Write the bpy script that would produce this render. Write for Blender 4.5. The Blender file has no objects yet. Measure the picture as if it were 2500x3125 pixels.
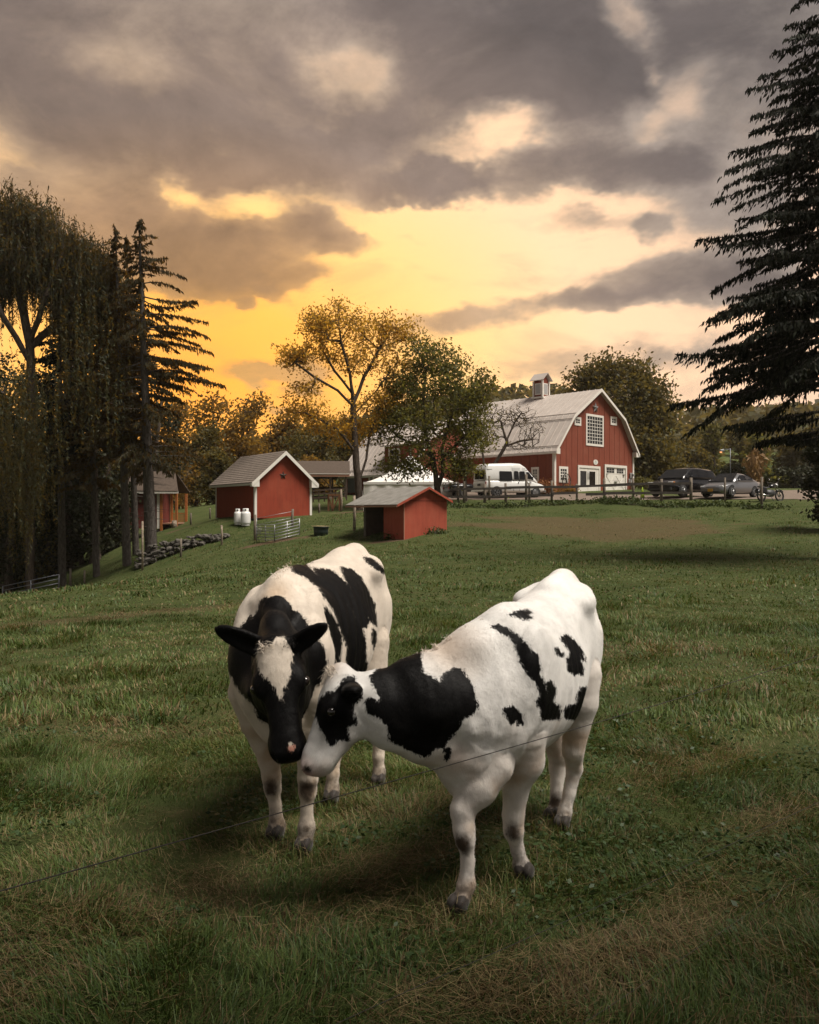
import bpy, bmesh, math, random
import numpy as np
from mathutils import Vector, Matrix

C = bpy.context.scene.collection
scn = bpy.context.scene
EYE = 1.85                      # camera height (m)
HZ = 1562.0                     # horizon row in the photograph (2500 x 3125)


def P(px, py, Y):
    """World point seen at photograph pixel (px, py) at distance Y along the view."""
    return Vector(((px - 1250.0) / 2500.0 * Y, Y, EYE + (HZ - py) / 2500.0 * Y))


# ------------------------------------------------------------------ camera
cam_d = bpy.data.cameras.new('camera')
cam = bpy.data.objects.new('camera', cam_d)
C.objects.link(cam)
cam.location = (0, 0, EYE)
cam.rotation_euler = (math.radians(90), 0, 0)
cam_d.sensor_fit = 'HORIZONTAL'
cam_d.sensor_width = 36
cam_d.lens = 36
cam_d.clip_start = 0.1
cam_d.clip_end = 4000
scn.camera = cam

scn.view_settings.view_transform = 'Standard'
scn.view_settings.look = 'None'
scn.view_settings.exposure = 0.2
scn.view_settings.gamma = 1.0
scn.view_settings.use_curve_mapping = False
scn.cycles.max_bounces = 6
scn.cycles.transparent_max_bounces = 8
scn.cycles.use_denoising = True

SUN_EL, SUN_AZ = 61.0, 112.0     # added lamp direction, high behind the right shoulder; the low sunset is front left


# ------------------------------------------------------------------ node helper
class NT:
    def __init__(self, tree):
        self.t = tree
        tree.nodes.clear()

    def n(self, typ, **kw):
        nd = self.t.nodes.new(typ)
        ins = kw.pop('ins', {})
        for k, v in kw.items():
            setattr(nd, k, v)
        for k, v in ins.items():
            if hasattr(v, 'is_linked'):
                self.t.links.new(v, nd.inputs[k])
            else:
                nd.inputs[k].default_value = v
        return nd

    def link(self, a, b):
        self.t.links.new(a, b)

    def math(self, op, a, b=None, c=None, clamp=False):
        nd = self.t.nodes.new('ShaderNodeMath')
        nd.operation = op
        nd.use_clamp = clamp
        for i, v in enumerate((a, b, c)):
            if v is None:
                continue
            if hasattr(v, 'is_linked'):
                self.t.links.new(v, nd.inputs[i])
            else:
                nd.inputs[i].default_value = v
        return nd.outputs[0]

    def vmath(self, op, a, b=None, out=0):
        nd = self.t.nodes.new('ShaderNodeVectorMath')
        nd.operation = op
        for i, v in enumerate((a, b)):
            if v is None:
                continue
            if hasattr(v, 'is_linked'):
                self.t.links.new(v, nd.inputs[i])
            else:
                nd.inputs[i].default_value = v
        return nd.outputs[out]

    def rng(self, v, a, b, c=0.0, d=1.0, smooth=True):
        nd = self.t.nodes.new('ShaderNodeMapRange')
        nd.interpolation_type = 'SMOOTHSTEP' if smooth else 'LINEAR'
        self.t.links.new(v, nd.inputs[0])
        for i, x in enumerate((a, b, c, d)):
            nd.inputs[i + 1].default_value = x
        return nd.outputs[0]

    def ramp(self, v, stops, interp='LINEAR'):
        nd = self.t.nodes.new('ShaderNodeValToRGB')
        cr = nd.color_ramp
        cr.interpolation = interp
        while len(cr.elements) < len(stops):
            cr.elements.new(0.5)
        for e, (p, col) in zip(cr.elements, stops):
            e.position = p
            e.color = (*col, 1) if len(col) == 3 else col
        if hasattr(v, 'is_linked'):
            self.t.links.new(v, nd.inputs[0])
        return nd.outputs[0]

    def mix(self, f, a, b, blend='MIX'):
        nd = self.t.nodes.new('ShaderNodeMix')
        nd.data_type = 'RGBA'
        nd.blend_type = blend
        for k, v in ((0, f), (6, a), (7, b)):
            if hasattr(v, 'is_linked'):
                self.t.links.new(v, nd.inputs[k])
            else:
                nd.inputs[k].default_value = v if k == 0 else ((*v, 1) if len(v) == 3 else v)
        return nd.outputs[2]

    def noise(self, vec, scale, detail=4, rough=0.5, dist=0.0, out='Fac'):
        nd = self.t.nodes.new('ShaderNodeTexNoise')
        if vec is not None:
            self.t.links.new(vec, nd.inputs['Vector'])
        nd.inputs['Scale'].default_value = scale
        nd.inputs['Detail'].default_value = detail
        nd.inputs['Roughness'].default_value = rough
        nd.inputs['Distortion'].default_value = dist
        return nd.outputs[out]


# ------------------------------------------------------------------ world: clear sky behind a deck of sunset cloud
W = bpy.data.worlds.new('World')
scn.world = W
W.use_nodes = True
W.cycles.sampling_method = 'MANUAL'
W.cycles.sample_map_resolution = 512
g = NT(W.node_tree)
tc = g.n('ShaderNodeTexCoord')
sep = g.n('ShaderNodeSeparateXYZ', ins={0: tc.outputs['Generated']})
az = g.math('MULTIPLY', g.math('ARCTAN2', sep.outputs[0], sep.outputs[1]), 57.29578)
el = g.math('MULTIPLY', g.math('ARCSINE', sep.outputs[2]), 57.29578)
ae0 = g.n('ShaderNodeCombineXYZ', ins={0: az, 1: el}).outputs[0]


def azel(px, py):
    x, z = (px - 1250) / 2500.0, (HZ - py) / 2500.0
    return math.degrees(math.atan2(x, 1)), math.degrees(math.atan2(z, math.hypot(1, x)))


# cloud texture lives on the direction vector, flattened so cloud stretches along the horizon
dirs = g.vmath('MULTIPLY', tc.outputs['Generated'], (1, 1, 1.7))
warp_a = g.noise(dirs, 3.2, 3, 0.55, out='Color')
warp_b = g.noise(dirs, 10.0, 4, 0.6, out='Color')
w1 = g.vmath('MULTIPLY', g.vmath('SUBTRACT', warp_a, (0.5, 0.5, 0.5)), (9, 5, 0))
w2 = g.vmath('MULTIPLY', g.vmath('SUBTRACT', warp_b, (0.5, 0.5, 0.5)), (6, 4.2, 0))
ae = g.vmath('ADD', g.vmath('ADD', ae0, w1), w2)
fbm = g.noise(dirs, 5.6, 10, 0.62, 0.2)
fbm_big = g.noise(dirs, 1.9, 5, 0.5, 0.2)

BLOBS = [  # photograph px, py, rx, ry, tilt, weight : banks of cloud (+) and breaks (-)
    (560, 430, 900, 130, 4, 0.50), (1120, 330, 420, 210, 0, 0.18), (1850, 230, 520, 190, -6, 0.42),
    (300, 120, 700, 160, 0, 0.12), (1400, 60, 600, 110, 0, 0.22), (2000, 60, 300, 80, 0, 0.15),
    (1065, 265, 120, 130, 25, -0.50), (1930, 80, 130, 85, 30, -0.72), (1995, 212, 46, 36, 0, -0.28),
    (2110, 240, 130, 95, -40, -0.45), (640, 395, 70, 50, 0, -0.28), (340, 210, 260, 70, 0, -0.16),
    (200, 700, 420, 150, 0, 0.62), (470, 840, 300, 110, 0, 0.45), (740, 735, 260, 95, -8, 0.62),
    (1040, 700, 150, 80, 20, 0.60), (780, 850, 260, 62, -6, 0.48), (720, 935, 60, 26, 0, 0.45),
    (850, 905, 80, 34, 20, 0.30), (530, 570, 70, 44, 0, -0.35), (690, 610, 200, 70, 0, -0.30),
    (860, 570, 260, 46, 0, -0.45), (1330, 572, 165, 46, -3, 0.58), (1480, 400, 170, 75, 0, -0.48),
    (1430, 470, 240, 65, -10, -0.45), (1790, 535, 340, 80, 3, 0.50), (2130, 560, 200, 130, 0, 0.40),
    (1960, 380, 120, 60, 30, -0.30), (2230, 560, 70, 130, 20, -0.25), (2260, 760, 160, 190, 0, 0.42),
    (2010, 885, 330, 88, 0, 0.66), (1975, 725, 95, 36, 12, 0.42), (1830, 930, 230, 46, 6, 0.22),
    (1500, 985, 330, 62, -6, 0.46), (830, 1135, 210, 50, 0, 0.62), (820, 1218, 70, 16, 0, 0.40),
    (1750, 1120, 420, 60, -3, 0.34), (2150, 1130, 300, 60, 0, 0.25), (1150, 860, 120, 40, 0, -0.2),
    (1560, 660, 420, 60, 0, -0.24), (1700, 690, 220, 40, 4, 0.30), (1350, 730, 160, 30, -4, 0.24), (950, 620, 120, 40, 10, 0.22), (1150, 640, 300, 40, 0, -0.2),
]
acc = None
for (px, py, rx, ry, tilt, wgt) in BLOBS:
    a0, e0 = azel(px, py)
    mp = g.n('ShaderNodeMapping', vector_type='TEXTURE', ins={'Vector': ae})
    mp.inputs['Location'].default_value = (a0, e0, 0)
    mp.inputs['Rotation'].default_value = (0, 0, math.radians(-tilt))
    k = math.cos(math.radians(e0)) * 43.6 / 1000
    mp.inputs['Scale'].default_value = (rx * 0.0215, ry * 0.0215, 1)
    ln = g.vmath('LENGTH', mp.outputs[0], out=1)
    v = g.rng(ln, 1.45, 0.25, 0.0, wgt)
    acc = v if acc is None else g.math('ADD', acc, v)
deck = g.rng(g.math('ADD', el, g.math('MULTIPLY', g.math('SUBTRACT', fbm_big, 0.5), 14)), 18.0, 27.0, 0.0, 0.66)
away = g.rng(g.math('ABSOLUTE', az), 30, 70, 0.0, 0.35)
dens = g.math('ADD', g.math('ADD', acc, deck), away)
dens = g.math('ADD', dens, g.math('MULTIPLY', g.math('SUBTRACT', fbm, 0.5), 0.88))
dens = g.math('ADD', dens, g.math('MULTIPLY', g.math('SUBTRACT', fbm_big, 0.5), 0.12))
crisp = g.rng(el, 28, 16, 1.0, 1.75)          # lower clouds are seen edge on and read crisper
edge = g.math('ADD', g.math('MULTIPLY', g.math('SUBTRACT', dens, 0.27), crisp), 0.27)
cov = g.rng(edge, -0.03, 0.62)
fbm_c = g.noise(g.vmath('ADD', dirs, (3.1, 1.7, 0.4)), 6.5, 9, 0.66, 0.4)
thick = g.rng(g.math('ADD', dens, g.math('MULTIPLY', g.math('SUBTRACT', fbm_c, 0.5), 1.15)), 0.28, 1.02)

# glow of the low sun behind the left trees; angular distance drives the colour of gaps and of cloud
ga, ge = azel(600, 1180)
gd = g.vmath('LENGTH', g.vmath('MULTIPLY', g.vmath('SUBTRACT', ae0, (ga, ge, 0)), (0.66, 1.0, 0)), out=1)
gt = g.rng(gd, 0, 60, smooth=False)
gap = g.ramp(gt, [(0.0, (1.45, 0.52, 0.04)), (0.10, (1.42, 0.63, 0.09)), (0.20, (1.34, 0.77, 0.27)), (0.31, (1.24, 0.79, 0.46)),
                  (0.47, (0.98, 0.66, 0.45)), (0.70, (0.58, 0.44, 0.34)), (1.0, (0.42, 0.37, 0.35))])
lit = g.ramp(gt, [(0.0, (0.74, 0.37, 0.085)), (0.12, (0.66, 0.34, 0.11)), (0.25, (0.53, 0.36, 0.225)), (0.42, (0.36, 0.29, 0.24)),
                  (0.65, (0.25, 0.225, 0.208)), (1.0, (0.26, 0.24, 0.235))])
shade = g.ramp(gt, [(0.0, (0.58, 0.29, 0.085)), (0.14, (0.42, 0.235, 0.105)), (0.28, (0.255, 0.185, 0.145)), (0.45, (0.130, 0.106, 0.098)),
                  (0.65, (0.108, 0.092, 0.088)), (1.0, (0.11, 0.103, 0.103))])
cl = g.mix(thick, lit, shade)
mottle = g.rng(g.noise(dirs, 5.0, 9, 0.66, 0.3), 0.3, 0.70, 0.70, 1.34, smooth=False)
cl = g.vmath('MULTIPLY', cl, g.n('ShaderNodeCombineXYZ', ins={0: mottle, 1: mottle, 2: mottle}).outputs[0])
veil = g.rng(g.noise(g.vmath('MULTIPLY', tc.outputs['Generated'], (1, 1, 3.2)), 5.5, 7, 0.6, 0.5), 0.46, 0.70, 0.0, 0.42)
gap = g.mix(veil, gap, lit)
cl = g.mix(cov, gap, cl)
sky = g.n('ShaderNodeTexSky', sky_type='NISHITA', sun_disc=False)
sky.sun_elevation = math.radians(SUN_EL)
sky.sun_rotation = math.radians(SUN_AZ)
b_sky = g.n('ShaderNodeBackground', ins={0: sky.outputs[0], 1: 0.05})
b_cl = g.n('ShaderNodeBackground', ins={0: cl, 1: 1.0})
mx = g.n('ShaderNodeMixShader', ins={0: 0.94, 1: b_sky.outputs[0], 2: b_cl.outputs[0]})
g.n('ShaderNodeOutputWorld', ins={0: mx.outputs[0]})

# ------------------------------------------------------------------ soft sun lamp added from behind to brighten the cows, besides the sunset glow
sd = bpy.data.lights.new('sun', 'SUN')
sd.energy = 5.0
sd.angle = math.radians(28)
sd.color = (1.0, 0.925, 0.83)
sun = bpy.data.objects.new('sun', sd)
C.objects.link(sun)
_e, _a = math.radians(SUN_EL), math.radians(SUN_AZ)
_dir = Vector((math.sin(_a) * math.cos(_e), math.cos(_a) * math.cos(_e), math.sin(_e)))
sun.rotation_euler = (-_dir).to_track_quat('-Z', 'Y').to_euler()
# ------------------------------------------------------------------ terrain height: thin-plate surface through surveyed points
SURVEY = [  # x, y, z
    (x, y, 0.0) for x in (-7, -3, 0, 3, 7) for y in (-6, -1, 1.5, 3.2, 4.2)] + [
    (x, 5.2, -0.03) for x in (-6, -2, 0.5, 3, 6)] + [(x, 7.5, -0.07) for x in (-8, -3, 0, 4, 8)] + [
    (-10, 12, -0.35), (-4, 12, -0.12), (0, 12, -0.08), (5, 12, -0.08), (11, 12, -0.05)]
for (px, py, Y) in [
        (1250, 1775, 22), (1800, 1770, 22), (2400, 1765, 22), (700, 1785, 22), (200, 1810, 21),
        (1250, 1690, 32), (1800, 1690, 32), (2450, 1685, 31), (800, 1715, 32), (400, 1780, 33), (60, 1830, 33),
        (1180, 1645, 40), (1370, 1612, 41), (1500, 1625, 41), (2000, 1628, 40), (2450, 1632, 38),
        (1500, 1560, 52), (1800, 1555, 52), (2150, 1556, 51), (2450, 1562, 48),
        (1400, 1530, 57), (1650, 1530, 57), (1900, 1531, 56), (2150, 1525, 56), (2450, 1525, 55),
        (1500, 1517, 64), (1800, 1512, 64), (2100, 1512, 64), (2500, 1508, 66),
        (1500, 1502, 72), (1900, 1500, 72), (2300, 1498, 74), (1700, 1493, 80), (2400, 1490, 85),
        (680, 1592, 50), (950, 1577, 50), (680, 1578, 54), (920, 1570, 54), (1100, 1615, 43), (1050, 1640, 42), (850, 1648, 43),
        (1110, 1550, 58), (980, 1552, 58), (1100, 1520, 72), (950, 1525, 72), (1250, 1515, 66),
        (700, 1640, 47), (560, 1690, 46), (440, 1740, 46), (300, 1778, 47), (200, 1800, 50), (20, 1818, 52),
        (560, 1610, 57), (430, 1640, 57), (250, 1720, 60), (50, 1760, 62), (600, 1560, 70), (350, 1600, 75), (100, 1660, 80)]:
    p_ = P(px, py, Y)
    SURVEY.append((p_.x, p_.y, p_.z))
SURVEY += [(-45, 30, -3.6), (-55, 60, -5.5), (-60, 10, -2.6), (-50, -20, 0), (50, 30, 1.3), (60, 60, 3.3), (50, 0, 0.3), (50, -20, 0),
           (0, 100, 4.6), (40, 100, 4.6), (-40, 100, 0.5), (-80, 100, -4), (80, 100, 5), (0, -20, 0), (-90, 50, -6), (90, 40, 2)]
_S = np.array(SURVEY)


def _phi(d2):
    return np.where(d2 < 1e-9, 0, d2 * np.log(np.maximum(d2, 1e-9)) * 0.5)


def _solve():
    n = len(_S)
    q = _S[:, :2] / 20.0
    A = _phi(((q[:, None] - q[None]) ** 2).sum(-1)) + np.eye(n) * 0.004
    Q = np.c_[np.ones(n), q]
    M = np.block([[A, Q], [Q.T, np.zeros((3, 3))]])
    return np.linalg.solve(M, np.r_[_S[:, 2], 0, 0, 0])


_TW = _solve()


def gz_arr(x, y):
    x, y = np.asarray(x, float), np.asarray(y, float)
    sh = x.shape
    xx, yy = np.clip(x.ravel(), -95, 95), np.clip(y.ravel(), -24, 105)
    out = np.empty(len(xx))
    n = len(_S)
    q = _S[:, :2] / 20.0
    for i in range(0, len(xx), 20000):
        p = np.c_[xx[i:i + 20000], yy[i:i + 20000]] / 20.0
        d2 = ((p[:, None] - q[None]) ** 2).sum(-1)
        out[i:i + 20000] = _phi(d2) @ _TW[:n] + _TW[n] + p @ _TW[n + 1:]
    z = out.reshape(sh)
    # wooded hill far behind the car park
    far = np.clip((y - 150) / 190.0, 0, 1)
    far = far * far * (3 - 2 * far)
    ridge = 34 + 7 * np.sin(x * 0.013 + 0.6) + 4 * np.sin(x * 0.041)
    z = z + far * np.maximum(ridge - z, 0) * np.clip(0.45 + (x + 150) / 260.0, 0.30, 1.0)
    return z


def gz(x, y):
    return float(gz_arr(np.array([x]), np.array([y]))[0])


def on_ground(px, py, Y0=None):
    """First place along the sight line through pixel (px, py) where it meets the ground."""
    ys = np.linspace(2.2, 110, 2200)
    x = (px - 1250) / 2500.0 * ys
    z = EYE + (HZ - py) / 2500.0 * ys
    h = gz_arr(x, ys) - z
    idx = np.nonzero((h[1:] >= 0) & (h[:-1] < 0))[0]
    if len(idx) == 0:
        idx = [np.argmax(h)]
    i = idx[0] if Y0 is None else min(idx, key=lambda k: abs(ys[k] - Y0))
    y = ys[i] + (ys[i + 1] - ys[i]) * (-h[i]) / max(h[i + 1] - h[i], 1e-9)
    return Vector(((px - 1250) / 2500.0 * y, y, gz((px - 1250) / 2500.0 * y, y)))


# ------------------------------------------------------------------ mesh helpers
def mesh_np(name, verts, faces, smooth=False):
    """Mesh from numpy arrays; faces is an (n,3) or (n,4) int array (or list of such arrays)."""
    me = bpy.data.meshes.new(name)
    verts = np.asarray(verts, np.float32)
    if not isinstance(faces, list):
        faces = [faces]
    faces = [np.asarray(f, np.int32) for f in faces if len(f)]
    me.vertices.add(len(verts))
    me.vertices.foreach_set('co', verts.ravel())
    tot = np.concatenate([np.full(len(f), f.shape[1], np.int32) for f in faces])
    idx = np.concatenate([f.ravel() for f in faces])
    me.loops.add(len(idx))
    me.loops.foreach_set('vertex_index', idx)
    me.polygons.add(len(tot))
    st = np.zeros(len(tot), np.int32)
    st[1:] = np.cumsum(tot)[:-1]
    me.polygons.foreach_set('loop_start', st)
    me.polygons.foreach_set('loop_total', tot)
    if smooth:
        me.polygons.foreach_set('use_smooth', np.ones(len(tot), bool))
    me.update(calc_edges=True)
    return me


def attr_f(me, name, vals):
    a = me.attributes.new(name, 'FLOAT', 'POINT')
    a.data.foreach_set('value', np.asarray(vals, np.float32).ravel())


def link(name, me, mat=None, parent=None, kind=None, label=None, cat=None, group=None):
    o = bpy.data.objects.new(name, me)
    C.objects.link(o)
    if mat is not None and not me.materials:
        me.materials.append(mat)
    if parent is not None:
        o.parent = parent
        o.matrix_parent_inverse = parent.matrix_world.inverted()
    tag(o, label, cat, group, kind)
    return o


def tag(o, label=None, cat=None, group=None, kind=None):
    if label:
        o['label'] = label
    if cat:
        o['category'] = cat
    if group:
        o['group'] = group
    if kind:
        o['kind'] = kind
    return o


def empty(name, loc, label, cat, group=None, rz=0.0):
    o = bpy.data.objects.new(name, None)
    C.objects.link(o)
    o.location = loc
    o.rotation_euler = (0, 0, rz)
    o.matrix_world = Matrix.Translation(Vector(loc)) @ Matrix.Rotation(rz, 4, 'Z')
    return tag(o, label, cat, group)


def copy_tree(o, parent=None):
    c = o.copy()
    C.objects.link(c)
    if parent is not None:
        c.parent = parent
    for ch in list(o.children):
        copy_tree(ch, c)
    return c


class MB:
    """Collects boxes, bars, tubes and polygons into one mesh."""

    def __init__(self):
        self.bm = bmesh.new()

    def box(self, c, s, rot=None, bevel=0.0):
        m = Matrix.Translation(Vector(c)) @ (rot.to_4x4() if rot is not None else Matrix()) @ Matrix.Diagonal((s[0], s[1], s[2], 1))
        r = bmesh.ops.create_cube(self.bm, size=1.0, matrix=m)
        if bevel:
            ed = list({e for v in r['verts'] for e in v.link_edges})
            bmesh.ops.bevel(self.bm, geom=ed, offset=bevel, segments=1, affect='EDGES')
        return self

    def bar(self, a, b, w, h, up=(0, 0, 1)):
        a, b = Vector(a), Vector(b)
        d = b - a
        L = d.length
        d.normalize()
        u = Vector(up)
        s = d.cross(u)
        if s.length < 1e-5:
            s = d.cross(Vector((0, 1, 0)))
        s.normalize()
        u = s.cross(d).normalized()
        R = Matrix((d, s, u)).transposed()
        return self.box((a + b) / 2, (L, w, h), R)

    def tube(self, pts, rad, n=8, caps=True):
        pts = [Vector(p) for p in pts]
        rads = rad if isinstance(rad, (list, tuple)) else [rad] * len(pts)
        rings = []
        ref = None
        for i, p in enumerate(pts):
            d = (pts[min(i + 1, len(pts) - 1)] - pts[max(i - 1, 0)]).normalized()
            if ref is None:
                ref = Vector((0, 0, 1)) if abs(d.z) < 0.9 else Vector((1, 0, 0))
            s = d.cross(ref).normalized()
            t = s.cross(d).normalized()
            ref = t
            rings.append([self.bm.verts.new(p + (s * math.cos(2 * math.pi * k / n) + t * math.sin(2 * math.pi * k / n)) * rads[i]) for k in range(n)])
        for A, B in zip(rings[:-1], rings[1:]):
            for k in range(n):
                f = self.bm.faces.new((A[k], A[(k + 1) % n], B[(k + 1) % n], B[k]))
                f.smooth = True
        if caps:
            self.bm.faces.new(rings[0][::-1])
            self.bm.faces.new(rings[-1])
        return self

    def poly(self, pts):
        self.bm.faces.new([self.bm.verts.new(Vector(p)) for p in pts])
        return self

    def prism(self, pts, off):
        """Polygon pts extruded by vector off."""
        off = Vector(off)
        a = [self.bm.verts.new(Vector(p)) for p in pts]
        b = [self.bm.verts.new(Vector(p) + off) for p in pts]
        self.bm.faces.new(a[::-1])
        self.bm.faces.new(b)
        n = len(a)
        for i in range(n):
            self.bm.faces.new((a[i], a[(i + 1) % n], b[(i + 1) % n], b[i]))
        return self

    def loft(self, rings, caps=True, smooth=True):
        R = [[self.bm.verts.new(Vector(p)) for p in r] for r in rings]
        n = len(R[0])
        for A, B in zip(R[:-1], R[1:]):
            for k in range(n):
                f = self.bm.faces.new((A[k], A[(k + 1) % n], B[(k + 1) % n], B[k]))
                f.smooth = smooth
        if caps:
            self.bm.faces.new(R[0][::-1])
            self.bm.faces.new(R[-1])
        return self

    def sphere(self, c, r, seg=10, rings=6, scale=(1, 1, 1), rot=None):
        m = Matrix.Translation(Vector(c)) @ (rot.to_4x4() if rot is not None else Matrix()) @ Matrix.Diagonal((*scale, 1))
        q = bmesh.ops.create_uvsphere(self.bm, u_segments=seg, v_segments=rings, radius=r, matrix=m)
        for f in {f for v in q['verts'] for f in v.link_faces}:
            f.smooth = True
        return self

    def mesh(self, name):
        bmesh.ops.recalc_face_normals(self.bm, faces=self.bm.faces[:])
        me = bpy.data.meshes.new(name)
        self.bm.to_mesh(me)
        self.bm.free()
        return me

    def build(self, name, mat, parent=None, **kw):
        return link(name, self.mesh(name), mat, parent, **kw)


# ------------------------------------------------------------------ materials
def pbr(name, col, rough=0.7, metal=0.0, noise=0.0, nscale=3.0, bump=0.0, bscale=20.0, coat=0.0, spec=0.5, dark=None):
    m = bpy.data.materials.new(name)
    m.use_nodes = True
    t = NT(m.node_tree)
    tc = t.n('ShaderNodeTexCoord')
    v = tc.outputs['Object']
    c = (*col, 1)
    ins = {'Roughness': rough, 'Metallic': metal, 'Coat Weight': coat, 'Specular IOR Level': spec}
    if noise:
        d = dark or tuple(x * 0.55 for x in col)
        f = t.rng(t.noise(v, nscale, 6, 0.6), 0.3, 0.7, 0, 1)
        c = t.mix(t.math('MULTIPLY', f, noise), col, d)
    ins['Base Color'] = c
    if bump:
        bp = t.n('ShaderNodeBump', ins={'Strength': bump, 'Distance': 0.02, 'Height': t.noise(v, bscale, 4, 0.6)})
        ins['Normal'] = bp.outputs[0]
    b = t.n('ShaderNodeBsdfPrincipled', ins=ins)
    t.n('ShaderNodeOutputMaterial', ins={0: b.outputs[0]})
    return m
# ------------------------------------------------------------------ value noise for ground cover
_rs = np.random.RandomState(5)
_LAT = _rs.rand(256, 256)


def vnoise(x, y, s, seed=0):
    x, y = np.asarray(x) * s + 37.7 * seed + 500, np.asarray(y) * s + 91.3 * seed + 500
    i, j = np.floor(x).astype(int), np.floor(y).astype(int)
    f, h = x - i, y - j
    f, h = f * f * (3 - 2 * f), h * h * (3 - 2 * h)
    a, b = _LAT[i % 256, j % 256], _LAT[(i + 1) % 256, j % 256]
    c, d = _LAT[i % 256, (j + 1) % 256], _LAT[(i + 1) % 256, (j + 1) % 256]
    return (a * (1 - f) + b * f) * (1 - h) + (c * (1 - f) + d * f) * h


def fbm2(x, y, s, n=4, seed=0):
    t, a, w = 0, 1.0, 0
    for k in range(n):
        t = t + a * vnoise(x, y, s * 2 ** k, seed + k)
        w += a
        a *= 0.55
    return t / w


def sstep(v, a, b):
    t = np.clip((v - a) / (b - a), 0, 1)
    return t * t * (3 - 2 * t)


HAY = []          # mats of cut dry grass: x, y, radius along the row, radius across, strength
for px, py, r, q, s in ((1160, 2640, 0.75, 0.30, 0.9), (1010, 2790, 0.5, 0.25, 0.6), (660, 2690, 0.28, 0.16, 1.0), (1900, 2900, 1.1, 0.34, 1.0), (2150, 2760, 0.8, 0.28, 0.8),
                        (1520, 3010, 0.7, 0.26, 0.9), (1420, 2790, 0.4, 0.25, 0.8), (2380, 2500, 0.6, 0.22, 0.8), (2100, 2350, 1.2, 0.3, 0.7), (1950, 1990, 2.2, 0.7, 0.7),
                        (250, 1890, 5.0, 0.8, 1.0), (800, 2600, 0.9, 0.4, 0.5), (500, 2750, 1.0, 0.4, 0.6), (1250, 2470, 0.7, 0.3, 0.7), (1560, 2540, 0.5, 0.3, 0.6),
                        (870, 1980, 3, 0.8, 0.35), (1780, 2100, 1.5, 0.5, 0.45), (2250, 2030, 2.5, 0.6, 0.5), (210, 2110, 0.5, 0.25, 0.7), (500, 1870, 4, 0.6, 0.45)):
    p_ = on_ground(px, py)
    HAY.append((p_.x, p_.y, r, q, s))
_bk0, _bk1 = on_ground(1780, 1605, 42), on_ground(2000, 1650, 38)
_d1, _d2, _d3, _d4 = on_ground(1175, 1652, 40), on_ground(820, 1655, 42), on_ground(1090, 1562, 55), on_ground(560, 1612, 56)


def dry_at(x, y):
    """0 green growing grass, 1 dead or cut grass."""
    n = fbm2(x, y, 0.55, 4, 3)
    n2 = fbm2(x, y, 2.3, 3, 9)
    d = sstep(n * 0.5 + n2 * 0.5, 0.56, 0.74) * 0.40
    for hx, hy, r, q, s in HAY:
        ca, sa = math.cos(0.6), math.sin(0.6)
        u, v = (x - hx) * ca + (y - hy) * sa, -(x - hx) * sa + (y - hy) * ca
        e = np.sqrt((u / r) ** 2 + (v / q) ** 2) + (n2 - 0.5) * 1.1
        d = np.maximum(d, s * 0.66 * sstep(e, 1.10, 0.40))
    e = np.sqrt(((x - _bk0.x - 0.6) / 8.6) ** 2 + ((y - _bk0.y + 0.5) / 6.6) ** 2) + (n - 0.5) * 1.3
    d = np.maximum(d, (0.55 + 0.6 * n2) * sstep(e, 1.2, 0.5))
    return np.clip(d, 0, 1)


def soil_at(x, y):
    """Trodden earth."""
    n2 = fbm2(x, y, 1.4, 3, 21)
    s = np.zeros_like(np.asarray(x, float))
    for p_, r, q in ((_d1, 1.5, 0.5), (_d2, 2.2, 0.45), (_d3, 1.6, 0.9), (_d4, 1.6, 0.9)):
        e = np.sqrt(((x - p_.x) / r) ** 2 + ((y - p_.y) / q) ** 2) + (n2 - 0.5) * 1.2
        s = np.maximum(s, sstep(e, 1.2, 0.6))
    return s


# ------------------------------------------------------------------ one ground sheet out to the hills
def axis(lo, hi, n, k):
    t = np.linspace(-1, 1, n)
    v = np.sinh(t * k) / math.sinh(k)
    return np.where(v < 0, -v * lo, v * hi)


gxs = axis(-170, 230, 190, 3.6)
gys = np.concatenate([np.linspace(-25, 2, 14)[:-1], np.linspace(2, 14, 70)[:-1], np.linspace(14, 62, 120)[:-1], np.linspace(62, 120, 60)[:-1], np.linspace(120, 470, 60)])
GX, GY = np.meshgrid(gxs, gys)
GZ = gz_arr(GX, GY)
near = np.clip((16 - GY) / 6, 0, 1)
GZ = GZ + near * ((fbm2(GX, GY, 1.6, 3, 40) - 0.5) * 0.05) * np.clip((np.abs(GX - 0.1) + np.abs(GY - 4.6) - 0.2) / 3, 0.25, 1)
_ii = np.arange(GX.size).reshape(GX.shape)
gf = np.stack([_ii[:-1, :-1], _ii[:-1, 1:], _ii[1:, 1:], _ii[1:, :-1]], -1).reshape(-1, 4)
gme = mesh_np('ground', np.c_[GX.ravel(), GY.ravel(), GZ.ravel()], gf, True)
attr_f(gme, 'dry', dry_at(GX.ravel(), GY.ravel()))
attr_f(gme, 'soil', soil_at(GX.ravel(), GY.ravel()))


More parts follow.
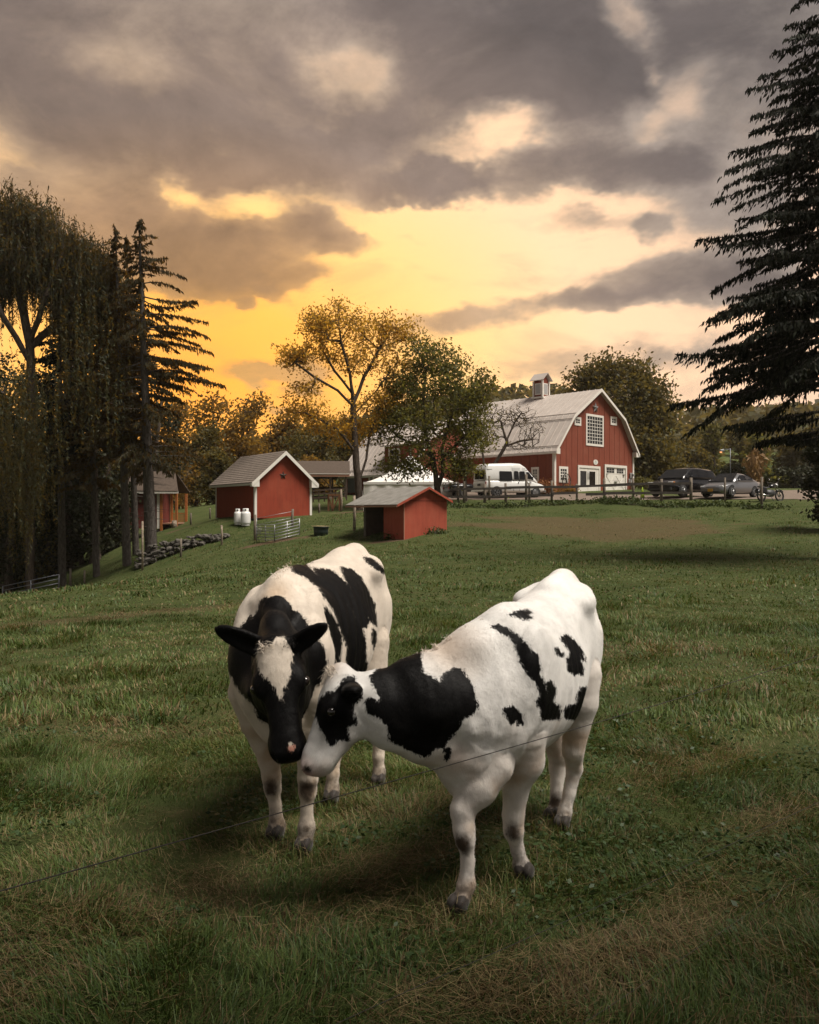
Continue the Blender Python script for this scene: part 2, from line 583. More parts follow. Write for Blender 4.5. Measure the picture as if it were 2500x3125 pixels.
def ground_material():
    m = bpy.data.materials.new('meadow_ground')
    m.use_nodes = True
    t = NT(m.node_tree)
    at = lambda n: t.n('ShaderNodeAttribute', attribute_name=n).outputs['Fac']
    v = t.n('ShaderNodeTexCoord').outputs['Object']
    st = t.vmath('MULTIPLY', v, (0.35, 1.0, 1.0))
    n1 = t.noise(v, 0.35, 6, 0.62)
    n2 = t.noise(st, 2.4, 6, 0.68)
    n3 = t.noise(v, 17, 4, 0.7)
    c = t.mix(t.rng(n1, 0.3, 0.7), (0.066, 0.092, 0.027), (0.100, 0.122, 0.040))
    c = t.mix(t.rng(n2, 0.48, 0.72, 0, 0.75), c, (0.145, 0.130, 0.058))
    c = t.mix(t.rng(n2, 0.46, 0.28, 0, 0.7), c, (0.032, 0.047, 0.015))
    d = t.math('ADD', at('dry'), t.math('MULTIPLY', t.math('SUBTRACT', n3, 0.5), 0.6))
    c = t.mix(t.rng(d, 0.25, 0.85, 0, 0.8), c, (0.14, 0.10, 0.052))
    c = t.mix(t.rng(n3, 0.55, 0.75, 0, 0.45), c, (0.13, 0.115, 0.055))
    s = t.math('ADD', at('soil'), t.math('MULTIPLY', t.math('SUBTRACT', n3, 0.5), 0.5))
    c = t.mix(t.rng(s, 0.3, 0.8), c, (0.15, 0.10, 0.062))
    hgt = t.math('ADD', t.math('MULTIPLY', n3, 0.6), t.noise(v, 60, 3, 0.7))
    bp = t.n('ShaderNodeBump', ins={'Strength': 0.9, 'Distance': 0.10, 'Height': hgt})
    b = t.n('ShaderNodeBsdfPrincipled', ins={'Base Color': c, 'Roughness': 0.95, 'Specular IOR Level': 0.1, 'Normal': bp.outputs[0]})
    t.n('ShaderNodeOutputMaterial', ins={0: b.outputs[0]})
    return m


ground = link('ground', gme, ground_material(), kind='structure')


# ------------------------------------------------------------------ gravel lot between fence and barn
def lot_mesh():
    xs, ys = np.arange(1.5, 62, 0.75), np.arange(54.5, 80, 0.5)
    X, Y = np.meshgrid(xs, ys)
    Z = gz_arr(X, Y) + 0.03
    ii = np.arange(X.size).reshape(X.shape)
    q = np.stack([ii[:-1, :-1], ii[:-1, 1:], ii[1:, 1:], ii[1:, :-1]], -1).reshape(-1, 4)
    cx, cy = X.ravel()[q].mean(1), Y.ravel()[q].mean(1)
    wob = (fbm2(cx, cy, 0.5, 3, 60) - 0.5) * 2.2
    front = np.interp(cx, [0, 6, 12, 20, 26, 62], [60.0, 58.4, 57.6, 56.4, 55.2, 54]) + wob * 0.5
    back = np.where(cx < 22, np.minimum(82.0 - cx, 78), 74 + (cx - 22) * 0.1) + wob * 0.3
    keep = (cy > front) & (cy < back)
    q = q[keep]
    used = np.unique(q)
    rm = np.full(X.size, -1)
    rm[used] = np.arange(len(used))
    return mesh_np('gravel_lot', np.c_[X.ravel(), Y.ravel(), Z.ravel()][used], rm[q], True)


link('gravel_lot', lot_mesh(), pbr('gravel', (0.21, 0.165, 0.13), 0.95, noise=0.7, nscale=1.3, bump=0.6, bscale=30, dark=(0.13, 0.098, 0.078), spec=0.15), kind='structure')
# ------------------------------------------------------------------ foliage helpers
def leaf_material(name, greens, dry=None, trans=0.35, rough=0.6, spec=0.25, tcol=None):
    m = bpy.data.materials.new(name)
    m.use_nodes = True
    t = NT(m.node_tree)
    r = t.n('ShaderNodeAttribute', attribute_name='rnd').outputs['Fac']
    c = t.ramp(r, [(i / (len(greens) - 1), g_) for i, g_ in enumerate(greens)])
    if dry is not None:
        d = t.n('ShaderNodeAttribute', attribute_name='dry').outputs['Fac']
        c = t.mix(d, c, t.ramp(r, [(i / (len(dry) - 1), g_) for i, g_ in enumerate(dry)]))
    b = t.n('ShaderNodeBsdfPrincipled', ins={'Base Color': c, 'Roughness': rough, 'Specular IOR Level': spec})
    tr = t.n('ShaderNodeBsdfTranslucent', ins={0: t.mix(0.85, c, tcol) if tcol else t.mix(0.5, c, (0.5, 0.42, 0.06), 'OVERLAY')})
    mx = t.n('ShaderNodeMixShader', ins={0: trans, 1: b.outputs[0], 2: tr.outputs[0]})
    t.n('ShaderNodeOutputMaterial', ins={0: mx.outputs[0]})
    return m




def leaf_cards(name, c, size, aspect, rng, flat=0.0, hang=0.0, axis_dir=None):
    """Leaf-sized diamonds, one per centre; flat pulls them level, hang points them down."""
    n = len(c)
    size = np.broadcast_to(np.asarray(size, float), (n,))[:, None]
    a = rng.normal(0, 1, (n, 3))
    if axis_dir is not None:
        a = a * 0.45 + axis_dir
    a[:, 2] = a[:, 2] * (1 - flat) - hang * 1.6
    a /= np.linalg.norm(a, axis=1)[:, None]
    b = rng.normal(0, 1, (n, 3))
    b[:, 2] *= (1 - flat)
    b -= (a * b).sum(1)[:, None] * a
    b /= np.linalg.norm(b, axis=1)[:, None]
    h, w = size * 0.5, size * 0.5 * aspect
    V = np.stack([c - a * h, c + b * w - a * h * 0.1, c + a * h, c - b * w - a * h * 0.1], 1).reshape(-1, 3)
    me = mesh_np(name, V, np.arange(n)[:, None] * 4 + np.array([0, 1, 2, 3]))
    attr_f(me, 'rnd', np.repeat(rng.random(n), 4))
    return me


def tubes_mesh(name, segs, n=5):
    """Tapered tubes from (p0, p1, r0, r1) segments as one mesh."""
    p0 = np.array([s[0] for s in segs], float)
    p1 = np.array([s[1] for s in segs], float)
    r0 = np.array([s[2] for s in segs])[:, None]
    r1 = np.array([s[3] for s in segs])[:, None]
    d = p1 - p0
    d /= np.maximum(np.linalg.norm(d, axis=1)[:, None], 1e-9)
    p1 = p1 + d * r1 * 0.3
    ref = np.where(np.abs(d[:, 2:3]) < 0.9, np.array([[0, 0, 1.0]]), np.array([[1.0, 0, 0]]))
    s = np.cross(d, ref)
    s /= np.linalg.norm(s, axis=1)[:, None]
    t = np.cross(s, d)
    V = []
    for p, r in ((p0, r0), (p1, r1)):
        for k in range(n):
            th = 2 * math.pi * k / n
            V.append(p + (s * math.cos(th) + t * math.sin(th)) * r)
    V = np.stack(V, 1)
    m = len(segs)
    q = []
    for k in range(n):
        q.append([k, (k + 1) % n, n + (k + 1) % n, n + k])
    F_ = (np.arange(m)[:, None, None] * 2 * n + np.array(q)[None]).reshape(-1, 4)
    return mesh_np(name, V.reshape(-1, 3), F_, True)


def bark(name, col, dark):
    m = bpy.data.materials.new(name)
    m.use_nodes = True
    t = NT(m.node_tree)
    v = t.vmath('MULTIPLY', t.n('ShaderNodeTexCoord').outputs['Object'], (1, 1, 0.25))
    f = t.noise(v, 14, 5, 0.65)
    c = t.mix(t.rng(f, 0.35, 0.68), dark, col)
    bp = t.n('ShaderNodeBump', ins={'Strength': 0.7, 'Distance': 0.03, 'Height': f})
    b = t.n('ShaderNodeBsdfPrincipled', ins={'Base Color': c, 'Roughness': 0.9, 'Specular IOR Level': 0.15, 'Normal': bp.outputs[0]})
    t.n('ShaderNodeOutputMaterial', ins={0: b.outputs[0]})
    return m


BARK = bark('bark_grey_brown', (0.11, 0.085, 0.066), (0.045, 0.034, 0.027))
BARK_PALE = bark('bark_spruce', (0.115, 0.10, 0.088), (0.05, 0.042, 0.036))
LEAF_GOLD = leaf_material('locust_leaf', [(0.085, 0.075, 0.016), (0.15, 0.115, 0.022), (0.24, 0.16, 0.026)], trans=0.55, tcol=(0.80, 0.43, 0.045))
LEAF_GREEN = leaf_material('green_leaf', [(0.045, 0.055, 0.014), (0.070, 0.080, 0.019), (0.105, 0.100, 0.024)], trans=0.45, tcol=(0.26, 0.22, 0.035))
LEAF_OLIVE = leaf_material('olive_leaf', [(0.040, 0.040, 0.013), (0.064, 0.060, 0.018), (0.10, 0.084, 0.024)], trans=0.38, tcol=(0.26, 0.18, 0.035))
LEAF_AUTUMN = leaf_material('autumn_leaf', [(0.072, 0.052, 0.015), (0.115, 0.076, 0.019), (0.17, 0.105, 0.025)], trans=0.48, tcol=(0.44, 0.24, 0.035))
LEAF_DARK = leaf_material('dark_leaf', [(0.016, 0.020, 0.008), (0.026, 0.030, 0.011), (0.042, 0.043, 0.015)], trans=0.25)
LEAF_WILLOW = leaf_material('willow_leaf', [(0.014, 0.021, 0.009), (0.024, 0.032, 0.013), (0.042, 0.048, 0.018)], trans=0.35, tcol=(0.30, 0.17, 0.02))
NEEDLE = leaf_material('spruce_needles', [(0.007, 0.009, 0.006), (0.012, 0.015, 0.008), (0.022, 0.025, 0.012)], trans=0.12, rough=0.7, spec=0.15)
NEEDLE_B = leaf_material('spruce_needles_brown', [(0.013, 0.014, 0.007), (0.022, 0.022, 0.009), (0.038, 0.034, 0.012)], trans=0.3, tcol=(0.35, 0.17, 0.02), rough=0.7, spec=0.15)
LEAF_WEED = leaf_material('weed_green', [(0.030, 0.048, 0.012), (0.052, 0.074, 0.018), (0.085, 0.105, 0.028)], trans=0.3)
LEAF_RUST = leaf_material('rust_leaf', [(0.17, 0.065, 0.020), (0.26, 0.105, 0.035), (0.34, 0.16, 0.07)], trans=0.3)
LEAF_YELLOW = leaf_material('yellow_leaf', [(0.075, 0.078, 0.020), (0.13, 0.12, 0.03), (0.22, 0.185, 0.05)], trans=0.4)
CORN = leaf_material('dry_corn', [(0.20, 0.12, 0.05), (0.32, 0.20, 0.09)], trans=0.2)


def grow(base, stems, blobs, rng, gap=0.7, bend=0.35):
    """Skeleton that reaches every foliage cluster: stems are given paths, each cluster hooks on to the nearest wood."""
    nodes, parent = [], []

    def add(p, pr):
        nodes.append(np.array(p, float))
        parent.append(pr)
        return len(nodes) - 1
    root = add(base, -1)
    for st in stems:
        cur = root
        if len(nodes) > 1:
            dd = [np.linalg.norm(nd - np.array(st[0])) for nd in nodes]
            cur = int(np.argmin(dd))
        prev = nodes[cur]
        for q in st:
            q = np.array(q, float)
            L = np.linalg.norm(q - prev)
            k = max(1, int(L / gap))
            for j in range(1, k + 1):
                jit = rng.normal(0, 0.03 * gap, 3) if j < k else 0
                cur = add(prev + (q - prev) * j / k + jit, cur)
            prev = q
    tg = []
    for c, r, n in blobs:
        u = rng.normal(0, 1, (n, 3))
        u /= np.linalg.norm(u, axis=1)[:, None]
        rad = rng.random(n) ** 0.42
        tg += list(np.array(c) + u * rad[:, None] * np.array(r))
    arr0 = np.array(nodes)
    tg.sort(key=lambda p: np.min(np.linalg.norm(arr0 - p, axis=1)))
    tips = []
    for p in tg:
        arr = np.array(nodes)
        dv = p - arr
        dist = np.linalg.norm(dv, axis=1)
        cost = dist + np.maximum(0, arr[:, 2] - p[2] + 0.25 * np.hypot(dv[:, 0], dv[:, 1])) * 0.9
        cost[0] += 3
        i = int(np.argmin(cost))
        a = nodes[i]
        L = np.linalg.norm(p - a)
        k = max(1, int(L / gap))
        up = np.array([0, 0, 1.0]) * L * 0.14
        cur = i
        for j in range(1, k + 1):
            t = j / k
            q = a + (p - a) * t - up * math.sin(math.pi * t) * bend * 2 + (rng.normal(0, 0.06 * gap, 3) if j < k else 0)
            cur = add(q, cur)
        tips.append(cur)
    w = np.zeros(len(nodes))
    for t in tips:
        w[t] += 1
    for i in range(len(nodes) - 1, 0, -1):
        w[parent[i]] += w[i]
    return np.array(nodes), parent, w, [nodes[t] for t in tips]


def make_tree(name, base, stems, blobs, rng, leaf_mat, bark_mat, per=40, cl=0.55, leaf=0.2, aspect=0.5, r_tip=0.012, r_base=0.2, label='', cat='tree', group=None, hang=0.2, flat=0.15, leaf_name='crown', n=5):
    base = np.array(base, float)
    root = empty(name, base, label, cat, group)
    nodes, par, w, tips = grow(base, stems, blobs, rng)
    e = math.log(max(r_base / r_tip, 1.01)) / math.log(max(w[0], 2))
    rad = r_tip * np.maximum(w, 1) ** e
    segs = []
    for i in range(1, len(nodes)):
        p = par[i]
        r0 = min(rad[p], rad[i] * 1.35) if p else rad[p]
        segs.append((nodes[p], nodes[i], r0 * (1.25 if p == 0 else 1.0), rad[i]))
    link('trunk', tubes_mesh('trunk', segs, n), bark_mat, root)
    if per:
        tp = np.array(tips)
        cc = np.repeat(tp, per, 0)
        cc = cc + rng.normal(0, 1, cc.shape) * np.array([cl, cl, cl * 0.7])
        me = leaf_cards(leaf_name, cc, rng.uniform(0.65, 1.35, len(cc)) * leaf, aspect, rng, flat=flat, hang=hang)
        link(leaf_name, me, leaf_mat, root, kind='stuff')
    return root
# ------------------------------------------------------------------ cows: one continuous body grown from an implicit surface
class Field:
    def __init__(self):
        self.pr = []          # (fn, lo, hi, k, region, subtract)

    def cone(self, a, b, ra, rb, k=0.05, reg='leg'):
        a, b = np.array(a, float), np.array(b, float)
        r = max(ra, rb)
        ba = b - a
        L2 = ba @ ba

        def fn(p):
            t = np.clip(((p - a) @ ba) / L2, 0, 1)
            return np.linalg.norm(p - a - t[:, None] * ba, axis=1) - (ra + (rb - ra) * t)
        self.pr.append((fn, np.minimum(a, b) - r, np.maximum(a, b) + r, k, reg, False))

    def chain(self, pts, rads, k=0.05, reg='leg'):
        # smooth unions swell a joint a little, so the radii are given back here
        for i in range(len(pts) - 1):
            self.cone(pts[i], pts[i + 1], rads[i], rads[i + 1], k, reg)

    def ell(self, c, r, axes=None, k=0.05, reg='trunk', sub=False):
        c = np.array(c, float)
        r = np.array(r, float)
        A = np.eye(3) if axes is None else np.array([np.array(a, float) / np.linalg.norm(a) for a in axes])

        def fn(p):
            q = (p - c) @ A.T
            k0 = np.linalg.norm(q / r, axis=1)
            k1 = np.linalg.norm(q / (r * r), axis=1)
            return np.where(k1 < 1e-9, -r.min(), k0 * (k0 - 1) / np.maximum(k1, 1e-9))
        m = r.max()
        self.pr.append((fn, c - m, c + m, k, reg, sub))

    def custom(self, fn, lo, hi, k, reg):
        self.pr.append((fn, np.array(lo, float), np.array(hi, float), k, reg, False))

    def grid(self, h):
        lo = np.min([p[1] for p in self.pr if not p[5]], axis=0) - 0.06
        hi = np.max([p[2] for p in self.pr if not p[5]], axis=0) + 0.06
        n = np.ceil((hi - lo) / h).astype(int) + 1
        F = np.full(n, 1.0, np.float64)
        ax = [lo[i] + h * np.arange(n[i]) for i in range(3)]
        for fn, plo, phi_, k, reg, sub in self.pr:
            i0 = np.maximum(((plo - k - 0.05 - lo) / h).astype(int), 0)
            i1 = np.minimum(((phi_ + k + 0.05 - lo) / h).astype(int) + 2, n)
            X, Y, Z = np.meshgrid(ax[0][i0[0]:i1[0]], ax[1][i0[1]:i1[1]], ax[2][i0[2]:i1[2]], indexing='ij')
            d = fn(np.c_[X.ravel(), Y.ravel(), Z.ravel()]).reshape(X.shape)
            S = F[i0[0]:i1[0], i0[1]:i1[1], i0[2]:i1[2]]
            if sub:
                hh = np.maximum(k - np.abs(S + d), 0) / k
                S[...] = np.maximum(S, -d) + hh * hh * k * 0.25
            else:
                hh = np.maximum(k - np.abs(S - d), 0) / k
                S[...] = np.minimum(S, d) - hh * hh * k * 0.25
        return F, lo

    def regions(self, p):
        best = np.full(len(p), 9.0)
        reg = np.zeros(len(p), 'U8')
        for fn, plo, phi_, k, rg, sub in self.pr:
            if sub:
                continue
            d = fn(p)
            m = d < best
            best[m] = d[m]
            reg[m] = rg
        return reg


def surface_nets(F, lo, h):
    ins = F < 0
    c = [F[i:F.shape[0] - 1 + i, j:F.shape[1] - 1 + j, k:F.shape[2] - 1 + k] for i in (0, 1) for j in (0, 1) for k in (0, 1)]
    sc = sum((q < 0).astype(np.int8) for q in c)
    act = np.nonzero((sc > 0) & (sc < 8))
    vals = np.array([q[act] for q in c])
    off = np.array([(i, j, k) for i in (0, 1) for j in (0, 1) for k in (0, 1)], float)
    acc = np.zeros((len(act[0]), 3))
    cnt = np.zeros(len(act[0]))
    for a in range(8):
        for b in range(a + 1, 8):
            if np.abs(off[a] - off[b]).sum() != 1:
                continue
            m = (vals[a] < 0) != (vals[b] < 0)
            t = vals[a] / np.where(m, vals[a] - vals[b], 1)
            acc += np.where(m[:, None], off[a] + t[:, None] * (off[b] - off[a]), 0)
            cnt += m
    v = (np.c_[act] .T if False else np.stack(act, 1)) + acc / cnt[:, None]
    idx = np.full(sc.shape, -1)
    idx[act] = np.arange(len(act[0]))
    quads = []
    for axis in range(3):
        o1, o2 = [(1, 2), (2, 0), (0, 1)][axis]
        s0 = [slice(None)] * 3
        s1 = [slice(None)] * 3
        s0[axis], s1[axis] = slice(0, -1), slice(1, None)
        a, b = ins[tuple(s0)], ins[tuple(s1)]
        e = np.stack(np.nonzero(a != b), 1)
        e = e[(e[:, o1] > 0) & (e[:, o2] > 0) & (e[:, o1] < sc.shape[o1]) & (e[:, o2] < sc.shape[o2])]
        flip = ~a[tuple(e.T)]

        def cell(d1, d2):
            q = e.copy()
            q[:, o1] -= d1
            q[:, o2] -= d2
            return idx[tuple(q.T)]
        q = np.stack([cell(1, 1), cell(0, 1), cell(0, 0), cell(1, 0)], 1)
        q[flip] = q[flip][:, ::-1]
        quads.append(q)
    return lo + v * h, np.concatenate(quads)


def relax(v, q, it=2, lam=0.5):
    e = np.concatenate([q[:, [0, 1]], q[:, [1, 2]], q[:, [2, 3]], q[:, [3, 0]]])
    for _ in range(it):
        s = np.zeros_like(v)
        n = np.zeros(len(v))
        np.add.at(s, e[:, 0], v[e[:, 1]])
        np.add.at(n, e[:, 0], 1)
        v = v + lam * (s / n[:, None] - v)
    return v


def relief(v, q, reg, T):
    """Ribs, loose skin and muscle lines raised a few millimetres out of the smooth body."""
    n = np.zeros_like(v)
    fn = np.cross(v[q[:, 2]] - v[q[:, 0]], v[q[:, 3]] - v[q[:, 1]])
    for k in range(4):
        np.add.at(n, q[:, k], fn)
    n /= np.maximum(np.linalg.norm(n, axis=1)[:, None], 1e-12)
    L = T.local(v)
    x, y, z = L.T
    flank = np.clip(1 - ((x - 0.02) / 0.34) ** 2, 0, 1) * np.clip(1 - ((z - 1.0) / 0.30) ** 2, 0, 1) * (np.abs(y) > 0.12)
    amp = 0.0065 * flank * np.sin((x + 0.18 * (z - 1.0)) * 2 * math.pi / 0.075) * (reg == 'trunk')
    front = np.clip((x - 0.25) / 0.25, 0, 1) * np.isin(reg, ['trunk', 'neck'])
    w1 = fbm2(x * 1.0 + z * 0.7, z * 0.35 - x * 0.5 + y * 0.6, 9.0, 3, 200) - 0.5
    amp = amp + 0.023 * front * w1
    w2 = fbm2(x + y * 0.8, z * 0.6 + y * 0.3, 5.0, 3, 230) - 0.5
    amp = amp + 0.014 * w2 * (reg == 'trunk')
    w3 = fbm2(x + y * 1.7, z, 22.0, 2, 260) - 0.5
    amp = amp + 0.005 * w3 * np.isin(reg, ['leg', 'head'])
    return v + n * (amp * T.s)[:, None]


def poly_dist(px, py, poly):
    """Signed distance (positive inside) from points to a closed polygon."""
    poly = np.array(poly, float)
    a, b = poly, np.roll(poly, -1, 0)
    best = np.full(len(px), 1e9)
    inside = np.zeros(len(px), bool)
    for (x0, y0), (x1, y1) in zip(a, b):
        dx, dy = x1 - x0, y1 - y0
        t = np.clip(((px - x0) * dx + (py - y0) * dy) / max(dx * dx + dy * dy, 1e-9), 0, 1)
        best = np.minimum(best, np.hypot(px - x0 - t * dx, py - y0 - t * dy))
        if y0 != y1:
            c = ((y0 > py) != (y1 > py)) & (px < (x1 - x0) * (py - y0) / (y1 - y0) + x0)
            inside ^= c
    return np.where(inside, best, -best)


def smooth_table(xs, ys, n=400, w=0.05):
    g_ = np.linspace(xs[0] - 0.001, xs[-1] + 0.001, n)
    v = np.interp(g_, xs, ys)
    m = max(1, int(w / (g_[1] - g_[0])))
    ker = np.hanning(2 * m + 3)
    ker /= ker.sum()
    vp = np.pad(v, m + 1, mode='edge')
    return g_, np.convolve(vp, ker, 'valid')


class Trunk:
    """Barrel of the cow in its own frame: X forward, Y to its left, Z up."""

    def __init__(self, O, d, s, top, bot, wid):
        self.O, self.s = np.array(O, float), s
        d = np.array([d[0], d[1], 0.0])
        self.d = d / np.linalg.norm(d)
        self.l = np.array([-self.d[1], self.d[0], 0.0])
        self.u = np.array([0, 0, 1.0])
        self.R = np.stack([self.d, self.l, self.u])
        self.gx, self.T = smooth_table(*zip(*top))
        _, self.B = smooth_table(*zip(*bot))
        _, self.Wd = smooth_table(*zip(*wid))
        self.Wd = self.Wd * 0.935

    def w(self, x, y, z):
        return self.O + self.s * (x * self.d + y * self.l + z * self.u)

    def local(self, p):
        return (p - self.O) @ self.R.T / self.s

    def fn(self, p):
        q = self.local(p)
        x = np.clip(q[:, 0], self.gx[0], self.gx[-1])
        T, B, Wd = (np.interp(x, self.gx, t) for t in (self.T, self.B, self.Wd))
        H = T - B
        m = 0.46
        zc = B + m * H
        up = q[:, 2] > zc
        hz = np.where(up, T - zc, zc - B)
        a, b = np.abs(q[:, 1]) / Wd, np.abs(q[:, 2] - zc) / hz
        n = np.where(up, np.interp(x, [-0.5, -0.2, 0.2, 0.4], [2.1, 2.15, 1.95, 1.85]), 2.2)
        r = (a ** n + b ** n) ** (1 / n)
        d = (r - 1) * np.minimum(Wd, hz) * 0.95
        dx = q[:, 0] - x
        return np.sqrt(np.maximum(d, 0) ** 2 + dx ** 2) * self.s + np.minimum(d, 0) * self.s

    def add(self, F):
        c = [self.w(x, y, z) for x in (-0.85, 0.8) for y in (-0.36, 0.36) for z in (0.5, 1.5)]
        F.custom(self.fn, np.min(c, 0), np.max(c, 0), 0.06, 'trunk')
        s = self.s
        ax = self.R
        e = lambda c, r, k=0.05, sub=False, reg='trunk': F.ell(self.w(*c), np.array(r) * s, ax, k * s, reg, sub)
        topz = lambda x: np.interp(x, self.gx, self.T)
        for sy in (1, -1):
            e((-0.42, sy * 0.195, topz(-0.43) - 0.115), (0.085, 0.045, 0.045), 0.09)         # hook bone
            e((-0.70, sy * 0.085, topz(-0.7) - 0.15), (0.06, 0.045, 0.07), 0.11)          # pin bone
            e((-0.54, sy * 0.13, topz(-0.56) - 0.36), (0.19, 0.12, 0.32), 0.08)          # thigh
            e((0.40, sy * 0.165, 1.02), (0.17, 0.085, 0.27), 0.07)                         # shoulder blade
            e((-0.25, sy * 0.31, topz(-0.27) - 0.22), (0.13, 0.065, 0.10), 0.08, True)    # hollow of the flank
            e((-0.60, sy * 0.26, topz(-0.6) - 0.17), (0.10, 0.05, 0.07), 0.09, True)
        F.chain([self.w(-0.35, 0, topz(-0.35) - 0.025), self.w(-0.60, 0, topz(-0.6) - 0.012), self.w(-0.77, 0, topz(-0.77) - 0.03)],
                [0.026 * s, 0.030 * s, 0.030 * s], 0.10, 'trunk')
        F.chain([self.w(0.46, 0, topz(0.46) - 0.055), self.w(0.25, 0, topz(0.25) - 0.03)], [0.05 * s, 0.03 * s], 0.07, 'trunk')
        F.chain([self.w(-0.77, 0, topz(-0.77) - 0.03), self.w(-0.84, 0, topz(-0.77) - 0.16), self.w(-0.86, 0, 0.95), self.w(-0.85, 0.01, 0.58)],
                [0.035 * s, 0.028 * s, 0.022 * s, 0.016 * s], 0.03, 'tail')
        F.ell(self.w(-0.85, 0.01, 0.47), np.array((0.035, 0.035, 0.12)) * s, ax, 0.03, 'tail')


def add_head(F, poll, muz, whint, k=0.035, wide=1.0):
    """Skull, jaw and muzzle between poll and muzzle tip; returns frame for ears, eyes and hair."""
    poll, muz = np.array(poll, float), np.array(muz, float)
    u = muz - poll
    L = np.linalg.norm(u)
    u /= L
    w = np.array(whint, float)
    w -= (w @ u) * u
    w /= np.linalg.norm(w)
    s = np.cross(w, u)
    S = L / 0.5
    ax = [u, w, s]
    pt = lambda a, b, c: poll + S * (a * u + b * w + c * s * wide)
    el = lambda c, r, kk=k, sub=False, axes=None: F.ell(pt(*c), np.array(r) * S * np.array((1, 1, wide)), axes or ax, kk * S, 'head', sub)
    el((0.085, -0.085, 0), (0.125, 0.085, 0.095))
    el((0.10, -0.045, 0), (0.115, 0.045, 0.088))
    el((0.02, -0.045, 0), (0.045, 0.055, 0.06))
    el((0.075, -0.018, 0), (0.09, 0.045, 0.075))
    for q in (1, -1):
        el((0.165, -0.050, q * 0.088), (0.05, 0.04, 0.03), 0.05)                 # orbit
        el((0.150, -0.165, q * 0.058), (0.105, 0.095, 0.034), 0.06)               # cheek
        F.cone(pt(0.14, -0.235, q * 0.042), pt(0.40, -0.135, q * 0.028), 0.040 * S, 0.024 * S, 0.05 * S, 'head')
    F.cone(pt(0.16, -0.075, 0), pt(0.40, -0.075, 0), 0.074 * S, 0.052 * S, 0.05 * S, 'head')
    F.cone(pt(0.15, -0.045, 0.022), pt(0.38, -0.058, 0.026), 0.036 * S, 0.030 * S, 0.05 * S, 'head')
    F.cone(pt(0.15, -0.045, -0.022), pt(0.38, -0.058, -0.026), 0.036 * S, 0.030 * S, 0.05 * S, 'head')
    F.cone(pt(0.17, -0.15, 0), pt(0.40, -0.115, 0), 0.070 * S, 0.048 * S, 0.06 * S, 'head')
    el((0.435, -0.082, 0), (0.058, 0.058, 0.072), 0.05)                          # muzzle pad
    el((0.46, -0.060, 0.037), (0.036, 0.036, 0.034), 0.03)
    el((0.46, -0.060, -0.037), (0.036, 0.036, 0.034), 0.03)
    el((0.422, -0.126, 0), (0.048, 0.028, 0.044), 0.06)                          # lower lip
    for q in (1, -1):
        el((0.476, -0.058, q * 0.060), (0.024, 0.020, 0.016), 0.014, True)       # nostril
        el((0.175, -0.050, q * 0.126), (0.019, 0.015, 0.013), 0.014, True)       # eye socket
        el((0.28, -0.105, q * 0.088), (0.07, 0.03, 0.022), 0.05, True)           # hollow before the cheek
    return pt, u, w, s, S


def add_ear(F, base, tip, face, width=0.05, thick=0.017, k=0.03):
    base, tip, face = (np.array(q, float) for q in (base, tip, face))
    d = tip - base
    L = np.linalg.norm(d)
    d /= L
    face = face - (face @ d) * d
    face /= np.linalg.norm(face)
    sd = np.cross(d, face)
    F.cone(base, base + d * L * 0.35, 0.032, 0.034, k, 'ear')
    F.ell(base + d * L * 0.50, (L * 0.42, width, thick), [d, sd, face], k, 'ear')
    F.ell(base + d * L * 0.74, (L * 0.27, width * 0.74, thick * 0.85), [d, sd, face], k, 'ear')
    F.ell(base + d * L * 0.60 + face * 0.018, (L * 0.33, width * 0.60, thick * 0.8), [d, sd, face], 0.018, 'ear', True)
    return d, face


def hoofed(F, pts, rads, fwd, k=0.022):
    """Leg through joint points ending in a cloven hoof on the ground at the last point."""
    F.chain(pts, [r * (0.95 if i < 2 else 0.88) for i, r in enumerate(rads)], k, 'leg')
    f = np.array([fwd[0], fwd[1], 0.0])
    f /= np.linalg.norm(f)
    l = np.array([-f[1], f[0], 0])
    e = np.array(pts[-1], float)
    for q in (1, -1):
        c = e + l * q * 0.024 + f * 0.02
        F.ell(c + np.array([0, 0, 0.03]), (0.046, 0.024, 0.038), [f, l, (0, 0, 1)], 0.016, 'hoof')


def coat_mesh(name, F, h, paint, relief):
    G, lo = F.grid(h)
    v, q = surface_nets(G, lo, h)
    v = relax(v, q, 2, 0.45)
    reg = F.regions(v)
    v = relief(v, q, reg)
    me = mesh_np(name, v, q, True)
    px = 1250 + 2500 * v[:, 0] / v[:, 1]
    py = HZ - (v[:, 2] - EYE) * 2500 / v[:, 1]
    att = paint(v, px, py, reg)
    for kx, val in att.items():
        attr_f(me, kx, val)
    return me, v, q, att, reg


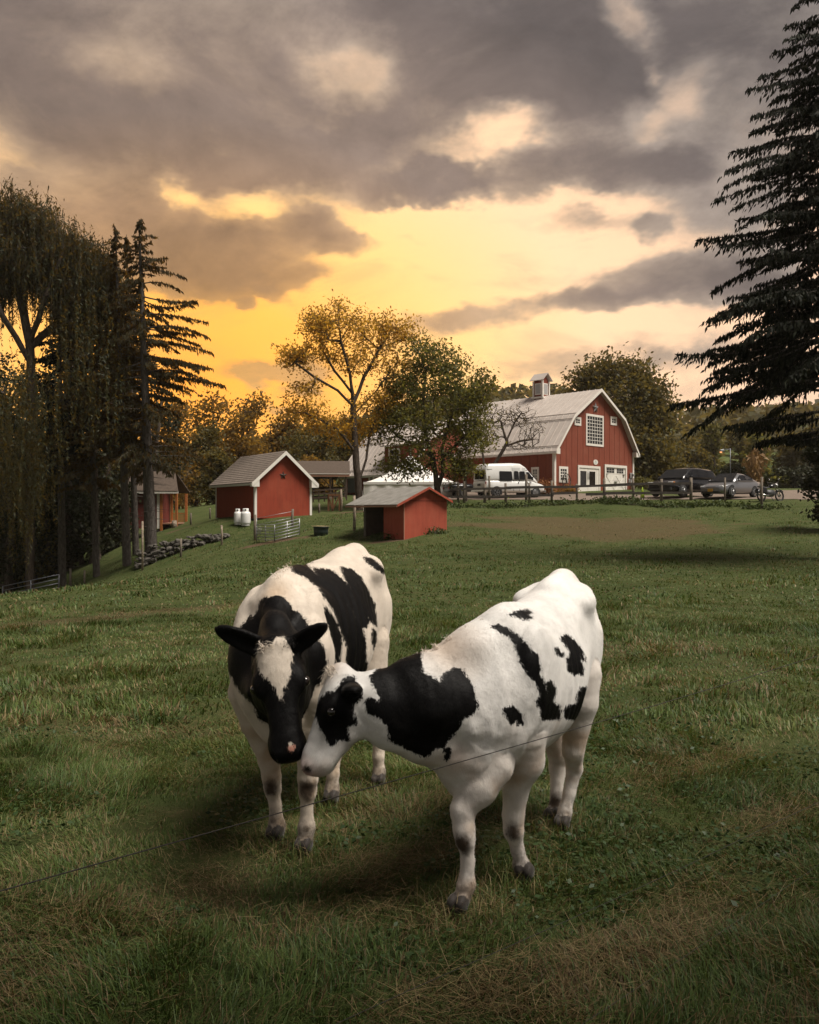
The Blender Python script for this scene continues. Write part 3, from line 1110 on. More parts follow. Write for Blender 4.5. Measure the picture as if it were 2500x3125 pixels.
def cow_material(white, tanc):
    m = bpy.data.materials.new('cow_coat')
    m.use_nodes = True
    t = NT(m.node_tree)
    at = lambda nme: t.n('ShaderNodeAttribute', attribute_name=nme).outputs['Fac']
    tc = t.n('ShaderNodeTexCoord').outputs['Object']
    st = t.vmath('MULTIPLY', tc, (1.0, 1.0, 0.30))
    jag = t.noise(st, 95, 3, 0.7)
    jag2 = t.noise(tc, 26, 3, 0.6)
    e = t.math('ADD', t.math('ADD', at('dark'), 0.006), t.math('ADD', t.math('MULTIPLY', t.math('SUBTRACT', jag, 0.5), 0.040), t.math('MULTIPLY', t.math('SUBTRACT', jag2, 0.5), 0.022)))
    k = t.rng(e, -0.0035, 0.0035)
    vary = t.rng(t.noise(tc, 7, 6, 0.65), 0.35, 0.75)
    wc = t.mix(vary, white, tuple(c * 0.80 for c in white))
    wc = t.mix(t.rng(t.noise(st, 210, 2, 0.7), 0.35, 0.7, 0.0, 0.2), wc, tuple(c * 0.66 for c in white))
    wc = t.mix(at('tan'), wc, tanc)
    wc = t.mix(at('pink'), wc, (0.46, 0.22, 0.17))
    wc = t.mix(at('wpink'), wc, (0.62, 0.30, 0.22))
    bc = t.mix(t.rng(t.noise(st, 190, 2, 0.7), 0.4, 0.75), (0.0028, 0.0025, 0.0025), (0.008, 0.0072, 0.007))
    col = t.mix(k, wc, bc)
    dn = t.rng(t.math('ADD', at('dirt'), t.math('MULTIPLY', t.math('SUBTRACT', t.noise(tc, 34, 4, 0.6), 0.5), 0.8)), 0.15, 1.0)
    col = t.mix(dn, col, (0.055, 0.036, 0.022))
    col = t.mix(at('horn_nostril'), col, (0.03, 0.024, 0.02))
    hgt = t.math('ADD', t.math('MULTIPLY', t.noise(st, 230, 3, 0.7), 0.55), t.math('MULTIPLY', t.noise(tc, 22, 4, 0.55), 1.0))
    bp = t.n('ShaderNodeBump', ins={'Strength': 0.26, 'Distance': 0.011, 'Height': hgt})
    b = t.n('ShaderNodeBsdfPrincipled', ins={'Base Color': col, 'Roughness': t.rng(k, 0, 1, 0.62, 0.50), 'Normal': bp.outputs[0],
                                             'Specular IOR Level': t.rng(k, 0, 1, 0.22, 0.13), 'Sheen Weight': t.rng(k, 0, 1, 0.18, 0.0), 'Sheen Roughness': 0.5})
    t.n('ShaderNodeOutputMaterial', ins={0: b.outputs[0]})
    return m


def fur_mesh(name, v, q, att, reg, rng, n, length, flow, width=0.0016):
    """Short hairs over the coat, each a thin sliver that carries the coat colour of its root."""
    a, b, c_, d_ = (v[q[:, i]] for i in range(4))
    nor = np.cross(c_ - a, d_ - b)
    ar = np.linalg.norm(nor, axis=1)
    nor /= np.maximum(ar[:, None], 1e-12)
    ok = ~np.isin(reg[q[:, 0]], ['hoof'])
    pr = np.where(ok, ar, 0)
    pick = rng.choice(len(q), n, p=pr / pr.sum())
    s, t_ = rng.random(n)[:, None], rng.random(n)[:, None]
    root = (a[pick] * (1 - s) + b[pick] * s) * (1 - t_) + (d_[pick] * (1 - s) + c_[pick] * s) * t_
    N = nor[pick]
    fl = flow(root, N)
    fl = fl + rng.normal(0, 0.28, fl.shape)
    fl -= (fl * N).sum(1)[:, None] * N
    fl /= np.maximum(np.linalg.norm(fl, axis=1)[:, None], 1e-6)
    L = length * rng.uniform(0.6, 1.35, n)[:, None]
    side = np.cross(N, fl)
    mid = root + fl * L * 0.55 + N * L * 0.10
    tip = root + fl * L + N * L * 0.14
    V = np.stack([root - side * width / 2, root + side * width / 2, tip], 1).reshape(-1, 3)
    f = np.arange(n)[:, None] * 3 + np.array([0, 1, 2])
    me = mesh_np(name, V, f)
    src = q[pick, 0]
    for kx, val in att.items():
        attr_f(me, kx, np.repeat(np.asarray(val)[src], 3))
    return me


def tuft_mesh(name, roots, dirs, n, L, spread, rng, width=0.003, droop=0.3):
    V, Fq = [], []
    for i in range(n):
        k = rng.integers(len(roots))
        r = np.array(roots[k]) + rng.normal(0, spread, 3)
        d = np.array(dirs[k]) + rng.normal(0, 0.35, 3)
        d /= np.linalg.norm(d)
        l = L * rng.uniform(0.5, 1.2)
        sd = np.cross(d, rng.normal(0, 1, 3))
        sd /= np.linalg.norm(sd)
        p1 = r + d * l * 0.5
        p2 = r + d * l + np.array([0, 0, -droop * l])
        b0 = len(V)
        V += [r - sd * width / 2, r + sd * width / 2, p1 + sd * width * 0.4, p1 - sd * width * 0.4, p2]
        Fq.append((b0, b0 + 1, b0 + 2, b0 + 3))
        Fq.append((b0 + 3, b0 + 2, b0 + 4, b0 + 4))
    quads = np.array([f for f in Fq if f[2] != f[3]])
    tris = np.array([f[:3] for f in Fq if f[2] == f[3]])
    return mesh_np(name, V, [quads, tris])


def hoof_point(px, py, Y, lift=0.0):
    p = P(px, py, Y)
    return np.array((p.x, p.y, gz(p.x, p.y) + lift))


def joints(*pts):
    return [np.array(P(*p)) for p in pts]


EYE_M = pbr('eye_gloss', (0.012, 0.008, 0.006), 0.08, coat=0.6)
RG = np.random.default_rng(11)
dirt_leg = lambda v, reg: np.clip(1.0 - (v[:, 2] - gz_arr(v[:, 0], v[:, 1]) - 0.06) / 0.22, 0, 1) * np.isin(reg, ['leg', 'hoof', 'tail'])


def stain(v, loc, reg):
    """Grass and mud stain worked into the coat low on the body and over the hind quarters."""
    n = fbm2(v[:, 0] * 1.0 + v[:, 1] * 0.8, v[:, 2] - v[:, 1] * 0.3, 7.0, 4, 300)
    low = np.clip((0.92 - loc[:, 2]) / 0.40, 0, 1)
    hind = np.clip((-0.45 - loc[:, 0]) / 0.3, 0, 1) * 0.6
    return np.clip((n - 0.40) * 2.6, 0, 1) * np.maximum(low, hind) * 0.75 + 0.10 * low


def near_pt(v, p, r):
    return np.clip(1 - np.linalg.norm(v - np.array(p), axis=1) / r, 0, 1)


# ---------------------------------------------------------------- the white cow in front
def build_white_cow():
    F = Field()
    O = np.array((0.660, 4.47, 0.0))
    T = Trunk(O, (-0.46, -0.887), 1.0,
              [(-0.80, 1.30), (-0.74, 1.40), (-0.60, 1.445), (-0.44, 1.445), (-0.25, 1.395), (0, 1.36), (0.2, 1.365), (0.4, 1.355), (0.52, 1.31), (0.62, 1.18), (0.70, 1.0), (0.74, 0.9)],
              [(-0.80, 1.05), (-0.74, 0.95), (-0.60, 0.86), (-0.42, 0.74), (-0.25, 0.66), (0, 0.60), (0.2, 0.58), (0.4, 0.58), (0.52, 0.60), (0.62, 0.64), (0.70, 0.72), (0.74, 0.78)],
              [(-0.80, 0.07), (-0.74, 0.13), (-0.60, 0.19), (-0.42, 0.235), (-0.25, 0.275), (0, 0.315), (0.2, 0.30), (0.4, 0.245), (0.52, 0.20), (0.62, 0.165), (0.70, 0.11), (0.74, 0.06)])
    T.add(F)
    # neck
    F.chain([T.w(0.36, 0, 1.255)] + joints((1440, 1995, 3.99), (1285, 2078, 3.88), (1105, 2112, 3.80)), [0.10, 0.115, 0.105, 0.085], 0.09, 'neck')
    F.chain(joints((1455, 2130, 3.98), (1310, 2150, 3.87), (1170, 2165, 3.79)), [0.205, 0.165, 0.125], 0.08, 'neck')
    F.chain(joints((1440, 2300, 3.93), (1300, 2255, 3.85), (1190, 2225, 3.78)), [0.14, 0.105, 0.095], 0.07, 'neck')
    # shoulder, brisket
    F.ell(np.array(P(1540, 2165, 4.03)), (0.13, 0.13, 0.20), None, 0.09, 'trunk')
    F.ell(np.array(P(1545, 2235, 3.95)), (0.085, 0.085, 0.085), None, 0.07, 'trunk')
    F.ell(np.array(P(1480, 2195, 3.96)), (0.10, 0.12, 0.12), None, 0.10, 'trunk')
    F.ell(np.array(P(1432, 2235, 3.93)), (0.11, 0.12, 0.12), None, 0.12, 'trunk')
    F.ell(np.array(P(1430, 2330, 3.93)), (0.125, 0.13, 0.16), None, 0.08, 'trunk')
    F.chain(joints((1395, 2335, 3.90), (1448, 2410, 3.93)), [0.075, 0.055], 0.07, 'trunk')
    # legs
    f = T.d
    hoofed(F, joints((1590, 2250, 4.06), (1597, 2320, 4.08), (1575, 2405, 4.09), (1567, 2490, 4.10), (1567, 2535, 4.10), (1580, 2595, 4.12), (1592, 2642, 4.13)) + [hoof_point(1606, 2685, 4.12, 0.03)],
           [0.13, 0.108, 0.072, 0.060, 0.054, 0.034, 0.046, 0.042], f)
    hoofed(F, joints((1490, 2330, 3.92), (1455, 2400, 3.87), (1412, 2470, 3.83), (1416, 2530, 3.81), (1421, 2565, 3.80), (1428, 2630, 3.80), (1424, 2700, 3.79)) + [hoof_point(1402, 2775, 3.77, 0.03)],
           [0.13, 0.10, 0.064, 0.054, 0.048, 0.033, 0.045, 0.040], f)
    hoofed(F, [T.w(-0.45, 0.15, 0.90), T.w(-0.43, 0.155, 0.74)] + joints((1749, 2290, 4.80), (1754, 2345, 4.85), (1738, 2420, 4.83), (1724, 2478, 4.81)) + [hoof_point(1718, 2530, 4.79, 0.03)],
           [0.13, 0.105, 0.070, 0.052, 0.038, 0.043, 0.038], f)
    hoofed(F, [T.w(-0.54, -0.14, 0.86), T.w(-0.52, -0.13, 0.72)] + joints((1707, 2300, 5.0), (1702, 2345, 5.0), (1699, 2420, 4.97), (1693, 2475, 4.95)) + [hoof_point(1686, 2515, 4.92, 0.03)],
           [0.14, 0.11, 0.074, 0.056, 0.040, 0.047, 0.042], f)
    # head
    pt, u, w, s, S = add_head(F, P(1022, 2050, 3.80), P(897, 2346, 3.72), (-1.0, -0.12, 0.25))
    add_ear(F, pt(0.05, -0.10, 0.085), np.array(P(1080, 2106, 3.57)), (0.1, -0.5, -0.9), 0.048, 0.02)
    add_ear(F, pt(0.05, -0.09, -0.085), np.array(P(1003, 2058, 4.02)), (-0.6, -0.5, -0.5), 0.045)
    F.ell(pt(-0.005, -0.03, 0), (0.05, 0.055, 0.05), None, 0.03, 'head')
    polys = {
        'neck': [(1155, 2040), (1228, 2010), (1283, 1990), (1285, 2037), (1294, 2065), (1301, 2061), (1329, 2075), (1346, 2088), (1348, 2065), (1367, 2051), (1391, 2037), (1409, 2047), (1426, 2072), (1447, 2113), (1456, 2155), (1440, 2180), (1410, 2190), (1402, 2218), (1370, 2256), (1356, 2279), (1325, 2282), (1315, 2298), (1297, 2310), (1276, 2298), (1256, 2287), (1228, 2272), (1190, 2260), (1183, 2214), (1162, 2190), (1123, 2173), (1117, 2145), (1130, 2131), (1158, 2145), (1163, 2124), (1144, 2093), (1132, 2065)],
        'body': [
            [(1356, 2284), (1374, 2287), (1374, 2312), (1362, 2317)],
            [(1502, 1912), (1523, 1909), (1555, 1923), (1584, 1945), (1613, 1977), (1638, 1999), (1649, 2042), (1644, 2056), (1656, 2085), (1669, 2114), (1667, 2081), (1681, 2081), (1696, 2103), (1688, 2143), (1708, 2157), (1706, 2193), (1653, 2196), (1649, 2164), (1636, 2139), (1653, 2125), (1638, 2081), (1613, 2056), (1595, 2028), (1570, 1963), (1552, 1941), (1530, 1930)],
            [(1555, 1877), (1581, 1866), (1609, 1862), (1622, 1869), (1609, 1875), (1624, 1887), (1599, 1889), (1574, 1880)],
            [(1710, 1945), (1728, 1938), (1753, 1956), (1775, 1984), (1784, 2017), (1775, 2013), (1768, 1999), (1780, 2045), (1778, 2060), (1764, 2056), (1753, 2060), (1735, 2045), (1732, 2020), (1739, 1988)],
            [(1694, 1980), (1703, 1982), (1719, 1997), (1715, 2004), (1700, 1996)],
            [(1771, 2099), (1800, 2099), (1802, 2121), (1785, 2168), (1768, 2196), (1724, 2193), (1721, 2164), (1760, 2146)],
            [(1538, 2164), (1563, 2157), (1591, 2182), (1593, 2207), (1580, 2212), (1570, 2196), (1563, 2211), (1548, 2193)]],
        'head': [[(1002, 2112), (1023, 2114), (1036, 2096), (1046, 2076), (1062, 2062), (1085, 2066), (1095, 2110), (1080, 2138), (1075, 2166), (1090, 2207), (1063, 2214), (1064, 2260), (1036, 2256), (1012, 2275), (1000, 2256), (984, 2221), (967, 2193), (962, 2159), (981, 2131)]]}

    def paint(v, px, py, reg):
        yy = v[:, 1] / 2500
        loc = T.local(v)
        vis = (loc[:, 1] > -0.12) | (loc[:, 0] > 0.5)
        dk = np.full(len(v), -0.2)
        nb = np.isin(reg, ['neck', 'trunk'])
        d = poly_dist(px, py, polys['neck']) * yy
        dk = np.where(nb & (loc[:, 0] > 0.3), np.maximum(dk, d), dk)
        for p_ in polys['body']:
            dk = np.where(nb & vis & (loc[:, 1] > -0.2), np.maximum(dk, poly_dist(px, py, p_) * yy), dk)
        hs = (v - np.array(pt(0.1, 0, 0))) @ s
        for p_ in polys['head']:
            dk = np.where((reg == 'head') & (hs > -0.03), np.maximum(dk, poly_dist(px, py, p_) * yy), dk)
        ear = (reg == 'ear') & (((v - np.array(pt(0, 0, 0))) @ s) > 0)
        dk = np.where(ear, 0.05, dk)
        # far side: two broad patches of its own
        for c, r in (((0.1, -0.3, 1.0), 0.22), ((-0.5, -0.25, 1.05), 0.15), ((0.55, -0.2, 1.05), 0.16)):
            dd = r - np.linalg.norm(loc - np.array(c), axis=1)
            dk = np.where((reg == 'trunk') & (loc[:, 1] < -0.19), np.maximum(dk, dd), dk)
        dirt = dirt_leg(v, reg) * 0.75
        for q_, r, a in ((P(1566, 2548, 4.02), 0.085, 1.5), (P(1408, 2580, 3.76), 0.085, 1.25), (P(1695, 2450, 4.93), 0.10, 1.2)):
            dirt = np.maximum(dirt, near_pt(v, q_, r) * a)
        tan = np.maximum(near_pt(v, P(1370, 1990, 3.92), 0.22) * 0.75, near_pt(v, P(1390, 2300, 3.85), 0.16) * 0.8)
        tan = np.maximum(tan, 0.25 * (reg == 'leg'))
        tan = np.maximum(tan, near_pt(v, pt(0, 0.02, 0), 0.10) * 0.7)
        pk = np.maximum(near_pt(v, pt(0.49, -0.07, 0), 0.11) * 1.2, near_pt(v, P(1385, 2285, 3.84), 0.10) * 0.35)
        horn_nostril = ((reg == 'hoof') * 1.0)
        horn_nostril = np.maximum(horn_nostril, np.clip(near_pt(v, pt(0.474, -0.058, -0.060), 0.026) * 2.2, 0, 1))  # nostril hollows coloured as dark as the hooves
        horn_nostril = np.maximum(horn_nostril, np.clip(near_pt(v, pt(0.474, -0.058, 0.060), 0.026) * 2.2, 0, 1))
        tan = np.maximum(tan, stain(v, loc, reg))
        return {'dark': dk, 'dirt': dirt, 'tan': np.clip(tan, 0, 1), 'pink': np.clip(pk, 0, 1), 'wpink': np.zeros(len(v)), 'horn_nostril': horn_nostril}

    return F, T, pt, (u, w, s, S), paint


# ---------------------------------------------------------------- the black-faced cow behind
def build_dark_cow():
    F = Field()
    O = np.array((-0.575, 5.08, -0.02))
    T = Trunk(O, (-0.287, -0.958), 1.11,
              [(-0.80, 1.30), (-0.74, 1.39), (-0.60, 1.435), (-0.42, 1.445), (-0.25, 1.42), (0, 1.395), (0.2, 1.39), (0.4, 1.38), (0.52, 1.34), (0.62, 1.22), (0.70, 1.04), (0.74, 0.92)],
              [(-0.80, 1.05), (-0.74, 0.95), (-0.60, 0.86), (-0.42, 0.74), (-0.25, 0.66), (0, 0.60), (0.2, 0.58), (0.4, 0.58), (0.52, 0.60), (0.62, 0.64), (0.70, 0.70), (0.74, 0.76)],
              [(-0.80, 0.07), (-0.74, 0.13), (-0.60, 0.19), (-0.42, 0.235), (-0.25, 0.28), (0, 0.325), (0.2, 0.31), (0.4, 0.255), (0.52, 0.22), (0.62, 0.18), (0.70, 0.12), (0.74, 0.07)])
    T.add(F)
    F.chain([T.w(0.36, 0, 1.26)] + joints((850, 1850, 4.50), (838, 1915, 4.18), (840, 1985, 3.97)), [0.06, 0.045, 0.050, 0.062], 0.12, 'neck')
    F.chain(joints((872, 2000, 4.42), (856, 2010, 4.20), (850, 2045, 4.00)), [0.15, 0.125, 0.10], 0.09, 'neck')
    F.chain(joints((872, 2110, 4.42), (862, 2110, 4.20), (856, 2100, 4.02)), [0.155, 0.125, 0.092], 0.08, 'neck')
    F.ell(np.array(P(765, 2010, 4.50)), (0.115, 0.12, 0.19), None, 0.09, 'trunk')
    F.ell(np.array(P(952, 2010, 4.42)), (0.115, 0.12, 0.19), None, 0.09, 'trunk')
    F.ell(np.array(P(868, 2200, 4.42)), (0.13, 0.13, 0.15), None, 0.09, 'trunk')
    f = T.d
    hoofed(F, joints((775, 2110, 4.58), (790, 2200, 4.60), (822, 2320, 4.62), (829, 2370, 4.63), (832, 2405, 4.63), (840, 2455, 4.64), (845, 2520, 4.65)) + [hoof_point(842, 2572, 4.63, 0.03)],
           [0.15, 0.105, 0.066, 0.058, 0.052, 0.036, 0.052, 0.046], f)
    hoofed(F, joints((945, 2110, 4.45), (946, 2220, 4.47), (943, 2330, 4.47), (939, 2375, 4.47), (938, 2415, 4.47), (936, 2465, 4.47), (935, 2525, 4.47)) + [hoof_point(930, 2605, 4.45, 0.03)],
           [0.15, 0.105, 0.066, 0.060, 0.053, 0.036, 0.050, 0.046], f)
    hoofed(F, [T.w(-0.45, 0.15, 0.90), T.w(-0.43, 0.16, 0.74)] + joints((1158, 2200, 5.62), (1160, 2240, 5.64), (1155, 2310, 5.62), (1157, 2355, 5.62)) + [hoof_point(1157, 2390, 5.60, 0.03)],
           [0.145, 0.12, 0.080, 0.060, 0.042, 0.048, 0.042], f)
    hoofed(F, [T.w(-0.52, -0.15, 0.86), T.w(-0.50, -0.15, 0.70)] + joints((1014, 2250, 5.28), (1016, 2300, 5.30), (1016, 2360, 5.28), (1013, 2412, 5.27)) + [hoof_point(1013, 2455, 5.25, 0.03)],
           [0.17, 0.13, 0.085, 0.062, 0.044, 0.052, 0.048], f)
    pt, u, w, s, S = add_head(F, P(838, 1962, 3.90), P(878, 2320, 3.68), (0.06, -1.0, 0.35), wide=1.0)
    add_ear(F, pt(0.085, -0.10, 0.090), np.array(P(655, 1916, 3.98)), (0.1, -0.9, -0.3), 0.058, 0.020)
    add_ear(F, pt(0.075, -0.10, -0.090), np.array(P(1000, 1904, 3.90)), (0.0, -0.9, -0.4), 0.052, 0.020)
    F.ell(pt(0.0, -0.02, 0), (0.07, 0.05, 0.04), None, 0.04, 'head')
    blaze = [(778, 1983), (823, 1967), (838, 1942), (875, 1938), (895, 1964), (897, 2010), (887, 2068), (871, 2106), (866, 2144), (859, 2148), (843, 2112), (823, 2080), (788, 2054), (778, 2012)]
    snip = [(876, 2264), (890, 2262), (904, 2271), (902, 2292), (888, 2306), (878, 2290)]
    snipw = [(876, 2262), (889, 2260), (905, 2270), (890, 2274), (880, 2282)]
    chest = [(690, 1990), (716, 1955), (735, 1918), (766, 1878), (772, 1888), (787, 1868), (796, 1838), (811, 1824), (830, 1832), (854, 1853), (863, 1877), (870, 1884), (876, 1868), (908, 1868), (929, 1892), (950, 1925), (983, 1973), (996, 2022), (992, 2052), (971, 2091), (947, 2139), (923, 2152), (860, 2230), (790, 2190), (775, 2150), (733, 2108), (704, 2056), (690, 2030)]
    body = [
        [(983, 1847), (1007, 1871), (1026, 1901), (1038, 1931), (1041, 1961), (1036, 2011), (1030, 2060), (1020, 2060), (1024, 2013), (1013, 1943), (1001, 1916), (992, 1880)],
        [(884, 1723), (905, 1708), (925, 1714), (944, 1735), (968, 1755), (956, 1734), (1007, 1740), (1032, 1759), (1053, 1778), (1078, 1800), (1059, 1778), (1044, 1746), (1040, 1731), (1077, 1740), (1101, 1762), (1122, 1802), (1143, 1847), (1149, 1910), (1128, 1892), (1119, 1913), (1104, 1916), (1113, 1946), (1119, 2043), (1110, 2120), (1060, 2120), (1059, 2043), (1059, 1976), (1041, 1922), (1019, 1862), (992, 1823), (971, 1790), (935, 1762), (893, 1741)],
        [(1137, 1919), (1147, 1930), (1150, 1995), (1144, 1990), (1137, 1958)],
        [(938, 1700), (952, 1703), (950, 1716), (940, 1714)],
        [(1108, 1700), (1140, 1708), (1180, 1745), (1182, 1756), (1146, 1734), (1120, 1716)]]
    flecks = [[(1058, 1841), (1063, 1845), (1067, 1856), (1063, 1853)], [(1072, 1864), (1079, 1871), (1087, 1887), (1078, 1876)], [(1122, 1876), (1126, 1890), (1123, 1886)]]

    def paint(v, px, py, reg):
        yy = v[:, 1] / 2500
        loc = T.local(v)
        dk = np.full(len(v), -0.2)
        tr = np.isin(reg, ['trunk', 'neck'])
        front = loc[:, 0] > 0.28
        dk = np.where(tr & front, np.maximum(dk, poly_dist(px, py, chest) * yy), dk)
        nb = reg == 'neck'
        dk = np.where(nb & (loc[:, 0] > 0.60), 0.06, dk)
        bd = np.full(len(v), -0.2)
        for p_ in body:
            bd = np.maximum(bd, poly_dist(px, py, p_) * yy)
        for p_ in flecks:
            bd = np.minimum(bd, -poly_dist(px, py, p_) * yy)
        dk = np.where((reg == 'trunk') & (loc[:, 1] > -0.16) & ~((loc[:, 0] > 0.45)), np.maximum(dk, bd), dk)
        for c, r in (((0.05, -0.3, 1.05), 0.26), ((-0.5, -0.25, 1.1), 0.17)):
            dd = r - np.linalg.norm(loc - np.array(c), axis=1)
            dk = np.where((reg == 'trunk') & (loc[:, 1] < -0.16), np.maximum(dk, dd), dk)
        hd = np.isin(reg, ['head', 'ear'])
        bl = -poly_dist(px, py, blaze) * yy
        bl = np.minimum(bl, -poly_dist(px, py, snip) * yy)
        dk = np.where(hd, np.where((v - np.array(pt(0, -0.16, 0))) @ w > 0, bl, 0.06), dk)
        dk = np.where(reg == 'ear', 0.05, dk)
        dirt = dirt_leg(v, reg) * 0.85
        for q_, r, a in ((P(824, 2412, 4.55), 0.10, 1.45), (P(938, 2415, 4.40), 0.095, 1.5), (P(936, 2530, 4.42), 0.08, 0.9), (P(1013, 2430, 5.2), 0.1, 1.0)):
            dirt = np.maximum(dirt, near_pt(v, q_, r) * a)
        tan = 0.16 + 0 * px
        tan = np.maximum(tan, near_pt(v, P(835, 1790, 4.42), 0.17) * 1.0)
        tan = np.maximum(tan, near_pt(v, P(935, 2200, 4.5), 0.22) * 0.9)
        tan = np.maximum(tan, 0.28 * (reg == 'leg'))
        pkw = np.clip(poly_dist(px, py, snip) * yy / 0.004 + 0.5, 0, 1) * hd * (1 - np.clip(poly_dist(px, py, snipw) * yy / 0.004 + 0.5, 0, 1))
        horn_nostril = ((reg == 'hoof') * 1.0)
        tan = np.maximum(tan, stain(v, loc, reg))
        return {'dark': dk, 'dirt': dirt, 'tan': np.clip(tan, 0, 1), 'pink': np.zeros(len(v)), 'wpink': pkw, 'horn_nostril': horn_nostril}

    return F, T, pt, (u, w, s, S), paint


def finish_cow(F, T, pt, fr, paint, label, white, tanc, tufts):
    u, w, s, S = fr
    me, v, q, att, reg = coat_mesh('cow', F, 0.0105, paint, lambda v, q, reg: relief(v, q, reg, T))
    mat = cow_material(white, tanc)
    cow = link('cow', me, mat, label=label, cat='cow', group='cows standing nose to nose in the meadow')
    for sgn in (1, -1):
        MB().sphere(pt(0.175, -0.051, sgn * 0.107), 0.0225 * S, 16, 12).build('eye', EYE_M, cow)
    back = -T.d

    def flow(p, N):
        loc = T.local(p)
        hd = ((p - np.array(pt(0.2, 0, 0))) ** 2).sum(1) < (0.33 * S) ** 2
        f = np.tile(back * 0.8 + np.array([0, 0, -0.9]), (len(p), 1))
        f[hd] = u
        return f
    fm = fur_mesh('fur', v, q, att, reg, RG, 170000, 0.016, flow, 0.0014)
    fm.materials.append(mat)
    link('fur', fm, None, cow, kind='stuff')
    for nm, mt, args in tufts(pt, u, w, s, S, T):
        tm = tuft_mesh(nm, *args)
        link(nm, tm, mt, cow, kind='stuff')
    return cow


HAIR_W = pbr('cream_hair', (0.66, 0.57, 0.47), 0.7)
HAIR_B = pbr('black_hair', (0.014, 0.012, 0.011), 0.55)


def tufts_white(pt, u, w, s, S, T):
    up = -u * 0.8 + w * 0.35 + np.array([0, 0, 0.4])
    yield 'forelock', HAIR_W, ([pt(0.0, 0.01, a) for a in (-0.04, -0.02, 0, 0.02, 0.04)] + [pt(0.04, 0.02, 0)], [up * 0.6 + u * 0.4 + w * 0.3] * 5 + [u * 0.6 + w * 0.5], 420, 0.034, 0.012, RG, 0.0022, 0.4)
    cr = [np.array(P(*q)) for q in ((1300, 1995, 3.88), (1330, 1978, 3.90), (1370, 1955, 3.93), (1420, 1928, 3.97), (1470, 1905, 4.02))]
    yield 'mane', HAIR_W, (cr, [np.array((-0.3, 0, 0.9))] * 5, 420, 0.024, 0.010, RG, 0.0020, 0.3)


def tufts_dark(pt, u, w, s, S, T):
    yield 'forelock', HAIR_W, ([pt(0.02, 0.015, -a) for a in (0.01, 0.03, 0.05)], [-u * 0.7 + w * 0.4 - s * 0.5] * 3, 220, 0.036, 0.011, RG, 0.0022, 0.5)
    yield 'curls', HAIR_B, ([pt(0.015, 0.0, a) for a in (0.07, 0.05, 0.03, 0.01, -0.06)], [-u * 0.3 + w * 0.8 + s * 0.3] * 5, 420, 0.030, 0.012, RG, 0.0024, 0.5)
    yield 'tail_hair', HAIR_W, ([T.w(-0.76, 0, 1.385)], [np.array((0.5, 0.2, 0.7))], 60, 0.05, 0.012, RG, 0.003, 0.2)
    cr = [T.w(x, 0, z) for x, z in ((0.50, 1.345), (0.44, 1.37), (0.38, 1.385))]
    yield 'mane', HAIR_W, (cr, [T.d * 0.7 + np.array((0, 0, 0.7))] * 3, 200, 0.035, 0.015, RG, 0.0025, 0.3)


white_cow = finish_cow(*build_white_cow(), 'white cow with black neck patch in profile, nose to the other', (0.84, 0.815, 0.775), (0.50, 0.35, 0.23), tufts_white)
dark_cow = finish_cow(*build_dark_cow(), 'black faced cow with white blaze, facing out with ears spread', (0.74, 0.665, 0.57), (0.46, 0.33, 0.215), tufts_dark)
# ------------------------------------------------------------------ building materials
def siding(name, col, step=0.0, wear=0.5):
    """Painted boards: colour drift, weathering streaks that run down, fine vertical grooves."""
    m = bpy.data.materials.new(name)
    m.use_nodes = True
    t = NT(m.node_tree)
    v = t.n('ShaderNodeTexCoord').outputs['Object']
    st = t.vmath('MULTIPLY', v, (1, 1, 0.12))
    f = t.rng(t.noise(st, 6, 6, 0.65), 0.35, 0.75)
    c = t.mix(t.math('MULTIPLY', f, wear), col, tuple(x * 0.62 for x in col))
    f2 = t.rng(t.noise(v, 0.9, 4, 0.6), 0.45, 0.75)
    c = t.mix(t.math('MULTIPLY', f2, 0.35), c, (col[0] * 1.12 + 0.02, col[1] * 1.5 + 0.015, col[2] * 1.5 + 0.012))
    hgt = t.noise(st, 45, 3, 0.6)
    ins = {'Base Color': c, 'Roughness': 0.72, 'Specular IOR Level': 0.3}
    ins['Normal'] = t.n('ShaderNodeBump', ins={'Strength': 0.25, 'Distance': 0.02, 'Height': hgt}).outputs[0]
    b = t.n('ShaderNodeBsdfPrincipled', ins=ins)
    t.n('ShaderNodeOutputMaterial', ins={0: b.outputs[0]})
    return m


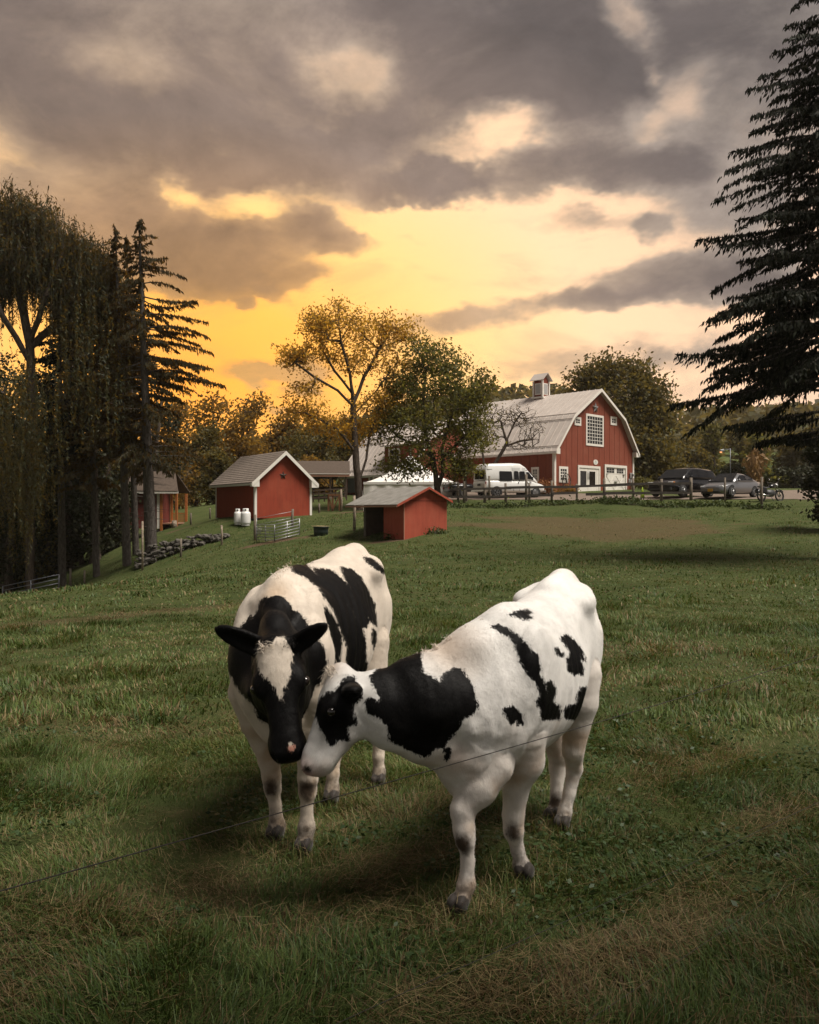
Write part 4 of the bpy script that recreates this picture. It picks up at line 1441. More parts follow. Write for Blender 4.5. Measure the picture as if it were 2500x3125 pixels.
M = {
    'barn_red': siding('barn_red', (0.215, 0.052, 0.028)),
    'shed_red': siding('shed_red', (0.27, 0.042, 0.018), wear=0.6),
    'run_red': siding('run_in_red', (0.34, 0.066, 0.036), wear=0.6),
    'dark_red': siding('dark_red', (0.12, 0.02, 0.014)),
    'white': pbr('white_paint', (0.74, 0.70, 0.63), 0.55, noise=0.25, nscale=4, dark=(0.55, 0.50, 0.44)),
    'metal_roof': pbr('pale_metal_roof', (0.52, 0.46, 0.41), 0.45, noise=0.4, nscale=1.2, dark=(0.36, 0.30, 0.26), spec=0.4),
    'shingle': pbr('brown_shingle', (0.245, 0.20, 0.165), 0.9, noise=0.6, nscale=5, bump=0.5, bscale=30, spec=0.2),
    'shingle_dark': pbr('dark_shingle', (0.10, 0.075, 0.058), 0.9, noise=0.6, nscale=5, bump=0.5, bscale=30, spec=0.2),
    'old_roof': pbr('grey_roll_roof', (0.26, 0.245, 0.22), 0.85, noise=0.7, nscale=2.5, bump=0.3, bscale=25, dark=(0.15, 0.14, 0.12), spec=0.25),
    'glass': pbr('window_glass', (0.02, 0.018, 0.016), 0.06, spec=0.6),
    'wood_grey': pbr('weathered_wood', (0.20, 0.165, 0.13), 0.9, noise=0.7, nscale=6, bump=0.5, bscale=40, spec=0.2),
    'wood_rail': pbr('dark_weathered_rail', (0.085, 0.072, 0.062), 0.9, noise=0.6, nscale=5, bump=0.5, bscale=40, spec=0.2),
    'wood_pale': pbr('pale_post_wood', (0.36, 0.29, 0.215), 0.9, noise=0.85, nscale=9, bump=0.5, bscale=40, dark=(0.13, 0.10, 0.08), spec=0.2),
    'wood_brown': pbr('stained_brown_wood', (0.20, 0.085, 0.035), 0.8, noise=0.5, nscale=7),
    'wood_orange': pbr('orange_stained_wood', (0.40, 0.13, 0.03), 0.7, noise=0.4, nscale=6),
    'wood_inside': pbr('dark_inner_boards', (0.10, 0.065, 0.045), 0.9, noise=0.6, nscale=4),
    'fascia': pbr('salmon_fascia', (0.34, 0.17, 0.11), 0.75, noise=0.3),
    'canvas': pbr('white_canvas', (0.78, 0.75, 0.70), 0.8, noise=0.2, nscale=2, dark=(0.6, 0.57, 0.52), bump=0.3, bscale=3),
    'steel': pbr('galvanised_tube', (0.36, 0.36, 0.36), 0.42, metal=0.55, noise=0.3),
    'steel_dark': pbr('dull_dark_steel', (0.16, 0.165, 0.18), 0.45, metal=0.6),
    'star': pbr('rusty_tin', (0.075, 0.05, 0.04), 0.6, metal=0.5, noise=0.6, nscale=9),
    'star_grey': pbr('grey_tin', (0.22, 0.21, 0.205), 0.55, metal=0.5, noise=0.4, nscale=9),
    'bluegrey': pbr('blue_grey_board', (0.17, 0.17, 0.205), 0.7, noise=0.3),
    'black': pbr('black_plastic', (0.012, 0.013, 0.013), 0.45),
    'concrete': pbr('concrete', (0.38, 0.35, 0.31), 0.9, noise=0.4, nscale=6),
    'stone': pbr('field_stone', (0.125, 0.112, 0.096), 0.9, noise=0.8, nscale=4, bump=0.7, bscale=12, dark=(0.035, 0.034, 0.028), spec=0.2),
    'tank': pbr('tank_white', (0.74, 0.73, 0.70), 0.4, noise=0.2, nscale=6),
    'straw': pbr('pale_straw', (0.55, 0.45, 0.24), 0.9, noise=0.5, nscale=20),
    'grey_box': pbr('grey_meter_box', (0.36, 0.35, 0.34), 0.5),
    'sign_blue': pbr('pale_blue_print', (0.30, 0.48, 0.58), 0.6),
}


class Frame:
    """Local building axes: a along the gable front, b back along the side, z up."""

    def __init__(self, O, ang):
        self.O = Vector(O)
        self.a = Vector((math.cos(ang), math.sin(ang), 0))
        self.b = Vector((-math.sin(ang), math.cos(ang), 0))

    def p(self, a, b, z):
        return self.O + self.a * a + self.b * b + Vector((0, 0, z))

    def hit_gable(self, px, py, b=0.0):
        """(a, z) where the sight line through a photograph pixel meets the gable plane at depth b."""
        k = (px - 1250) / 2500.0
        o = self.O + self.b * b
        a = (k * o.y - o.x) / (self.a.x - k * self.a.y)
        Y = o.y + a * self.a.y
        return a, EYE + (HZ - py) / 2500.0 * Y - self.O.z

    def hit_side(self, px, py, a=0.0):
        k = (px - 1250) / 2500.0
        o = self.O + self.a * a
        b = (k * o.y - o.x) / (self.b.x - k * self.b.y)
        Y = o.y + b * self.b.y
        return b, EYE + (HZ - py) / 2500.0 * Y - self.O.z


def window(fr, face, u0, u1, z0, z1, nx, nz, parent, name='window', trim=0.11, off=0.05, fixed=0.0, meet=None):
    """Window on the gable (face 'g') or side (face 's'): frame part with pane and muntin sub-parts."""
    def pt(u, z, o):
        return fr.p(u, fixed - o, z) if face == 'g' else fr.p(fixed - o, u, z)
    d = (pt(0, 0, 1) - pt(0, 0, 0))
    mb = MB()
    for (a0, a1, b0, b1) in ((u0, u1, z0, z0 + trim), (u0, u1, z1 - trim, z1), (u0, u0 + trim, z0 + trim, z1 - trim), (u1 - trim, u1, z0 + trim, z1 - trim)):
        mb.prism([pt(a0, b0, 0.0), pt(a1, b0, 0.0), pt(a1, b1, 0.0), pt(a0, b1, 0.0)], d * off)
    w = mb.build(name, M['white'], parent)
    iu0, iu1, iz0, iz1 = u0 + trim, u1 - trim, z0 + trim, z1 - trim
    bar = 0.045
    mb = MB()
    for i in range(1, nx):
        c = iu0 + (iu1 - iu0) * i / nx
        mb.prism([pt(c - bar / 2, iz0, 0.012), pt(c + bar / 2, iz0, 0.012), pt(c + bar / 2, iz1, 0.012), pt(c - bar / 2, iz1, 0.012)], d * (off * 0.45))
    for j in range(1, nz):
        c = iz0 + (iz1 - iz0) * j / nz
        h = bar * (1.8 if meet == j else 1.0)
        mb.prism([pt(iu0, c - h / 2, 0.013), pt(iu1, c - h / 2, 0.013), pt(iu1, c + h / 2, 0.013), pt(iu0, c + h / 2, 0.013)], d * (off * 0.47))
    mb.build('glazing_bar', M['white'], w)
    for i in range(nx):
        for j in range(nz):
            a0, a1 = iu0 + (iu1 - iu0) * i / nx, iu0 + (iu1 - iu0) * (i + 1) / nx
            b0, b1 = iz0 + (iz1 - iz0) * j / nz, iz0 + (iz1 - iz0) * (j + 1) / nz
            tl = random.uniform(-0.004, 0.004)
            MB().prism([pt(a0, b0, 0.004), pt(a1, b0, 0.004 + tl), pt(a1, b1, 0.004 + tl), pt(a0, b1, 0.004)], d * 0.006).build('pane', M['glass'], w)
    return w


def star_mesh(fr, a, z, r, off, mat, parent, fixed=0.0):
    mb = MB()
    c = fr.p(a, fixed - off - 0.10 * r / 0.3, z)
    ring = []
    for k in range(10):
        rr = r if k % 2 == 0 else r * 0.40
        th = math.pi / 2 + k * math.pi / 5
        ring.append(fr.p(a + rr * math.cos(th), fixed - off, z + rr * math.sin(th)))
    vs = [mb.bm.verts.new(p) for p in ring]
    cv = mb.bm.verts.new(c)
    for k in range(10):
        mb.bm.faces.new((vs[k], vs[(k + 1) % 10], cv))
    mb.bm.faces.new(vs[::-1])
    return mb.build('barn_star', mat, parent)


def roof_slab(name, pts, thick, mat, parent):
    """Sloped slab from four corner points (eave0, eave1, ridge1, ridge0)."""
    n = (pts[1] - pts[0]).cross(pts[3] - pts[0]).normalized()
    if n.z < 0:
        n = -n
    return MB().prism(pts, n * thick).build(name, mat, parent)


def prof_z(prof, a):
    return float(np.interp(a, [p[0] for p in prof], [p[1] for p in prof]))


def boards_gable(fr, prof, width, b, depth, parent, mat, name='wall_board', z0=0.0):
    a0, a1 = prof[0][0], prof[-1][0]
    n = max(1, round((a1 - a0) / width))
    es = np.linspace(a0, a1, n + 1)
    for i in range(n):
        l, r = es[i] + 0.022, es[i + 1] - 0.022
        top = [(l, prof_z(prof, l))] + [(pa, pz) for pa, pz in prof if l < pa < r] + [(r, prof_z(prof, r))]
        pts = [fr.p(l, b, z0), fr.p(r, b, z0)] + [fr.p(a, b, z) for a, z in reversed(top)]
        MB().prism(pts, fr.b * depth).build(name, mat, parent)


# ------------------------------------------------------------------ the big gambrel barn
def gambrel(fr, prof, L, parent, board, seam, rake_w=0.26, over=0.45, eave_over=0.35, side_wall=True, boards_side=None, back=True):
    wdt = prof[-1][0]
    # inner shell, set back behind the boards
    ins = [(max(min(a, wdt - 0.06), 0.06), z - 0.05) for a, z in prof]
    sh = MB()
    sh.prism([fr.p(ins[0][0], 0.07, -0.6), fr.p(ins[-1][0], 0.07, -0.6)] + [fr.p(a, 0.07, z) for a, z in reversed(ins)], fr.b * (L - 0.14))
    sh.build('wall', M['dark_red'], parent)
    boards_gable(fr, prof, board, 0.0, 0.065, parent, M['barn_red'])
    if back:
        boards_gable(fr, prof, board, L - 0.065, 0.065, parent, M['barn_red'])
    nb = max(1, round(L / board))
    eb = np.linspace(0, L, nb + 1)
    for i in range(nb):
        MB().prism([fr.p(0, eb[i] + 0.022, 0), fr.p(0, eb[i + 1] - 0.022, 0), fr.p(0, eb[i + 1] - 0.022, prof[0][1]), fr.p(0, eb[i] + 0.022, prof[0][1])], fr.a * 0.058).build('wall_board', M['barn_red'], parent)
    MB().prism([fr.p(wdt - 0.05, 0.08, 0), fr.p(wdt, 0.08, 0), fr.p(wdt, 0.08, prof[-1][1]), fr.p(wdt - 0.05, 0.08, prof[-1][1])], fr.b * (L - 0.16)).build('far_wall', M['barn_red'], parent)
    # roof slopes with standing seams
    ext = [(prof[0][0] - eave_over, prof[0][1] - eave_over * 0.75)] + prof[1:-1] + [(prof[-1][0] + eave_over, prof[-1][1] - eave_over * 0.75)]
    for i in range(len(ext) - 1):
        (a0, z0), (a1, z1) = ext[i], ext[i + 1]
        pts = [fr.p(a0, -over, z0 + 0.03), fr.p(a0, L + over, z0 + 0.03), fr.p(a1, L + over, z1 + 0.03), fr.p(a1, -over, z1 + 0.03)]
        rf = roof_slab('roof', pts, 0.05, M['metal_roof'], parent)
        n = (pts[1] - pts[0]).cross(pts[3] - pts[0]).normalized()
        if n.z < 0:
            n = -n
        mb = MB()
        ns = int((L + 2 * over) / seam)
        for k in range(ns + 1):
            b = -over + (L + 2 * over) * k / ns
            p0, p1 = fr.p(a0, b, z0 + 0.03) + n * 0.075, fr.p(a1, b, z1 + 0.03) + n * 0.075
            mb.bar(p0, p1, 0.035, 0.05, n)
        sm = mb.build('roof_seam', M['metal_roof'], rf, kind='stuff')
        if i in (0, 1):
            mb = MB()
            for f_ in ((0.14, 0.9) if i == 0 else (0.06,)):
                q = (a0 + (a1 - a0) * f_, z0 + (z1 - z0) * f_)
                mb.bar(fr.p(q[0], -over, q[1]) + n * 0.13, fr.p(q[0], L + over, q[1]) + n * 0.13, 0.03, 0.05, n)
            mb.build('snow_guard', M['wood_grey'], rf)
        # white rake boards front and back
        for bb in (-over - 0.045, L + over + 0.005):
            dn = Vector((0, 0, -rake_w))
            MB().prism([fr.p(a0, bb, z0 + 0.10), fr.p(a1, bb, z1 + 0.10), fr.p(a1, bb, z1 + 0.10) + dn, fr.p(a0, bb, z0 + 0.10) + dn], fr.b * 0.04).build('rake_board', M['white'], parent)
        # soffit under the overhang
    for a0, sgn in ((ext[0][0], -1), (ext[-1][0], 1)):
        zz = ext[0][1] if sgn < 0 else ext[-1][1]
        MB().prism([fr.p(a0, -over, zz - 0.14), fr.p(a0, L + over, zz - 0.14), fr.p(a0, L + over, zz + 0.06), fr.p(a0, -over, zz + 0.06)], fr.a * sgn * 0.05).build('fascia', M['white'], parent)
        a2 = prof[0][0] if sgn < 0 else prof[-1][0]
        z2 = prof[0][1] if sgn < 0 else prof[-1][1]
        MB().prism([fr.p(a0, -over + 0.01, zz - 0.16), fr.p(a2 - sgn * 0.25, -over + 0.01, zz - 0.16), fr.p(a2 - sgn * 0.25, -over + 0.01, z2 + 0.05), fr.p(a0, -over + 0.01, zz + 0.05)], fr.b * (over - 0.02)).build('eave_return', M['white'], parent)
        MB().prism([fr.p(a0, 0, zz - 0.13), fr.p(a2, 0, zz - 0.13), fr.p(a2, L, zz - 0.13), fr.p(a0, L, zz - 0.13)], Vector((0, 0, 0.03))).build('soffit', M['white'], parent)
    # corner boards
    for a_, sg in ((0, -1), (wdt, 1)):
        ct = prof[0][1] - 0.02 if sg < 0 else prof[-1][1] - 0.02
        mb = MB()
        lo, hi = (a_ - 0.03, a_ + 0.22) if sg < 0 else (a_ - 0.22, a_ + 0.03)
        mb.prism([fr.p(lo, -0.035, -0.3), fr.p(hi, -0.035, -0.3), fr.p(hi, -0.035, ct), fr.p(lo, -0.035, ct)], fr.b * 0.033)
        if sg < 0:
            mb.prism([fr.p(-0.03, -0.002, -0.3), fr.p(-0.03, 0.20, -0.3), fr.p(-0.03, 0.20, ct), fr.p(-0.03, -0.002, ct)], fr.a * 0.028)
        mb.build('corner_board', M['white'], parent)


def build_barn():
    fr = Frame((12.38, 70.0, 3.61), math.radians(45))
    B = empty('barn', fr.O, 'big red gambrel barn with pale metal roof and tall grid window', 'barn')
    prof = [(0, 3.62), (2.45, 6.62), (6.75, 9.35), (10.9, 6.95), (13.2, 3.95)]
    L = 14.0
    gambrel(fr, prof, L, B, 0.90, 0.62)
    h = fr.hit_gable

    def gw(x0, y0, x1, y1, nx, nz, **k):
        (a0, z1), (a1, _) = h(x0, y0), h(x1, y0)
        _, z0 = h((x0 + x1) / 2, y1)
        _, z1 = h((x0 + x1) / 2, y0)
        return window(fr, 'g', a0, a1, z0, z1, nx, nz, B, **k)
    gw(1788, 1265, 1841.5, 1361, 6, 8, trim=0.20)
    gw(1753, 1272, 1773, 1298, 2, 2, trim=0.20)
    gw(1863, 1271, 1882, 1297, 2, 2, trim=0.20)
    gw(1705.5, 1423, 1733, 1472, 3, 4, trim=0.22, meet=2)
    # glazed double door
    a0, zt = h(1762, 1421)
    a1, _ = h(1830, 1421)
    dr = MB()
    zt = h(1796, 1421)[1]
    for q in ((a0, a0 + 0.2, 0, zt), (a1 - 0.2, a1, 0, zt), (a0 + 0.2, a1 - 0.2, zt - 0.22, zt)):
        dr.prism([fr.p(q[0], 0, q[2]), fr.p(q[1], 0, q[2]), fr.p(q[1], 0, q[3]), fr.p(q[0], 0, q[3])], fr.b * -0.10)
    d = dr.build('double_door', M['white'], B)
    u0, u1 = a0 + 0.2, a1 - 0.55
    um = (u0 + u1) / 2
    for s0, s1 in ((u0, um - 0.02), (um + 0.02, u1)):
        mb = MB()
        for q in ((s0, s0 + 0.22, 0.02, zt - 0.24), (s1 - 0.22, s1, 0.02, zt - 0.24), (s0 + 0.22, s1 - 0.22, 0.02, 0.62), (s0 + 0.22, s1 - 0.22, zt - 0.5, zt - 0.24)):
            mb.prism([fr.p(q[0], 0, q[2]), fr.p(q[1], 0, q[2]), fr.p(q[1], 0, q[3]), fr.p(q[0], 0, q[3])], fr.b * -0.045)
        mb.build('door_leaf', M['white'], d)
        MB().prism([fr.p(s0 + 0.2, -0.01, 0.6), fr.p(s1 - 0.2, -0.01, 0.6), fr.p(s1 - 0.2, -0.01, zt - 0.48), fr.p(s0 + 0.2, -0.01, zt - 0.48)], fr.b * -0.012).build('pane', M['glass'], d)
    MB().prism([fr.p(u1 + 0.02, 0, 0.02), fr.p(a1 - 0.2, 0, 0.02), fr.p(a1 - 0.2, 0, zt - 0.24), fr.p(u1 + 0.02, 0, zt - 0.24)], fr.b * -0.05).build('side_panel', M['white'], d)
    hb = MB()
    for s in (-0.10, 0.10):
        hb.tube([fr.p(um + s, -0.10, 1.15), fr.p(um + s, -0.10, 1.95)], 0.025, 6)
    hb.build('handle', M['steel'], d)
    # carriage style garage door
    a0, zt = h(1843.5, 1419)
    a1, _ = h(1911, 1419)
    zt = h(1877, 1419)[1]
    mb = MB()
    for q in ((a0, a0 + 0.22, 0, zt), (a1 - 0.22, a1, 0, zt), (a0 + 0.22, a1 - 0.22, zt - 0.24, zt)):
        mb.prism([fr.p(q[0], 0, q[2]), fr.p(q[1], 0, q[2]), fr.p(q[1], 0, q[3]), fr.p(q[0], 0, q[3])], fr.b * -0.11)
    gd = mb.build('garage_door', M['white'], B)
    i0, i1, it = a0 + 0.22, a1 - 0.22, zt - 0.24
    for k in range(4):
        zz0, zz1 = it * k / 4 + 0.01, it * (k + 1) / 4 - 0.01
        MB().prism([fr.p(i0, 0, zz0), fr.p(i1, 0, zz0), fr.p(i1, 0, zz1), fr.p(i0, 0, zz1)], fr.b * -0.03).build('door_panel', M['white'], gd)
    br = MB()
    im = (i0 + i1) / 2
    zb0, zb1 = it * 0.12, it * 0.70
    for s0, s1 in ((i0, im), (im, i1)):
        br.bar(fr.p(s0 + 0.1, -0.042, zb0), fr.p(s1 - 0.1, -0.042, zb1), 0.12, 0.02, fr.b)
        br.bar(fr.p(s0 + 0.1, -0.046, zb1), fr.p(s1 - 0.1, -0.046, zb0), 0.12, 0.02, fr.b)
    br.build('cross_brace', M['white'], gd)
    for c0, c1 in ((i0 + 0.15, im - 0.2), (im + 0.2, i1 - 0.3)):
        for k in range(3):
            for j in range(2):
                w_ = (c1 - c0) / 3
                zz = it * 0.79 + j * it * 0.095
                MB().prism([fr.p(c0 + k * w_ + 0.03, -0.03, zz), fr.p(c0 + (k + 1) * w_ - 0.03, -0.03, zz), fr.p(c0 + (k + 1) * w_ - 0.03, -0.03, zz + it * 0.08), fr.p(c0 + k * w_ + 0.03, -0.03, zz + it * 0.08)], fr.b * -0.012).build('pane', M['glass'], gd)
    mb = MB()
    for a_, z_ in ((i0 + 0.2, it * 0.74), (i1 - 0.3, it * 0.74), (i1 - 0.3, it * 0.06), (im - 0.1, it * 0.45), (im + 0.1, it * 0.45)):
        mb.box(fr.p(a_, -0.055, z_), (0.26, 0.26, 0.03))
    mb.build('hinge', M['black'], gd)
    # star, oval sign with emblem, meter boxes
    a_, z_ = h(1816.5, 1236)
    star_mesh(fr, a_, z_ - 0.25, 0.52, 0.06, M['star_grey'], B)
    a_, z_ = h(1817.5, 1410)
    mb = MB()
    mb.prism([fr.p(a_ + 0.36 * math.cos(t_ * math.pi / 12), 0, z_ + 0.235 * math.sin(t_ * math.pi / 12)) for t_ in range(24)], fr.b * -0.05)
    sg = mb.build('oval_sign', M['white'], B)
    mb = MB()
    mb.prism([fr.p(a_ + 0.05 * math.cos(t_ * math.pi / 5), -0.052, z_ + 0.09 + 0.045 * math.sin(t_ * math.pi / 5)) for t_ in range(10)], fr.b * -0.006)
    mb.prism([fr.p(a_ - 0.02, -0.052, z_ + 0.02), fr.p(a_ + 0.02, -0.052, z_ + 0.02), fr.p(a_ + 0.02, -0.052, z_ + 0.06), fr.p(a_ - 0.02, -0.052, z_ + 0.06)], fr.b * -0.005)
    mb.build('emblem', M['black'], sg)
    mb = MB()
    mb.tube([fr.p(a_ + 0.2 * (k / 9 - 0.5) * 2, -0.056, z_ - 0.02 + 0.022 * math.sin(k * 2.2)) for k in range(10)], 0.010, 5)
    mb.tube([fr.p(a_ + 0.14 * (k / 7 - 0.5) * 2, -0.056, z_ - 0.10 + 0.012 * math.sin(k * 2.6)) for k in range(8)], 0.008, 5)
    mb.build('script_line', M['sign_blue'], sg)
    a_, z_ = h(1923.5, 1451)
    mb = MB().box(fr.p(a_, -0.10, z_), (0.30, 0.30, 0.5), bevel=0.02)
    mb.tube([fr.p(a_ + 0.05, -0.1, z_ - 0.2), fr.p(a_ + 0.05, -0.1, 0.0)], 0.05, 8)
    mt = mb.build('meter_box', M['grey_box'], B)
    MB().box(fr.p(a_ + 0.02, -0.29, z_ + 0.02), (0.12, 0.12, 0.22)).build('meter_dial', M['black'], mt)
    a_, z_ = h(1918.5, 1467)
    MB().box(fr.p(a_, -0.08, z_), (0.2, 0.2, 0.36), bevel=0.02).build('outlet_box', M['grey_box'], B)
    # side windows
    for x0, x1, y0, y1 in ((1576, 1603, 1427, 1476), (1622, 1645.5, 1425, 1472)):
        b0, b1 = fr.hit_side(x1, y0)[0], fr.hit_side(x0, y0)[0]
        zt = fr.hit_side((x0 + x1) / 2, y0)[1]
        zb = fr.hit_side((x0 + x1) / 2, y1)[1]
        window(fr, 's', b0, b1, zb, zt, 3, 4, B, trim=0.2, meet=2)
    # ridge cupola
    _, zr = 0, prof[2][1]
    bc = 5.6
    k = (1652 - 1250) / 2500.0
    o = fr.O + fr.a * prof[2][0]
    bc = (k * o.y - o.x) / (fr.b.x - k * fr.b.y)
    mb = MB()
    c = fr.p(prof[2][0], bc, zr)
    R = Matrix((fr.a, fr.b, Vector((0, 0, 1)))).transposed()
    hw = 0.52
    cu = mb.box(c + Vector((0, 0, 0.55)), (2 * hw, 2 * hw, 1.9), R).build('cupola', M['barn_red'], B)
    mb = MB()
    for sa in (-1, 1):
        for sb in (-1, 1):
            mb.box(c + fr.a * sa * hw + fr.b * sb * hw + Vector((0, 0, 0.6)), (0.16, 0.16, 1.82), R)
    mb.box(c + Vector((0, 0, -0.10)), (2 * hw + 0.3, 2 * hw + 0.3, 0.16), R)
    mb.build('cupola_trim', M['white'], cu)
    for (sa, sb) in ((0, -1), (-1, 0), (1, 0), (0, 1)):
        w_ = c + fr.a * sa * (hw + 0.012) + fr.b * sb * (hw + 0.012) + Vector((0, 0, 0.72))
        sz = (0.70, 0.02, 1.1) if sa == 0 else (0.02, 0.70, 1.1)
        MB().box(w_, sz, R).build('cupola_window', M['white'], cu)
        sz2 = (0.54, 0.02, 0.92) if sa == 0 else (0.02, 0.54, 0.92)
        MB().box(w_ + fr.a * sa * 0.02 + fr.b * sb * 0.02, sz2, R).build('louvre', M['grey_box'], cu)
    zt = 1.5
    e = hw + 0.28
    for s in (-1, 1):
        p0, p1 = c + fr.a * s * e - fr.b * e + Vector((0, 0, zt)), c + fr.a * s * e + fr.b * e + Vector((0, 0, zt))
        q0, q1 = c - fr.b * e + Vector((0, 0, zt + 0.72)), c + fr.b * e + Vector((0, 0, zt + 0.72))
        roof_slab('cupola_roof', [p0, p1, q1, q0], 0.06, M['metal_roof'], cu)
    for sb in (-1, 1):
        MB().prism([c + fr.a * -hw + fr.b * sb * (hw + 0.0) + Vector((0, 0, zt)), c + fr.a * hw + fr.b * sb * hw + Vector((0, 0, zt)), c + fr.b * sb * hw + Vector((0, 0, zt + 0.5))], fr.b * -sb * 0.1).build('cupola_gable', M['barn_red'], cu)
    return fr


barn_fr = build_barn()


def build_wing():
    fr0 = Frame((-6.4, 80.0, 3.2), math.radians(45))
    # gable front of this wing faces right like the barn; its long side faces the meadow
    L, D = 9.0, 10.8
    O = fr0.p(0, 0, 0) - fr0.b * L
    fr = Frame((O.x, O.y, 3.2), math.radians(45))
    B = empty('barn_wing', O, 'lower red gambrel wing with dormer behind the white tent', 'barn')
    prof = [(0, 2.33), (2.6, 5.6), (5.4, 7.35), (8.2, 5.6), (10.8, 2.33)]
    gambrel(fr, prof, L, B, 0.9, 0.55, over=0.35, eave_over=0.4)
    # dormer on the meadow slope
    b1, z0 = fr.hit_side(1174, 1427, 0.35)
    b0, z1 = fr.hit_side(1262, 1357, 0.35)
    dm = MB().prism([fr.p(0.35, b0, z0 - 0.5), fr.p(0.35, b1, z0 - 0.5), fr.p(0.35, b1, z1), fr.p(0.35, b0, z1)], fr.a * 4.0).build('dormer', M['barn_red'], B)
    roof_slab('dormer_roof', [fr.p(0.05, b0 - 0.3, z1 + 0.02), fr.p(0.05, b1 + 0.3, z1 + 0.02), fr.p(4.4, b1 + 0.3, z1 + 1.25), fr.p(4.4, b0 - 0.3, z1 + 1.25)], 0.12, M['metal_roof'], dm)
    wb1, wz0 = fr.hit_side(1187, 1411, 0.35)
    wb0, wz1 = fr.hit_side(1222, 1366, 0.35)
    window(fr, 's', wb0, wb1, wz0, wz1, 2, 2, B, trim=0.16, fixed=0.35)
    wb1, wz0 = fr.hit_side(1126, 1474)
    wb0, wz1 = fr.hit_side(1143, 1447)
    window(fr, 's', wb0, wb1, wz0, wz1, 1, 2, B, trim=0.18)
    # blue grey cover standing proud of the wall near the corner
    b1, z1 = fr.hit_side(1062, 1454, -0.3)
    b0, z0 = fr.hit_side(1091, 1502, -0.3)
    MB().prism([fr.p(-0.3, b0, z0), fr.p(-0.3, b1, z0), fr.p(-0.3, b1, z1), fr.p(-0.3, b0, z1)], fr.a * 0.28).build('shutter', M['bluegrey'], B)
    MB().prism([fr.p(-0.02, L - 0.25, -1), fr.p(-0.02, L + 0.02, -1), fr.p(-0.02, L + 0.02, 2.2), fr.p(-0.02, L - 0.25, 2.2)], fr.a * 0.018).build('corner_board', M['white'], B)
    MB().prism([fr.p(-0.1, -0.1, -1.2), fr.p(-0.1, L + 0.1, -1.2), fr.p(-0.1, L + 0.1, -0.05), fr.p(-0.1, -0.1, -0.05)], fr.a * 0.09).build('foundation', M['concrete'], B)


build_wing()


# ------------------------------------------------------------------ gabled sheds
def courses(fr, eave, ridge, b0, b1, n, mat, parent, name='shingle_course', lift=0.02):
    """Lapped shingle courses climbing one slope, each course a lapped strip with staggered tabs."""
    for k in range(n):
        t0, t1 = k / n, (k + 1.25) / n
        t1 = min(t1, 1.0)
        q0 = (eave[0] + (ridge[0] - eave[0]) * t0, eave[1] + (ridge[1] - eave[1]) * t0)
        q1 = (eave[0] + (ridge[0] - eave[0]) * t1, eave[1] + (ridge[1] - eave[1]) * t1)
        up = Vector((0, 0, 1))
        pts = [fr.p(q0[0], b0, q0[1] + lift + 0.03), fr.p(q0[0], b1, q0[1] + lift + 0.03), fr.p(q1[0], b1, q1[1] + lift), fr.p(q1[0], b0, q1[1] + lift)]
        MB().prism(pts, up * 0.02).build(name, mat, parent)


